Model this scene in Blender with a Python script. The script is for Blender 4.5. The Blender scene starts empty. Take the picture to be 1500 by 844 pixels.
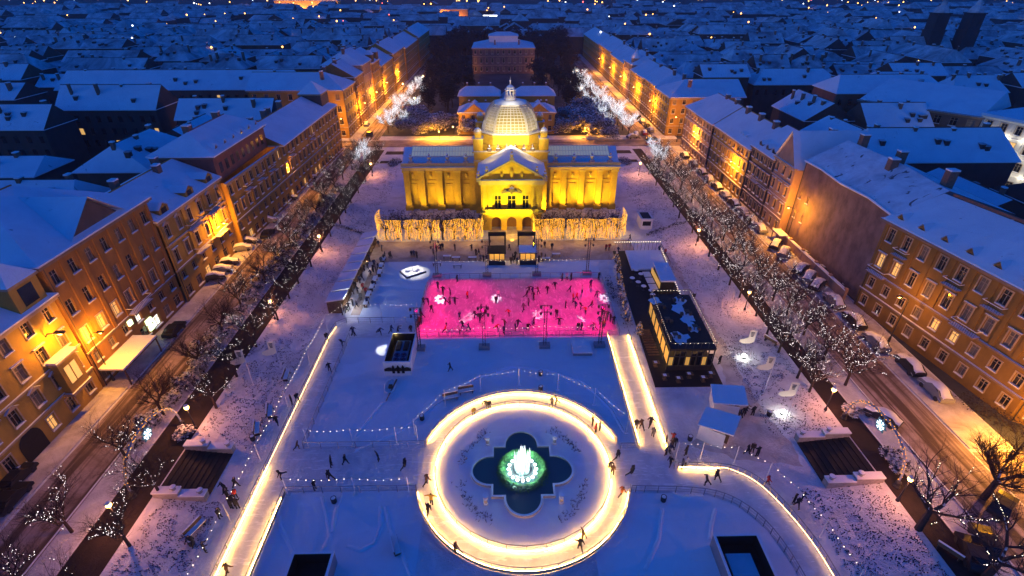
import bpy, math, random
from mathutils import Vector, Matrix, noise
R = random.Random(7)
sc = bpy.context.scene
COL = sc.collection
PI = math.pi
ZS = 0.9                                    # level of the streets above the sunken park

# ---------------------------------------------------------------- camera
FPX, CX, CY, HCAM = 745.0, 750.0, 422.0, 50.0
PITCH = math.atan((422 + 35) / FPX)
YAW = math.atan(16 / math.hypot(FPX, 457))
cam = bpy.data.cameras.new('camera'); cam_o = bpy.data.objects.new('camera', cam); COL.objects.link(cam_o)
cam_o.location = (0, 0, HCAM); cam_o.rotation_euler = (PI / 2 - PITCH, 0, -YAW)
cam.sensor_width = 36; cam.lens = FPX / 1500 * 36; cam.clip_end = 6000; cam.clip_start = 0.5
sc.camera = cam_o

def at(px, py, z=0.0):
    """the point at height z that the photograph shows at pixel (px, py)"""
    x = (px - CX) / FPX; y = -(py - CY) / FPX
    c, s = math.cos(PITCH), math.sin(PITCH)
    d = (x, c + y * s, -s + y * c)
    t = (z - HCAM) / d[2]
    X, Y = d[0] * t, d[1] * t
    c, s = math.cos(-YAW), math.sin(-YAW)
    return (c * X - s * Y, s * X + c * Y)

# ---------------------------------------------------------------- mesh helper
class MB:
    def __init__(s): s.v = []; s.f = []; s.m = []
    def add(s, vs, fs, m=0):
        n = len(s.v); s.v += [tuple(v) for v in vs]
        s.f += [tuple(i + n for i in f) for f in fs]; s.m += [m] * len(fs)
    def box(s, x0, y0, z0, x1, y1, z1, m=0):
        s.add([(x0,y0,z0),(x1,y0,z0),(x1,y1,z0),(x0,y1,z0),(x0,y0,z1),(x1,y0,z1),(x1,y1,z1),(x0,y1,z1)],
              [(0,3,2,1),(4,5,6,7),(0,1,5,4),(1,2,6,5),(2,3,7,6),(3,0,4,7)], m)
    def obox(s, cx, cy, ang, hx, hy, z0, z1, m=0):
        c, n = math.cos(ang), math.sin(ang); P = []
        for z in (z0, z1):
            for a, b in ((-hx,-hy),(hx,-hy),(hx,hy),(-hx,hy)): P.append((cx + a*c - b*n, cy + a*n + b*c, z))
        s.add(P, [(0,3,2,1),(4,5,6,7),(0,1,5,4),(1,2,6,5),(2,3,7,6),(3,0,4,7)], m)
    def quad(s, a, b, c, d, m=0): s.add([a,b,c,d], [(0,1,2,3)], m)
    def poly(s, pts, m=0): s.add(pts, [tuple(range(len(pts)))], m)
    def prism(s, poly, z0, z1, m=0, cap=True):
        n = len(poly); P = [(x,y,z0) for x,y in poly] + [(x,y,z1) for x,y in poly]
        F = [(i, (i+1)%n, (i+1)%n+n, i+n) for i in range(n)]
        if cap: F += [tuple(range(n, 2*n)), tuple(range(n-1, -1, -1))]
        s.add(P, F, m)
    def tube(s, p, q, r0, r1=None, n=6, m=0, cap=True):
        p, q = Vector(p), Vector(q); r1 = r0 if r1 is None else r1
        d = q - p
        if d.length < 1e-6: return
        d.normalize(); a = d.orthogonal().normalized(); b = d.cross(a); P = []
        for c, r in ((p, r0), (q, r1)):
            for i in range(n):
                t = 2*PI*i/n; P.append(tuple(c + a*(r*math.cos(t)) + b*(r*math.sin(t))))
        F = [(i, (i+1)%n, (i+1)%n+n, i+n) for i in range(n)]
        if cap: F += [tuple(range(n-1,-1,-1)), tuple(range(n, 2*n))]
        s.add(P, F, m)
    def path(s, pts, r, n=5, m=0):
        for a, b in zip(pts, pts[1:]): s.tube(a, b, r, r, n, m)
    def lathe(s, cx, cy, prof, n=12, m=0, rot=0.0, a0=0.0, a1=2*PI):
        full = abs(a1 - a0 - 2*PI) < 1e-6; k = n if full else n + 1; P = []
        for r, z in prof:
            for i in range(k):
                t = rot + a0 + (a1-a0)*i/n; P.append((cx + r*math.cos(t), cy + r*math.sin(t), z))
        F = []
        for j in range(len(prof)-1):
            for i in range(n):
                i2 = (i+1) % k; F.append((j*k+i, j*k+i2, (j+1)*k+i2, (j+1)*k+i))
        if full:
            if prof[0][0] > 1e-4: F.append(tuple(range(k-1, -1, -1)))
            if prof[-1][0] > 1e-4: F.append(tuple(range((len(prof)-1)*k, len(prof)*k)))
        s.add(P, F, m)
    def octa(s, p, r, m=0, rz=None):
        x, y, z = p; q = rz or r
        s.add([(x+r,y,z),(x-r,y,z),(x,y+r,z),(x,y-r,z),(x,y,z+q),(x,y,z-q)],
              [(0,2,4),(2,1,4),(1,3,4),(3,0,4),(2,0,5),(1,2,5),(3,1,5),(0,3,5)], m)
    def blob(s, c, rx, ry, rz, n=8, k=5, m=0, jit=0.0, flat=None, rnd=None):
        x, y, z = c; P = [(x, y, z - rz)]; 
        for j in range(1, k):
            ph = -PI/2 + PI*j/k
            for i in range(n):
                t = 2*PI*i/n; w = 1 + (rnd.uniform(-jit, jit) if rnd else 0)
                P.append((x + rx*w*math.cos(ph)*math.cos(t), y + ry*w*math.cos(ph)*math.sin(t), max(z + rz*w*math.sin(ph), -1e9 if flat is None else flat)))
        P.append((x, y, z + rz)); F = []
        for i in range(n): F.append((0, 1+(i+1)%n, 1+i))
        for j in range(k-2):
            for i in range(n):
                a = 1 + j*n; F.append((a+i, a+(i+1)%n, a+n+(i+1)%n, a+n+i))
        a = 1 + (k-2)*n; t = len(P) - 1
        for i in range(n): F.append((a+i, a+(i+1)%n, t))
        s.add(P, F, m)
    def mesh(s, name, mats, origin=(0,0,0), smooth=False):
        ox, oy, oz = origin
        me = bpy.data.meshes.new(name)
        me.from_pydata([(x-ox, y-oy, z-oz) for x, y, z in s.v], [], s.f)
        mats = mats if isinstance(mats, (list, tuple)) else [mats]
        for m in mats: me.materials.append(m)
        if len(mats) > 1: me.polygons.foreach_set('material_index', s.m)
        if smooth: me.polygons.foreach_set('use_smooth', [True]*len(s.f))
        me.update(); return me
    def build(s, name, mats, parent=None, smooth=False, origin=None):
        if origin is None:
            origin = Vector((0,0,0)); p = parent
            while p is not None: origin = origin + p.location; p = p.parent
        me = s.mesh(name, mats, origin, smooth)
        o = bpy.data.objects.new(name, me); COL.objects.link(o)
        if parent is not None: o.parent = parent
        KIDS.setdefault(parent.name if parent else None, []).append(o)
        return o
KIDS = {}
def tag(o, label=None, cat=None, group=None, kind=None):
    if label: o['label'] = label
    if cat: o['category'] = cat
    if group: o['group'] = group
    if kind: o['kind'] = kind
    return o
def thing(name, label, cat, loc=(0,0,0), rot=0.0, group=None):
    o = bpy.data.objects.new(name, None); COL.objects.link(o); o.location = loc; o.rotation_euler = (0,0,rot)
    o.empty_display_size = 0.2
    return tag(o, label, cat, group)
def solo(mb, name, mats, label, cat, loc=(0,0,0), group=None, smooth=False):
    """a thing that is one mesh; its vertices are given in world coordinates, its origin is put at loc"""
    o = mb.build(name, mats, None, smooth, origin=Vector(loc)); o.location = loc
    return tag(o, label, cat, group)
def structure(mb, name, mats, smooth=False):
    return tag(mb.build(name, mats, None, smooth), kind='structure')
def instance(mesh_ob, parent, loc=(0,0,0), rot=(0,0,0), name=None):
    o = mesh_ob.copy(); COL.objects.link(o); o.parent = parent; o.location = loc; o.rotation_euler = rot
    if name: o.name = name
    KIDS.setdefault(parent.name if parent else None, []).append(o)
    return o
def part_from(me, name, parent, loc=(0,0,0), rot=(0,0,0)):
    o = bpy.data.objects.new(name, me); COL.objects.link(o); o.parent = parent; o.location = loc; o.rotation_euler = rot
    KIDS.setdefault(parent.name if parent else None, []).append(o)
    return o
def copy_tree(o, parent=None):
    c = o.copy(); COL.objects.link(c); c.parent = parent
    for ch in KIDS.get(o.name, []):
        d = copy_tree(ch, c); KIDS.setdefault(c.name, []).append(d)
    return c
def place(proto, used, loc, rot=0.0, scale=1.0, label=None, group=None):
    """first use moves the model itself, later uses copy it and its parts"""
    if proto.name not in used: o = proto; used.add(proto.name)
    else: o = copy_tree(proto)
    o.location = loc; o.rotation_euler = (0,0,rot)
    o.scale = (scale,)*3 if not isinstance(scale, tuple) else scale
    if label: o['label'] = label
    if group: o['group'] = group
    return o

# ---------------------------------------------------------------- materials
def nm(name):
    m = bpy.data.materials.new(name); m.use_nodes = True
    nt = m.node_tree; b = nt.nodes['Principled BSDF']
    return m, nt, b
def N(nt, t, **k):
    n = nt.nodes.new(t)
    for a, v in k.items():
        if a.startswith('i_'): n.inputs[a[2:].replace('_', ' ')].default_value = v
        else: setattr(n, a, v)
    return n
def ramp(nt, fac, stops):
    r = N(nt, 'ShaderNodeValToRGB'); el = r.color_ramp.elements
    while len(el) < len(stops): el.new(0.5)
    for e, (p, c) in zip(el, stops): e.position = p; e.color = (*c, 1) if len(c) == 3 else c
    nt.links.new(fac, r.inputs[0]); return r
def c4(c): return (c[0], c[1], c[2], 1)
def mat(name, col, rough=0.8, var=0.25, scale=1.5, bump=0.0, bscale=None, metallic=0.0, snow=0.0, stretch=None):
    """a base colour broken by world-space noise, a bump, and (snow > 0) snow lying on what faces up"""
    m, nt, b = nm(name)
    g = N(nt, 'ShaderNodeNewGeometry'); src = g.outputs['Position']
    if stretch:
        mp = N(nt, 'ShaderNodeMapping'); mp.inputs['Scale'].default_value = stretch; nt.links.new(src, mp.inputs[0]); src = mp.outputs[0]
    n = N(nt, 'ShaderNodeTexNoise'); n.inputs['Scale'].default_value = scale; n.inputs['Detail'].default_value = 6
    n.inputs['Roughness'].default_value = 0.65
    nt.links.new(src, n.inputs['Vector'])
    lo = tuple(c*(1-var) for c in col); hi = tuple(min(c*(1+var), 1) for c in col)
    r = ramp(nt, n.outputs['Fac'], [(0.3, lo), (0.7, hi)])
    out = r.outputs[0]
    if snow > 0:
        sx = N(nt, 'ShaderNodeSeparateXYZ'); nt.links.new(g.outputs['Normal'], sx.inputs[0])
        n2 = N(nt, 'ShaderNodeTexNoise'); n2.inputs['Scale'].default_value = 2.2; nt.links.new(g.outputs['Position'], n2.inputs['Vector'])
        ma = N(nt, 'ShaderNodeMath', operation='MULTIPLY_ADD'); nt.links.new(n2.outputs['Fac'], ma.inputs[0]); ma.inputs[1].default_value = -0.9; ma.inputs[2].default_value = snow
        ad = N(nt, 'ShaderNodeMath', operation='ADD'); nt.links.new(sx.outputs['Z'], ad.inputs[0]); nt.links.new(ma.outputs[0], ad.inputs[1])
        rr = ramp(nt, ad.outputs[0], [(0.52, (0,0,0)), (0.68, (1,1,1))])
        mx = N(nt, 'ShaderNodeMix', data_type='RGBA'); nt.links.new(rr.outputs[0], mx.inputs['Factor'])
        nt.links.new(out, mx.inputs['A']); mx.inputs['B'].default_value = (0.78, 0.8, 0.84, 1); out = mx.outputs['Result']
    nt.links.new(out, b.inputs['Base Color'])
    b.inputs['Roughness'].default_value = rough; b.inputs['Metallic'].default_value = metallic
    b.inputs['Specular IOR Level'].default_value = 0.3
    if bump > 0:
        bn = N(nt, 'ShaderNodeTexNoise'); bn.inputs['Scale'].default_value = bscale or scale*4; bn.inputs['Detail'].default_value = 8
        nt.links.new(src, bn.inputs['Vector'])
        bp = N(nt, 'ShaderNodeBump'); bp.inputs['Strength'].default_value = bump; bp.inputs['Distance'].default_value = 0.1
        nt.links.new(bn.outputs['Fac'], bp.inputs['Height']); nt.links.new(bp.outputs[0], b.inputs['Normal'])
    return m
def glow(name, col, strength, sample=False):
    m, nt, b = nm(name)
    b.inputs['Base Color'].default_value = c4(col); b.inputs['Emission Color'].default_value = c4(col)
    b.inputs['Emission Strength'].default_value = strength
    m.cycles.emission_sampling = 'AUTO' if sample else 'NONE'
    return m

M = {}
def snow_mat(name, base, patch, pscale, bump, bscale, tracks=None):
    """snow: a base colour, patches where feet and wheels have pressed it grey, and a lumpy surface"""
    m, nt, b = nm(name)
    g = N(nt, 'ShaderNodeNewGeometry')
    n1 = N(nt, 'ShaderNodeTexNoise'); n1.inputs['Scale'].default_value = pscale; n1.inputs['Detail'].default_value = 7; n1.inputs['Roughness'].default_value = 0.7
    n1.inputs['Distortion'].default_value = 0.6
    nt.links.new(g.outputs['Position'], n1.inputs['Vector'])
    r = ramp(nt, n1.outputs['Fac'], [(0.35, patch), (0.62, base)])
    out = r.outputs[0]
    if tracks:
        col, sc3, lo, hi = tracks
        mp = N(nt, 'ShaderNodeMapping'); mp.inputs['Scale'].default_value = sc3; nt.links.new(g.outputs['Position'], mp.inputs[0])
        n3 = N(nt, 'ShaderNodeTexNoise'); n3.inputs['Scale'].default_value = 1.0; n3.inputs['Detail'].default_value = 5; n3.inputs['Distortion'].default_value = 1.2; nt.links.new(mp.outputs[0], n3.inputs['Vector'])
        r3 = ramp(nt, n3.outputs['Fac'], [(lo, (0,0,0)), (hi, (1,1,1))])
        mx = N(nt, 'ShaderNodeMix', data_type='RGBA'); nt.links.new(r3.outputs[0], mx.inputs['Factor'])
        nt.links.new(out, mx.inputs['A']); mx.inputs['B'].default_value = c4(col); out = mx.outputs['Result']
    nt.links.new(out, b.inputs['Base Color'])
    b.inputs['Roughness'].default_value = 0.75; b.inputs['Specular IOR Level'].default_value = 0.25
    bn = N(nt, 'ShaderNodeTexNoise'); bn.inputs['Scale'].default_value = bscale; bn.inputs['Detail'].default_value = 9; bn.inputs['Roughness'].default_value = 0.7
    nt.links.new(g.outputs['Position'], bn.inputs['Vector'])
    bp = N(nt, 'ShaderNodeBump'); bp.inputs['Strength'].default_value = bump; bp.inputs['Distance'].default_value = 0.35
    nt.links.new(bn.outputs['Fac'], bp.inputs['Height']); nt.links.new(bp.outputs[0], b.inputs['Normal'])
    return m
M['snow'] = snow_mat('trodden_snow', (0.8,0.8,0.83), (0.56,0.56,0.6), 0.22, 0.8, 2.2)
M['smooth_snow'] = snow_mat('untouched_snow', (0.78,0.8,0.84), (0.70,0.72,0.76), 0.16, 0.25, 0.3, tracks=((0.83,0.84,0.88), (0.06,0.16,0.1), 0.60, 0.66))
M['roof_snow'] = snow_mat('roof_snow', (0.76,0.79,0.84), (0.66,0.69,0.75), 0.2, 0.25, 0.5, tracks=((0.3,0.3,0.34), (0.5,0.5,0.5), 0.69, 0.74))
M['patchy_roof'] = snow_mat('patchy_roof_snow', (0.76,0.79,0.84), (0.5,0.52,0.58), 0.25, 0.25, 0.5, tracks=((0.12,0.11,0.13), (0.3,0.5,0.4), 0.64, 0.67))
M['cap_snow'] = snow_mat('snow_cap', (0.8,0.81,0.85), (0.74,0.76,0.8), 0.8, 0.3, 2.0)
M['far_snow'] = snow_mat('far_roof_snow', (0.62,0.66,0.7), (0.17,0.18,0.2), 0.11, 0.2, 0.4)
M['street'] = snow_mat('slushy_street', (0.48,0.38,0.36), (0.2,0.14,0.12), 0.22, 0.4, 2.0, tracks=((0.11,0.075,0.06), (0.9,0.03,1), 0.47, 0.6))
M['cross_street'] = snow_mat('slushy_cross_street', (0.45,0.36,0.34), (0.18,0.13,0.11), 0.22, 0.4, 2.0, tracks=((0.11,0.075,0.06), (0.03,0.9,1), 0.45, 0.6))
M['sidewalk'] = snow_mat('sidewalk_snow', (0.66,0.62,0.63), (0.4,0.36,0.36), 0.4, 0.5, 2.5)
M['asphalt'] = mat('cleared_asphalt', (0.025,0.017,0.017), 0.85, 0.4, 0.6, 0.3, 6)
M['ice'] = snow_mat('path_ice', (0.72,0.72,0.74), (0.55,0.55,0.57), 0.5, 0.2, 3.0, tracks=((0.8,0.8,0.82), (0.5,2.5,1), 0.58, 0.63))
M['rink'] = snow_mat('rink_ice', (0.44,0.44,0.47), (0.27,0.27,0.31), 0.3, 0.1, 2.0, tracks=((0.54,0.54,0.58), (1.8,0.6,1), 0.57, 0.6))
M['rink'].node_tree.nodes['Principled BSDF'].inputs['Roughness'].default_value = 0.5
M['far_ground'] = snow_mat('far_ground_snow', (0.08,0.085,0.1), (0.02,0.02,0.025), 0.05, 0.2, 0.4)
M['hill'] = mat('wooded_hill', (0.02,0.02,0.03), 0.9, 0.5, 0.02)
M['brown_snow'] = snow_mat('trampled_brown_snow', (0.5,0.41,0.36), (0.3,0.22,0.18), 0.3, 0.5, 2.0)

def wall_mat(name, col, var=0.22): return mat(name, col, 0.85, var, 0.5, 0.25, 5, stretch=(1,1,0.6))
M['ochre'] = wall_mat('ochre_plaster', (0.37,0.22,0.04))
M['brown'] = wall_mat('brown_plaster', (0.25,0.12,0.03))
M['umber'] = wall_mat('umber_plaster', (0.2,0.11,0.022))
M['tan'] = wall_mat('tan_plaster', (0.33,0.19,0.035))
M['pinkgrey'] = wall_mat('pink_grey_plaster', (0.36,0.22,0.15))
M['darkwall'] = wall_mat('dark_soot_plaster', (0.09,0.065,0.055))
M['firewall'] = wall_mat('bare_purple_brown_render', (0.16,0.105,0.1), 0.45)
M['redbrick'] = wall_mat('dark_red_brick', (0.23,0.09,0.06))
M['paleplaster'] = wall_mat('pale_plaster', (0.5,0.46,0.4))
M['farwall'] = wall_mat('far_wall', (0.05,0.045,0.045))
M['farwall2'] = wall_mat('far_brown_wall', (0.1,0.055,0.04))
M['trim'] = mat('stone_trim', (0.36,0.26,0.16), 0.8, 0.2, 1.2, 0.2, 6, snow=0.55)
M['trim_dark'] = mat('dark_stone_trim', (0.2,0.14,0.1), 0.8, 0.2, 1.2, 0.2, 6, snow=0.55)
M['pav'] = wall_mat('yellow_pavilion_plaster', (0.6,0.37,0.025), 0.25)
M['pav_trim'] = mat('yellow_pavilion_trim', (0.66,0.46,0.05), 0.8, 0.12, 1.0, 0.1, 5)
M['pav_ledge'] = mat('pavilion_ledge', (0.6,0.45,0.16), 0.8, 0.12, 1.0, 0.1, 5, snow=0.6)
M['white_trim'] = mat('white_trim', (0.72,0.66,0.55), 0.6, 0.1, 2.0)
M['frame'] = mat('window_frame', (0.32,0.25,0.18), 0.6, 0.1, 3)
M['dark_frame'] = mat('dark_window_frame', (0.05,0.04,0.035), 0.6, 0.1, 3)
def glass_mat():
    m, nt, b = nm('window_glass'); b.inputs['Base Color'].default_value = (0.012,0.012,0.016,1); b.inputs['Roughness'].default_value = 0.12
    b.inputs['Specular IOR Level'].default_value = 0.6; return m
M['glass'] = glass_mat()
M['lit_glass'] = glow('lit_window', (1.0,0.55,0.15), 0.16)
M['curtain'] = mat('curtained_glass', (0.16,0.13,0.1), 0.25, 0.3, 1.2)
M['lit_white'] = glow('lit_white_window', (1.0,0.9,0.7), .4)
M['metal'] = mat('grey_metal', (0.3,0.3,0.32), 0.4, 0.1, 3, metallic=0.6)
M['dark_metal'] = mat('dark_metal', (0.03,0.03,0.035), 0.5, 0.2, 3)
M['white_paint'] = mat('white_paint', (0.75,0.75,0.74), 0.5, 0.06, 2)
M['black'] = mat('black_wood', (0.012,0.011,0.013), 0.7, 0.3, 2)
M['black_snow'] = mat('black_deck_with_snow', (0.014,0.014,0.017), 0.7, 0.3, 2, snow=-.008)
M['bark'] = mat('snowy_bark', (0.045,0.03,0.028), 0.9, 0.3, 4, snow=0.25)
M['bark_dark'] = mat('dark_bark', (0.03,0.02,0.02), 0.9, 0.3, 4)
M['twig'] = mat('snowy_twigs', (0.05,0.028,0.03), 0.9, 0.3, 4, snow=-0.04)
M['twig_dark'] = mat('dark_twigs', (0.035,0.02,0.02), 0.9, 0.3, 4)
M['wood'] = mat('wood', (0.12,0.07,0.04), 0.7, 0.3, 3)
M['roofline'] = mat('snowy_dark_eave', (0.05,0.035,0.03), 0.8, 0.2, 2)
M['stone'] = mat('stone', (0.33,0.3,0.28), 0.85, 0.25, 2, 0.3, 6, snow=0.5)
M['steps'] = mat('wet_dark_steps', (0.018,0.014,0.014), 0.7, 0.3, 1.5)
M['brick_chimney'] = mat('chimney_brick', (0.2,0.11,0.08), 0.9, 0.3, 3, snow=0.5)
M['bulb'] = glow('warm_white_bulb', (1.0,0.82,0.6), 3)
M['cool_bulb'] = glow('cool_white_bulb', (0.85,0.92,1.0), 2)
M['gold_bulb'] = glow('golden_bulb', (1.0,0.45,0.035), .5)
M['sodium'] = glow('sodium_lamp', (1.0,0.5,0.1), 7)
M['strip'] = glow('warm_strip_light', (1.0,0.5,0.09), 36, True)
# ================================================================ ground, streets, paths
def clamp(v, a=0.0, b=1.0): return max(a, min(b, v))
def tz(x, y):
    s = clamp((abs(x - 2) - 35) / 6); n = clamp((y - 134) / 10)
    return ZS * max(s, n) + (max(0, y - 760) * 0.045 if y < 2600 else 83)
xs = [-3000,-1500,-800,-500,-300,-200,-150,-110,-80,-60,-50,-44,-39,-37.5,-36,-34.5,-33] + [-28+i*4 for i in range(16)] + [36.9,38.5,40,41.5,43,47,54,62,80,110,150,200,300,500,800,1500,3000]
ys = [-200,-60,-20,0,10,20] + [24+i*4 for i in range(28)] + [134,136,138,140,142,144,160,185,220,300,400,500,650,760,1000,1300,1800,2600,4000]
mb = MB(); nx = len(xs)
mb.v = [(x, y, tz(x, y)) for y in ys for x in xs]
for j in range(len(ys)-1):
    for i in range(nx-1):
        a = j*nx+i; mb.f.append((a, a+1, a+nx+1, a+nx))
        yy = ys[j]; xx = xs[i]
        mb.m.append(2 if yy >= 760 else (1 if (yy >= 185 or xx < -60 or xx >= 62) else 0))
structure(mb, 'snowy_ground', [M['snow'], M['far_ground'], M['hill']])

def sheet(name, m, polys, z):
    b = MB()
    for p in polys: b.poly([(x, y, z + tz(x, y)*0) for x, y in p])
    return structure(b, name, m)
def densify(pts, step):
    out = [pts[0]]
    for p, q in zip(pts, pts[1:]):
        L = math.dist(p, q); k = max(1, round(L/step))
        out += [(p[0]+(q[0]-p[0])*i/k, p[1]+(q[1]-p[1])*i/k) for i in range(1, k+1)]
    return out
M['trodden'] = snow_mat('trodden_path_snow', (0.66,0.6,0.57), (0.46,0.39,0.36), 0.5, 0.6, 2.0)
def rect(x0, y0, x1, y1): return [(x0,y0),(x1,y0),(x1,y1),(x0,y1)]
RC = (2.0, 40.3)                                       # centre of the round ice path
RI, RO = 10.3, 12.4
sheet('snow_field', M['smooth_snow'], [rect(-25,44,16.6,66.4), rect(-25,70.8,-14.6,92), rect(-14.4,85.4,19,91.5),
      rect(-25,5,-9,37.5), [(9,5),(28.5,5),(28.4,28),(27.6,32),(25.4,35.2),(22,36.6),(9,36.8)]], 0.02)
b = MB()
b.poly([(x, y, 0.035) for x, y in rect(-28.2,5,-25.1,66.6)])
b.poly([(x, y, 0.035) for x, y in [(-28.2,66.6),(-14.4,66.6),(-14.4,70.4),(-26.6,70.4),(-28.0,69.2)]])
b.poly([(x, y, 0.035) for x, y in rect(-25.1,37.7,-9.6,43.6)])
b.poly([(x, y, 0.035) for x, y in rect(13.2,37.0,20.0,42.8)])
b.poly([(x, y, 0.035) for x, y in rect(16.8,42.8,20.0,66.5)])
outer = [(20.0,39.9),(26.2,39.7),(28.6,38.2),(30.2,35.2),(31.4,31),(31.8,27),(31.9,5)]
inner = [(20.0,37.0),(22.2,36.7),(25.6,35.3),(27.8,32.2),(28.6,28),(28.7,24),(28.7,5)]
def round_off(pts, k=3):
    for _ in range(k):
        out = [pts[0]]
        for p, q in zip(pts, pts[1:]): out += [(p[0]*.75+q[0]*.25, p[1]*.75+q[1]*.25), (p[0]*.25+q[0]*.75, p[1]*.25+q[1]*.75)]
        pts = out + [pts[-1]]
    return pts
outer, inner = round_off(outer), round_off(inner)
for i in range(len(outer)-1):
    b.poly([(*outer[i],0.035),(*inner[i],0.035),(*inner[i+1],0.035),(*outer[i+1],0.035)])
structure(b, 'ice_path', M['ice'])
b = MB(); n = 96
for i in range(n):
    a, c = 2*PI*i/n, 2*PI*(i+1)/n
    b.quad(*[(RC[0]+r*math.cos(t), RC[1]+r*math.sin(t), 0.05) for r, t in ((RI,a),(RO,a),(RO,c),(RI,c))])
structure(b, 'round_ice_path', M['ice'])
b = MB(); b.poly([(RC[0]+RI*math.cos(2*PI*i/n), RC[1]+RI*math.sin(2*PI*i/n), 0.06) for i in range(n)])
structure(b, 'garden_snow_ground', M['smooth_snow'])
# the pink-lit rink: an ice sheet with rounded left corners
def rink_poly(g=0):
    P = [(18.6+g,66.4-g),(18.6+g,85+g),(-10.5,85+g)]
    P += [(-10.5-(3.9+g)*math.sin(t), 81.1+(3.9+g)*math.cos(t)) for t in [i*PI/12 for i in range(1,7)]]
    return P + [(-14.4-g,66.4-g)]
b = MB(); b.poly([(x,y,0.05) for x,y in reversed(rink_poly())]); structure(b, 'ice_rink_ground', M['rink'])
sheet('trampled_ground', M['brown_snow'], [rect(-29,92.2,28,101.5), rect(-26.6,73,-23.6,92.2), rect(-3.2,101.5,6.4,108)], 0.018)
def ragged(pts, amp=.5):
    return [(x+amp*noise.noise(Vector((x*.7,y*.7,1))), y+amp*noise.noise(Vector((x*.7,y*.7,7)))) for x, y in densify(pts, .6)[:-1]]
sheet('trodden_path', M['trodden'], [ragged([(31.6,53),(26,46.5),(23,43.4),(28,41.3),(33,40.6),(35.6,40),(35.8,43.6),(35.0,47),(34.6,52),(35.0,60),(34.9,75),(35.2,95),(33.6,95),(33.4,75),(32.6,60),(31.6,53)])], 0.016)
z = ZS + 0.012
sheet('left_street', M['street'], [rect(-52.4,-20,-46.6,171)], z)
sheet('right_street', M['street'], [rect(49.6,-20,56.2,171)], z)
sheet('far_left_street', M['street'], [rect(-50.5,180,-43.5,410)], z)
sheet('far_right_street', M['street'], [rect(46.5,180,54,410)], z)
sheet('cross_street', M['cross_street'], [rect(-260,171.3,260,179.7)], z)
sheet('near_cross_street', M['cross_street'], [rect(56.4,26,140,41)], z)
sheet('park_back_path', M['asphalt'], [rect(-38,154,42,156.5), rect(-38,163,42,166.5)], z)
sheet('left_promenade_path', M['asphalt'], [rect(-43.2,-20,-39.1,168)], z)
sheet('right_promenade_path', M['asphalt'], [rect(43.1,-20,46.1,168)], z)
b = MB()
for x0, x1, y0, y1 in ((-56.2,-52.7,-20,170.5), (56.5,61.6,41.5,170.5), (-54,-50.8,180.5,410), (54.3,58,180.5,410)):
    b.box(x0, y0, ZS-0.4, x1, y1, ZS+0.13)
structure(b, 'sidewalk', M['sidewalk'])
b = MB()
for x0, x1 in ((-46.5,-46.3),(-43.4,-43.2),(46.1,46.3),(49.3,49.5)): b.box(x0,-20,ZS-0.3,x1,168,ZS+0.1)
structure(b, 'kerb', M['trim_dark'])

# tufts of dead grass that poke through the snow on the banks
def tufts():
    b = MB(); rr = random.Random(3)
    zones = [(-38.5,-31.5,20,36.5,1500),(-38.5,-31,44,66,1500),(-38.5,-30.5,66,150,2200),(34,42.5,45,66,1700),(33.5,42.5,66,150,2600),(33.5,42.5,20,37,1700),(-38.5,-31.5,5,20,300)]
    for x0,x1,y0,y1,k in zones:
        done = 0
        k = int(k*1.6)
        for _ in range(k*4):
            if done >= k: break
            x, y = rr.uniform(x0,x1), rr.uniform(y0,y1)
            if noise.noise(Vector((x*0.35,y*0.25,3.1))) < -0.3 or noise.noise(Vector((x*1.3,y*1.3,1.1))) < -0.15: continue
            done += 1; zz = tz(x,y); s = rr.uniform(0.03,0.11); h = rr.uniform(0.04,0.14); a = rr.uniform(0,PI)
            for q in (0, 1.3):
                cx_, sy_ = math.cos(a+q)*s, math.sin(a+q)*s
                b.add([(x-cx_,y-sy_,zz-0.02),(x+cx_,y+sy_,zz-0.02),(x+cx_*0.4+rr.uniform(-.1,.1),y+sy_*0.4,zz+h)], [(0,1,2)])
    o = b.build('grass_tufts', mat('dead_grass', (0.05,0.035,0.035), 0.95, 0.4, 2)); tag(o, 'dark dead grass tufts poking through the snow of the banks', 'grass', kind='stuff')
tufts()

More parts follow.
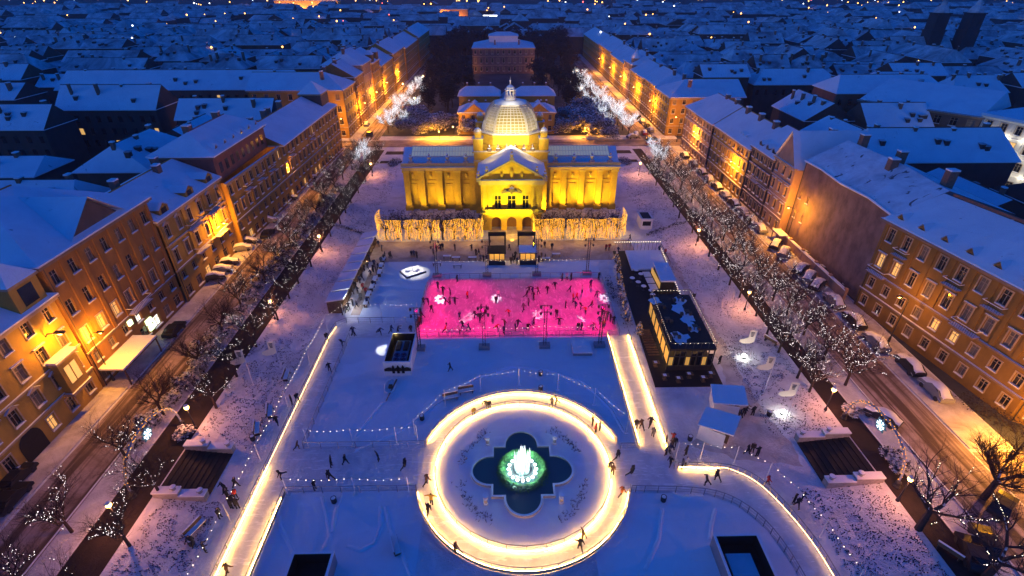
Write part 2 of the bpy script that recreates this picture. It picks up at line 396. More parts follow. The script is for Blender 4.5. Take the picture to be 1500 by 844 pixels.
# ================================================================ fences
POST = MB(); POST.box(-0.035,-0.035,0,0.035,0.035,1.12); POST_ME = POST.mesh('post', M['metal'])
def densify(pts, step):
    out = [pts[0]]
    for p, q in zip(pts, pts[1:]):
        L = math.dist(p, q); k = max(1, round(L/step))
        out += [(p[0]+(q[0]-p[0])*i/k, p[1]+(q[1]-p[1])*i/k) for i in range(1, k+1)]
    return out
def fence(pts, label, step=2.0, strip=None, z=0.03, mtl='metal', closed=False, extra=None, spill_board=None):
    P = densify(pts, step)
    f = thing('rink_fence', label, 'fence', (P[0][0], P[0][1], z))
    b = MB(); c = MB()
    for p, q in zip(P, P[1:]):
        b.tube((*p, z+1.1), (*q, z+1.1), 0.05, n=5); c.tube((*p, z+0.3), (*q, z+0.3), 0.02, n=4); c.tube((*p, z+0.7), (*q, z+0.7), 0.015, n=4)
    b.build('top_rail', M[mtl], f); c.build('lower_rail', M[mtl], f)
    for p in (P[:-1] if closed else P): part_from(POST_ME, 'post', f, (p[0]-P[0][0], p[1]-P[0][1], 0))
    if strip:
        b = MB(); S = strip[0] if isinstance(strip, tuple) else P
        for p, q in zip(S, S[1:]): b.tube((*p, z+0.3), (*q, z+0.3), 0.022, n=5, cap=False)
        b.build('light_strip', strip[1] if isinstance(strip, tuple) else M['strip'], f)
    if spill_board:  # added boards that keep the strip light off the snow fields
        b = MB()
        for p, q in zip(spill_board, spill_board[1:]): b.tube((*p, z+.3), (*q, z+.3), .02, n=4); b.quad((*p,z),(*q,z),(*q,z+.6),(*p,z+.6))
        b.build('added_spill_board', M['metal'], f)
    if extra:  # weak strips added to brighten path stretches that have no strip
        b = MB()
        for p, q in zip(extra, extra[1:]): b.tube((*p, z+.36), (*q, z+.36), .02, n=5, cap=False)
        b.build('light_strip', M['added_strip'], f)
    return f
M['added_strip'] = glow('added_weak_strip', (1.0,0.55,0.16), 4, True)
def arc(r, a0, a1, n): return [(RC[0]+r*math.cos(math.radians(a0+(a1-a0)*i/n)), RC[1]+r*math.sin(math.radians(a0+(a1-a0)*i/n))) for i in range(n+1)]
fence(arc(RI, 0, 360, 32), 'low railing with a warm light strip around the fountain garden', 9, arc and (arc(RI+0.06,0,360,96), M['strip']), closed=True)
M['strip_soft'] = glow('soft_strip_light', (1.0,0.5,0.1), 30, True)
fence(arc(RO+0.1, 17, 162, 20), 'curved railing along the far outer side of the round ice path', 9, (arc(RO-0.02,20,160,40), M['strip_soft']), spill_board=arc(RO+0.17,17,162,40))
fence(arc(RO+0.1, 193, 345, 20), 'curved railing along the near outer side of the round ice path', 9, (arc(RO-0.02,195,343,40), M['strip_soft']), spill_board=arc(RO+0.17,193,345,40))
fence([(-25,66.4),(-25,43.8),(RC[0]+(RO+.1)*math.cos(math.radians(164)),43.8)], 'railing on two sides of the snow field below the white open booth')
fence([(16.7,66.2),(16.5,43),(14.2,43)], 'railing between the snow field and the glowing straight path on the right', 2, ([(16.8,66),(16.7,43.4)], M['strip_soft']), spill_board=[(16.62,66.2),(16.42,43.1)])  # this fence's light strip is added to widen the path's glow
L1 = [(-25,5),(-25,37.4),(-10.2,37.4)]
fence(L1, 'railing around the bottom left snow field with the black open box', 2, ([(-25.12,8),(-25.12,36.6)], M['strip']), spill_board=[(-24.93,5),(-24.93,37.3)])
fence(round_off([(14.2,36.9),(22.2,36.6),(25.5,35.2),(27.7,32.1),(28.5,28),(28.6,24),(28.6,5)],2), 'curving railing around the bottom right snow field with the dark open box')
fence([(-28.4,5),(-28.3,66.4),(-28.0,69.4),(-26.6,70.6),(-14.6,70.6)], 'long outer railing of the left ice path down to the bottom edge', 2, ([(-28.34,8),(-28.3,41)], M['strip']), extra=[(-28.3,41),(-28.28,66.3),(-27.9,69.2)])
fence([(20.1,66.4),(20.0,43),(20.0,40.0)], 'outer railing of the straight glowing path beside the dark bar', 2, ([(20.03,66),(19.95,43)], M['strip']))
fence(round_off([(20.4,40.0),(26.3,39.8),(28.8,38.2),(30.3,35.2),(31.5,31),(31.9,27),(32,5)],2), 'outer railing of the curving right path bordered by light bulbs', 2, ([(20.6,39.95),(25.4,39.75)], M['strip']), extra=round_off([(25.4,39.75),(26.2,39.75),(28.7,38.15),(30.2,35.2),(31.4,31),(31.8,27),(31.9,10)],2))
rp = rink_poly(0.1)
fence([rp[0],rp[1],rp[2]], 'railing behind and right of the pink rink')
fence(rp[2:], 'railing on the rounded left end of the pink rink')
fence([rp[-1],rp[0]], 'straight front railing of the pink rink above the snow field')

# ================================================================ strings of bulbs on poles
BULB = MB(); BULB.octa((0,0,0), 0.038); BULB_ME = BULB.mesh('bulb', M['bulb'])
SP = MB(); SP.tube((0,0,0),(0,0,3.0),0.05,0.035,6); SP.box(-0.22,-0.22,0,0.22,0.22,0.12); SPOLE_ME = SP.mesh('pole', M['white_paint'])
def light_string(pts, label, poles=True, h=2.95, step=0.85, sag=0.35, hs=None):
    s = thing('light_string', label, 'string lights', (pts[0][0], pts[0][1], 0.02)); o = Vector(s.location)
    w = MB(); nb = 0
    for k, (p, q) in enumerate(zip(pts, pts[1:])):
        L = math.dist(p, q); n = max(3, round(L/step)); prev = None
        for i in range(n+1):
            t = i/n; zz = h - sag*4*t*(1-t)*min(1, L/6)
            c = Vector((p[0]+(q[0]-p[0])*t, p[1]+(q[1]-p[1])*t, zz))
            if prev is not None: w.tube(prev, c, 0.012, n=3, cap=False)
            prev = c
            if i < n and nb < 100: part_from(BULB_ME, 'bulb', s, c - o - Vector((0,0,0.08))); nb += 1
    w.build('cable', M['dark_metal'], s)
    if poles:
        for p in pts: part_from(SPOLE_ME, 'pole', s, (p[0]-o.x, p[1]-o.y, 0))
LST = [(-29.6,6),(-29.6,16),(-29.6,26),(-29.6,34)]
light_string(LST, 'string of bulbs beside the left path nearest the bottom edge')
light_string([(-29.6,34),(-29.6,42),(-29.5,51),(-29.4,60)], 'string of bulbs along the middle of the left ice path')
light_string([(-29.4,60),(-29.2,68.5),(-27.4,72),(-21,72.2),(-14.8,72.2)], 'string of bulbs turning the corner by the market stalls')
light_string([(-24.6,44.2),(-19,44.2),(-13.6,44.4),(-11,44.6)], 'string of bulbs above the far edge of the left crossing path')
light_string([(-24.6,37.2),(-17,37.1),(-10.9,37.0)], 'string of bulbs above the near edge of the left crossing path')
light_string([(RC[0]+14.6*math.cos(math.radians(a)), RC[1]+14.6*math.sin(math.radians(a))) for a in (158,134,112,90,68,46,22,12)], 'string of bulbs on white poles curving behind the round ice path')
light_string([(-13.3,64.4),(-3.2,64.6),(6.3,64.8),(15,64.8)], 'string of bulbs between the masts in front of the pink rink', poles=False, h=3.3)
light_string([(-13,86.2),(-3.3,86.2),(6.4,86.4),(16.3,86.6)], 'string of bulbs between the masts behind the pink rink', poles=False, h=3.6)
light_string([(20.6,41.4),(23.5,41.2),(27.4,40.6),(30.2,38.2),(31.6,35)], 'string of bulbs bending round the corner of the right path', step=0.8)
light_string([(31.6,35),(32.6,31),(33.2,26),(33.2,16),(33.2,6)], 'string of bulbs along the right path nearest the bottom edge', step=0.8)

# ridges of snow that sledges and blowers left on the fields
TR = [[(472,728),(478,755),(483,785),(470,812),(458,830)],[(500,725),(492,750),(486,780)],[(557,742),(558,770),(548,795),(528,806),(508,800)],[(564,742),(572,775),(590,815),(602,844)],[(405,745),(412,775),(430,810)],
      [(585,632),(640,592),(700,553),(750,537),(800,541),(855,560),(895,600),(915,635)],[(520,660),(585,632)],[(985,722),(1000,728),(1030,727)],[(1048,745),(1042,770),(1040,790)],[(970,745),(965,790),(945,835)],[(1095,790),(1110,815),(1120,844)],[(560,590),(540,615),(520,640)]]
b = MB()
for pts in TR:
    P = densify([at(px,py,.03) for px,py in pts], .5); L_ = []
    for i, p in enumerate(P):
        q = P[min(i+1,len(P)-1)]; o_ = P[max(i-1,0)]; d = Vector((q[0]-o_[0], q[1]-o_[1])).normalized(); n_ = Vector((-d.y, d.x)); w_ = .22+.1*noise.noise(Vector((p[0],p[1],2)))
        L_.append([(p[0]+n_.x*w_*k, p[1]+n_.y*w_*k, z_) for k, z_ in ((-1,.015),(-.3,.11),(.3,.11),(1,.015))])
    for a_, c_ in zip(L_, L_[1:]):
        for k in range(3): b.quad(a_[k], a_[k+1], c_[k+1], c_[k])
structure(b, 'snow_ridge_path', M['cap_snow'])
# ================================================================ fountain
fc = (1.95, 39.9)
F = thing('fountain', 'quatrefoil fountain basin with lit white water jets and a green ring', 'fountain', (fc[0], fc[1], 0.06))
def quatrefoil(g):
    h, r, c = 3.4 + g, 1.95 + g, 3.4          # half side of the square, lobe radius, lobe centre distance
    P = []
    for k in range(4):
        a = k*PI/2
        pts = [(h, -h), (h, -r)] if r < h else [(h, -h)]
        th0 = math.asin(min(1, 1)) 
        for i in range(0, 17):
            t = -PI/2 + PI*i/16; pts.append((c + 0.35 + r*math.cos(t)*1.08, r*math.sin(t)))
        pts.append((h, r))
        for x, y in pts: P.append((fc[0] + x*math.cos(a) - y*math.sin(a), fc[1] + x*math.sin(a) + y*math.cos(a)))
    return P
qi, qo = quatrefoil(0), quatrefoil(0.24)
b = MB(); n = len(qi)
for i in range(n):
    j = (i+1) % n
    b.quad((*qi[i],0.42),(*qi[j],0.42),(*qo[j],0.42),(*qo[i],0.42)); b.quad((*qo[i],0.06),(*qo[j],0.06),(*qo[j],0.42),(*qo[i],0.42)); b.quad((*qi[j],0.06),(*qi[i],0.06),(*qi[i],0.42),(*qi[j],0.42))
b.build('basin_rim', M['stone'], F)
m, nt, bs = nm('teal_water'); bs.inputs['Base Color'].default_value = (0.012,0.07,0.10,1); bs.inputs['Roughness'].default_value = 0.35
M['water'] = m
b = MB(); b.poly([(x, y, 0.2) for x, y in qi]); b.build('water', m, F)
rr = random.Random(5); b = MB()                  # ring of green plants, frosted
for i in range(2600):
    t = rr.uniform(0, 2*PI); u = rr.gauss(0, 0.28); r = 2.45 + u; h = 0.75*math.exp(-(u/0.4)**2)*rr.uniform(0.5, 1.1)
    x, y = fc[0] + r*math.cos(t), fc[1] + r*math.sin(t); a = t + rr.uniform(-0.7, 0.7); s = rr.uniform(0.06, 0.14)
    dx, dy = math.cos(a)*s, math.sin(a)*s
    b.add([(x-dy*.5,y+dx*.5,0.2+h*.6),(x+dy*.5,y-dx*.5,0.2+h*.6),(x+dx*2,y+dy*2,0.22+h)], [(0,1,2)])
b.build('plant_ring', mat('frosty_green_leaves', (0.05,0.17,0.06), 0.7, 0.5, 6), F)
b = MB(); b.lathe(*fc, [(1.45,0.2),(1.45,0.55),(1.35,0.6),(1.15,0.55),(1.15,0.3)], 32); b.build('nozzle_ring', M['metal'], F)
WATER_JET = mat('foaming_water', (0.85,0.9,0.92), 0.4, 0.05, 8)
b = MB(); rr = random.Random(9)
for i in range(60):
    t = rr.uniform(0, 2*PI); r = 0.15 + 0.75*math.sqrt(rr.random()); h = rr.uniform(2.2, 3.6)*(1.12 - 0.25*r)
    x, y = fc[0] + r*math.cos(t), fc[1] + r*math.sin(t); ox, oy = 0.12*math.cos(t), 0.12*math.sin(t)
    w = rr.uniform(0.025, 0.05)
    b.tube((x,y,0.25),(x+ox,y+oy,0.25+h*.6),w*1.6,w*1.3,5); b.tube((x+ox,y+oy,0.25+h*.6),(x+ox*1.5,y+oy*1.5,0.25+h),w*1.3,w*.5,5)
    for k in range(6):
        q = rr.uniform(0.2,1); b.octa((x+ox*q*2+rr.uniform(-.15,.15), y+oy*q*2+rr.uniform(-.15,.15), 0.3+h*q*rr.uniform(.5,1.05)), rr.uniform(0.015,0.045))
b.build('water_jets', WATER_JET, F)
b = MB()
for i in range(140):
    t = rr.uniform(0,2*PI); r = 0.8*math.sqrt(rr.random()); b.blob((fc[0]+r*math.cos(t), fc[1]+r*math.sin(t), 0.3+rr.uniform(0,.45)*(1-r*.5)), .13,.13,.11,6,4)
b.build('foam', WATER_JET, F)
LAMP = MB(); LAMP.blob((0,0,0), .2,.2,.16,8,5); LAMP_ME = LAMP.mesh('underwater_lamp', glow('white_fountain_lamp', (0.85,1.0,0.95), 1.5))
for i in range(16):
    t = 2*PI*i/16; part_from(LAMP_ME, 'underwater_lamp', F, (1.62*math.cos(t), 1.62*math.sin(t), 0.42))
URN = MB(); URN.lathe(0,0,[(.3,0),(.3,.12),(.2,.18),(.2,.75),(.32,.82),(.32,.9),(.1,.95),(.12,1.02),(.34,1.25),(.4,1.42),(.36,1.42),(.1,1.46)],10)
URN_ME = URN.mesh('urn', M['stone'])
for (sx, sy), w in zip(((-1,1),(1,1),(-1,-1),(1,-1)), ('far left','far right','near left','near right')):
    o = bpy.data.objects.new('garden_urn', URN_ME); COL.objects.link(o); o.location = (fc[0]+sx*4.2, fc[1]+sy*4.2, 0.06)
    tag(o, 'snow-topped stone urn at the %s corner of the fountain basin' % w, 'urn', 'urns around the fountain')
for (a0, a1), w in zip(((20,62),(122,172),(190,242),(300,350)), ('far right','far left','near left','near right')):
    b = MB(); rr = random.Random(int(a0))
    for i in range(70):
        t = math.radians(rr.uniform(a0,a1)); r = rr.gauss(7.4,0.3); x, y = fc[0]+r*math.cos(t), fc[1]+r*math.sin(t)
        for k in range(4):
            a = rr.uniform(0,2*PI); l = rr.uniform(.08,.25); b.tube((x,y,.04),(x+math.cos(a)*l,y+math.sin(a)*l,.06+rr.uniform(.05,.35)),.02,.007,3)
    solo(b, 'rose_bed', M['twig'], 'curved bed of bare snowy rose stems at the %s of the fountain garden' % w, 'flower bed', (fc[0]+7.4*math.cos(math.radians(a0)), fc[1]+7.4*math.sin(math.radians(a0)), .06), 'rose beds in the fountain garden')

# ================================================================ lights helper
def point(x, y, z, col, power, r=0.12, name='lamp_light'):
    l = bpy.data.lights.new(name, 'POINT'); l.color = col; l.energy = power; l.shadow_soft_size = r
    o = bpy.data.objects.new(name, l); o.location = (x, y, z); COL.objects.link(o); return o
def spot(p, tgt, col, power, deg, blend=0.5, r=0.1, name='spot_light'):
    l = bpy.data.lights.new(name, 'SPOT'); l.color = col; l.energy = power; l.spot_size = math.radians(deg); l.spot_blend = blend; l.shadow_soft_size = r
    o = bpy.data.objects.new(name, l); o.location = p; o.rotation_euler = (Vector(tgt)-Vector(p)).to_track_quat('-Z','Y').to_euler(); COL.objects.link(o); return o
def gobo(p, tgt, col, power, deg, petals=3, twist=0.0):
    """a spot lamp with a flower-shaped gobo in front of it"""
    o = spot(p, tgt, col, power, deg, 0.02, 0.01, 'gobo_light'); l = o.data; l.use_nodes = True; nt = l.node_tree
    em = nt.nodes['Emission']; tc = N(nt, 'ShaderNodeTexCoord'); sx = N(nt, 'ShaderNodeSeparateXYZ'); nt.links.new(tc.outputs['Normal'], sx.inputs[0])
    def mth(op, a, b_=None, clampit=False):
        q = N(nt, 'ShaderNodeMath', operation=op); q.use_clamp = clampit
        for i, v in enumerate((a, b_)):
            if v is None: continue
            if isinstance(v, (int, float)): q.inputs[i].default_value = v
            else: nt.links.new(v, q.inputs[i])
        return q.outputs[0]
    k = 1/math.tan(math.radians(deg/2))
    u = mth('MULTIPLY', mth('DIVIDE', sx.outputs[0], sx.outputs[2]), k); v = mth('MULTIPLY', mth('DIVIDE', sx.outputs[1], sx.outputs[2]), k)
    r = mth('SQRT', mth('ADD', mth('MULTIPLY', u, u), mth('MULTIPLY', v, v)))
    th = mth('ADD', mth('ARCTAN2', v, u), twist)
    c = mth('ABSOLUTE', mth('COSINE', mth('MULTIPLY', th, petals)))
    lim = mth('ADD', mth('MULTIPLY', c, 0.55), 0.38)
    f = mth('MULTIPLY', mth('MULTIPLY', mth('SUBTRACT', lim, r), 14, True), mth('MULTIPLY', mth('SUBTRACT', r, 0.26), 14, True))
    nt.links.new(mth('MULTIPLY', f, 1.0), em.inputs['Strength'])
    return o
# ================================================================ buildings
WIN = {}
def win_mesh(w, h, kind='plain', detail=True):
    """a window: frame, mullions, recessed glass, sill with snow; x along the wall, -y outward, origin at the sill's middle"""
    key = (round(w,2), round(h,2), kind)
    if key in WIN: return WIN[key]
    b = MB(); d = 0.2; t = 0.09; x = w/2
    b.box(-x,d,0,-x+t,d+.08,h,1); b.box(x-t,d,0,x,d+.08,h,1); b.box(-x+t,d,h-t,x-t,d+.08,h,1); b.box(-x+t,d,0,x-t,d+.08,t,1)
    b.box(-.035,d+.01,t,.035,d+.07,h-t,1); b.box(-x+t,d+.012,h*.66,-.035,d+.068,h*.66+.07,1); b.box(.035,d+.012,h*.66,x-t,d+.068,h*.66+.07,1)
    b.quad((-x,d+.06,0),(x,d+.06,0),(x,d+.06,h),(-x,d+.06,h),0)
    b.box(-x-.12,-.16,-.14,x+.12,.12,-.02,2); b.box(-x-.1,-.15,-.02,x+.1,.1,.07,3)
    if kind in ('framed','hood','pediment'):
        b.box(-x-.18,-.06,-.02,-x,.0,h+.16,2); b.box(x,-.06,-.02,x+.18,.0,h+.16,2); b.box(-x,-.06,h,x,.0,h+.16,2)
    if kind == 'hood':
        b.box(-x-.3,-.26,h+.2,x+.3,0,h+.36,2); b.box(-x-.29,-.25,h+.36,x+.29,0,h+.42,3)
    if kind == 'pediment':
        z0, z1 = h+.2, h+.75; q = x+.34
        b.add([(-q,-.3,z0),(q,-.3,z0),(0,-.3,z1),(-q,0,z0),(q,0,z0),(0,0,z1)], [(0,1,2),(0,3,4,1)], 2)
        b.add([(-q,-.3,z0),(0,-.3,z1),(0,0,z1),(-q,0,z0)], [(0,1,2,3)], 3); b.add([(0,-.3,z1),(q,-.3,z0),(q,0,z0),(0,0,z1)], [(0,1,2,3)], 3)
    me = b.mesh('window', [M['glass'], M['frame'], M['trim'], M['cap_snow']]); WIN[key] = me; return me
def put_window(parent, pos, ang, w, h, kind, lit=None):
    o = bpy.data.objects.new('window', win_mesh(w, h, kind)); COL.objects.link(o); o.parent = parent
    o.location = Vector(pos) - parent.location; o.rotation_euler = (0,0,ang)
    KIDS.setdefault(parent.name, []).append(o)
    if lit:
        o.material_slots[0].link = 'OBJECT'; o.material_slots[0].material = M[lit]
    return o
class Bld:
    def __init__(s, name, label, loc, wallm, cat='building', group=None, trim='trim'):
        s.root = thing(name, label, cat, loc, 0, group); s.w = MB(); s.t = MB(); s.wm = wallm; s.tm = trim; s.nwin = 0; s.rr = random.Random(label)
    def facade(s, p0, p1, z0, floors, bays, ww=1.15, pil=None, courses=(), lit=0.04, cornice=0.5, skip=(), courseout=0.22, litwin=None):
        """floors: (floor height, sill height, window height, window kind or None), from the ground up; outward is to the right of p0->p1"""
        p0, p1 = Vector(p0), Vector(p1); L = (p1-p0).length; u = (p1-p0)/L; nrm = Vector((u.y, -u.x)); ang = math.atan2(u.y, u.x)
        def P(a, out, z): q = p0 + u*a + nrm*out; return (q.x, q.y, z)
        z = z0; w = s.w; s.zc = z0 + .8*sum(f[0] for f in floors)
        for fi, (fh, sill, wh, kind) in enumerate(floors):
            if kind is None or bays == 0: w.quad(P(0,0,z),P(L,0,z),P(L,0,z+fh),P(0,0,z+fh))
            else:
                wd = ww*1.5 if kind == 'shop' else ww
                e = [0.0]
                for i in range(bays):
                    c = (i+.5)*L/bays
                    if (fi, i) in skip: continue
                    e += [c-wd/2, c+wd/2]
                e.append(L)
                for i in range(0, len(e), 2): w.quad(P(e[i],0,z),P(e[i+1],0,z),P(e[i+1],0,z+fh),P(e[i],0,z+fh))
                for i in range(1, len(e)-1, 2):
                    a, c = e[i], e[i+1]; zb, zt = z+sill, z+sill+wh
                    w.quad(P(a,0,z),P(c,0,z),P(c,0,zb),P(a,0,zb)); w.quad(P(a,0,zt),P(c,0,zt),P(c,0,z+fh),P(a,0,z+fh))
                    r = -.34
                    w.quad(P(a,0,zb),P(a,r,zb),P(a,r,zt),P(a,0,zt)); w.quad(P(c,r,zb),P(c,0,zb),P(c,0,zt),P(c,r,zt))
                    w.quad(P(a,r,zt),P(c,r,zt),P(c,0,zt),P(a,0,zt)); w.quad(P(a,0,zb),P(c,0,zb),P(c,r,zb),P(a,r,zb))
                    if s.nwin < 100:
                        m_ = (a+c)/2; lt = None
                        if litwin and (fi, (i-1)//2) in litwin: lt = litwin[(fi, (i-1)//2)]
                        elif s.rr.random() < lit*(3 if kind == 'shop' else 1): lt = 'lit_glass'
                        elif s.rr.random() < .34: lt = 'curtain'
                        k = 'plain' if kind == 'shop' else kind
                        put_window(s.root, P(m_,0,zb), ang, wd, wh, k, lt); s.nwin += 1
                    else:
                        w.quad(P(a,r+.02,zb),P(c,r+.02,zb),P(c,r+.02,zt),P(a,r+.02,zt))
            z += fh
            if fi in courses:
                s.strip(P, 0, L, z-.12, z+.14, courseout)
        s.top = z; b = MB(); b.tube(P(.35,.12,z0+.1), P(.35,.12,z-.3), .07, n=5); b.build('drainpipe', M['dark_metal'], s.root)
        if cornice:
            s.strip(P, -cornice*.6, L+cornice*.6, z-.55, z-.25, cornice*.5); s.strip(P, -cornice, L+cornice, z-.25, z+.05, cornice)
        if pil:
            n, z_a, z_b = pil
            for i in range(n+1):
                c = clamp(i*L/n, .35, L-.35); b = MB(); q = []
                for zz in (z_a, z_b):
                    q += [P(c-.3,-.02,zz),P(c+.3,-.02,zz),P(c+.3,.16,zz),P(c-.3,.16,zz)]
                b.add(q, [(0,1,5,4),(1,2,6,5),(2,3,7,6),(3,0,4,7),(4,5,6,7),(3,2,1,0)])
                b.build('pilaster', s.wm, s.root)
        return P, L
    def strip(s, P, a, c, z0, z1, out):
        q = [P(a,-.05,z0),P(c,-.05,z0),P(c,out,z0),P(a,out,z0),P(a,-.05,z1),P(c,-.05,z1),P(c,out,z1),P(a,out,z1)]
        b = MB(); b.add(q, [(0,1,5,4),(1,2,6,5),(2,3,7,6),(3,0,4,7),(4,5,6,7),(3,2,1,0)]); b.build('cornice' if z0 > s.zc else 'string_course', M[s.tm], s.root)
    def plain(s, p0, p1, z0, z1):
        s.w.quad((*p0,z0),(*p1,z0),(*p1,z1),(*p0,z1))
    def balcony(s, P, a, c, z, out=1.0):
        b = MB()
        q = [P(a,0,z-.18),P(c,0,z-.18),P(c,out,z-.18),P(a,out,z-.18),P(a,0,z),P(c,0,z),P(c,out,z),P(a,out,z)]
        b.add(q, [(0,1,5,4),(1,2,6,5),(2,3,7,6),(3,0,4,7),(4,5,6,7),(3,2,1,0)], 0)
        for zz in (z+.95,):
            for e, f in ((P(a,0,zz),P(a,out,zz)),(P(a,out,zz),P(c,out,zz)),(P(c,out,zz),P(c,0,zz))): b.tube(e, f, .05, n=4, m=1)
        k = max(2, int((c-a)/.3))
        for i in range(k+1):
            x = a+(c-a)*i/k; b.tube(P(x,out,z), P(x,out,z+.95), .025, n=3, m=2)
        b.build('balcony', [M[s.tm], M['cap_snow'], M['dark_metal']], s.root)
    def done(s):
        s.w.build('wall', s.wm, s.root)
def roof_mesh(b, x0, x1, y0, y1, z, h, axis='y', hip0=0.0, hip1=0.0, over=0.5, th=0.22):
    """a pitched roof; hip0/hip1: how far the ridge stops short of either end (0 = gable)"""
    x0 -= over; x1 += over; y0 -= over; y1 += over
    if axis == 'y': r0, r1 = ((x0+x1)/2, y0+hip0), ((x0+x1)/2, y1-hip1)
    else: r0, r1 = (x0+hip0, (y0+y1)/2), (x1-hip1, (y0+y1)/2)
    c = [(x0,y0),(x1,y0),(x1,y1),(x0,y1)]; zt = z + th
    T = [(x,y,zt) for x,y in c] + [(*r0, zt+h), (*r1, zt+h)]
    if axis == 'y': F = [(1,2,5,4),(3,0,4,5)]; G = [((0,1,4), hip0), ((2,3,5), hip1)]
    else: F = [(0,1,5,4),(2,3,4,5)]; G = [((3,0,4), hip0), ((1,2,5), hip1)]
    b.add(T, F, 0)
    for f, hp in G: b.add([T[i] for i in f], [(0,1,2)], 0 if hp > 0.3 else 1)
    b.tube(T[4], T[5], .13, n=4, m=1)
    n = 4
    B = [(x,y,z) for x,y in c] + [(x,y,zt) for x,y in c]
    b.add(B, [(i,(i+1)%4,(i+1)%4+4,i+4) for i in range(4)], 2); b.add(B[:4], [(3,2,1,0)], 1)
def roof(parent, *a, wall='farwall', name='roof', snow='roof_snow', **k):
    b = MB(); roof_mesh(b, *a, **k); return b.build(name, [M[snow], M[wall], M['cap_snow']], parent)
def chimney(roof_o, x, y, z0, z1, w=0.55, d=0.8, m='brick_chimney'):
    w *= .62; d *= .75; z1 = z1-.35*(z1-z0)*.5; b = MB(); b.box(x-w,y-d,z0,x+w,y+d,z1,0); b.box(x-w-.08,y-d-.08,z1,x+w+.08,y+d+.08,z1+.12,0); b.box(x-w-.05,y-d-.05,z1+.12,x+w+.05,y+d+.05,z1+.36,1)
    b.build('chimney', [M[m], M['cap_snow']], roof_o)
def dormer(roof_o, x, y, z, dirx, diry, w=0.9, h=1.5, d=2.2, wall='tan'):
    """a little gabled dormer looking along (dirx, diry)"""
    b = MB(); u = Vector((-diry, dirx)); f = Vector((dirx, diry)); c = Vector((x, y))
    def P(a, o, zz): q = c + u*a + f*o; return (q.x, q.y, zz)
    b.add([P(-w,0,z),P(w,0,z),P(w,0,z+h),P(0,0,z+h+.7),P(-w,0,z+h),P(-w,-d,z),P(w,-d,z),P(w,-d,z+h),P(0,-d,z+h+.7),P(-w,-d,z+h)],
          [(0,1,2,3,4),(1,6,7,2),(5,0,4,9)], 0)
    b.add([P(-w-.15,.2,z+h-.05),P(0,.2,z+h+.85),P(0,-d,z+h+.85),P(-w-.15,-d,z+h-.05),P(w+.15,.2,z+h-.05),P(w+.15,-d,z+h-.05)], [(0,1,2,3),(1,4,5,2)], 1)
    b.add([P(-w*.55,.02,z+.25),P(w*.55,.02,z+.25),P(w*.55,.02,z+h),P(-w*.55,.02,z+h)], [(0,1,2,3)], 2)
    b.build('dormer', [M[wall], M['cap_snow'], M['glass']], roof_o)

FL = lambda n, g=3.7, f=3.9, kind='hood', gk='shop': [(g,.9,2.2,gk)] + [(f,1.05,2.1,kind)]*n
# ---- left side, from the bottom edge of the picture away
xl = -56.0
B = Bld('apartment_house', 'long ochre corner house with oriels, lit orange at the left edge', (xl,36,ZS), M['ochre'])
P, L = B.facade((xl,12),(xl,54.2), ZS, [(3.9,1.0,2.0,'framed'),(3.9,1.0,2.1,'pediment'),(3.9,1.0,2.1,'hood'),(3.6,1.0,1.9,'framed')], 13, courses=(0,1), lit=0.05, skip={(0,9)})
B.plain((xl-15,54.2),(xl-15,12),ZS,B.top); B.plain((xl-15,12),(xl,12),ZS,B.top); B.plain((xl,54.2),(xl-15,54.2),ZS,B.top)
B.balcony(P, 26.2, 28.8, ZS+7.9)
B.done(); zt = B.top
for a in (17.5, 38.6):                              # oriels
    b = MB(); b.box(xl,12+a-1.5,ZS+3.9,xl+1.1,12+a+1.5,ZS+8.4,0); b.box(xl,12+a-1.75,ZS+8.4,xl+1.4,12+a+1.75,ZS+8.7,1); b.box(xl,12+a-1.7,ZS+8.7,xl+1.35,12+a+1.7,ZS+8.95,2)
    b.box(xl,12+a-1.7,ZS+3.5,xl+1.3,12+a+1.7,ZS+3.9,1)
    b.box(xl+1.1,12+a-.9,ZS+5,xl+1.14,12+a-.1,ZS+7.5,3); b.box(xl+1.1,12+a+.1,ZS+5,xl+1.14,12+a+.9,ZS+7.5,3)
    b.build('oriel', [M['ochre'],M['trim'],M['cap_snow'],M['lit_glass'] if a > 30 else M['glass']], B.root)
b = MB()                                            # dark arched gateway
pts = [(-1.6,0)]+[(-1.6*math.cos(t), 2.2+1.6*math.sin(t)) for t in [i*PI/10 for i in range(11)]]+[(1.6,0)]
b.add([(xl+.04,12+30.8+x,ZS+zz) for x,zz in pts], [tuple(range(len(pts)))]); b.build('gateway', M['black'], B.root)
rf = roof(B.root, xl-15, xl, 12, 54.2, zt, 4.2, hip1=7, wall='ochre')
for y in (24,33,45): chimney(rf, xl-8.5, y, zt+2.5, zt+6)
for y in (20,30): dormer(rf, xl-.3, y, zt, 1, 0, wall='ochre')
b = MB(); b.box(xl-3.4,49.6,zt,xl+.1,53.6,zt+3.6,0); b.box(xl-3.6,49.4,zt+3.6,xl+.4,53.8,zt+3.9,1); b.box(xl+.1,50.6,zt+.8,xl+.15,52.6,zt+3.1,3)
b.add([(xl-3.6,49.4,zt+3.9),(xl+.4,49.4,zt+3.9),(xl+.4,53.8,zt+3.9),(xl-3.6,53.8,zt+3.9),(xl-1.6,51.6,zt+6.2)], [(0,1,4),(1,2,4),(2,3,4),(3,0,4)], 2)
b.build('roof_turret', [M['ochre'],M['trim'],M['cap_snow'],M['glass']], B.root)

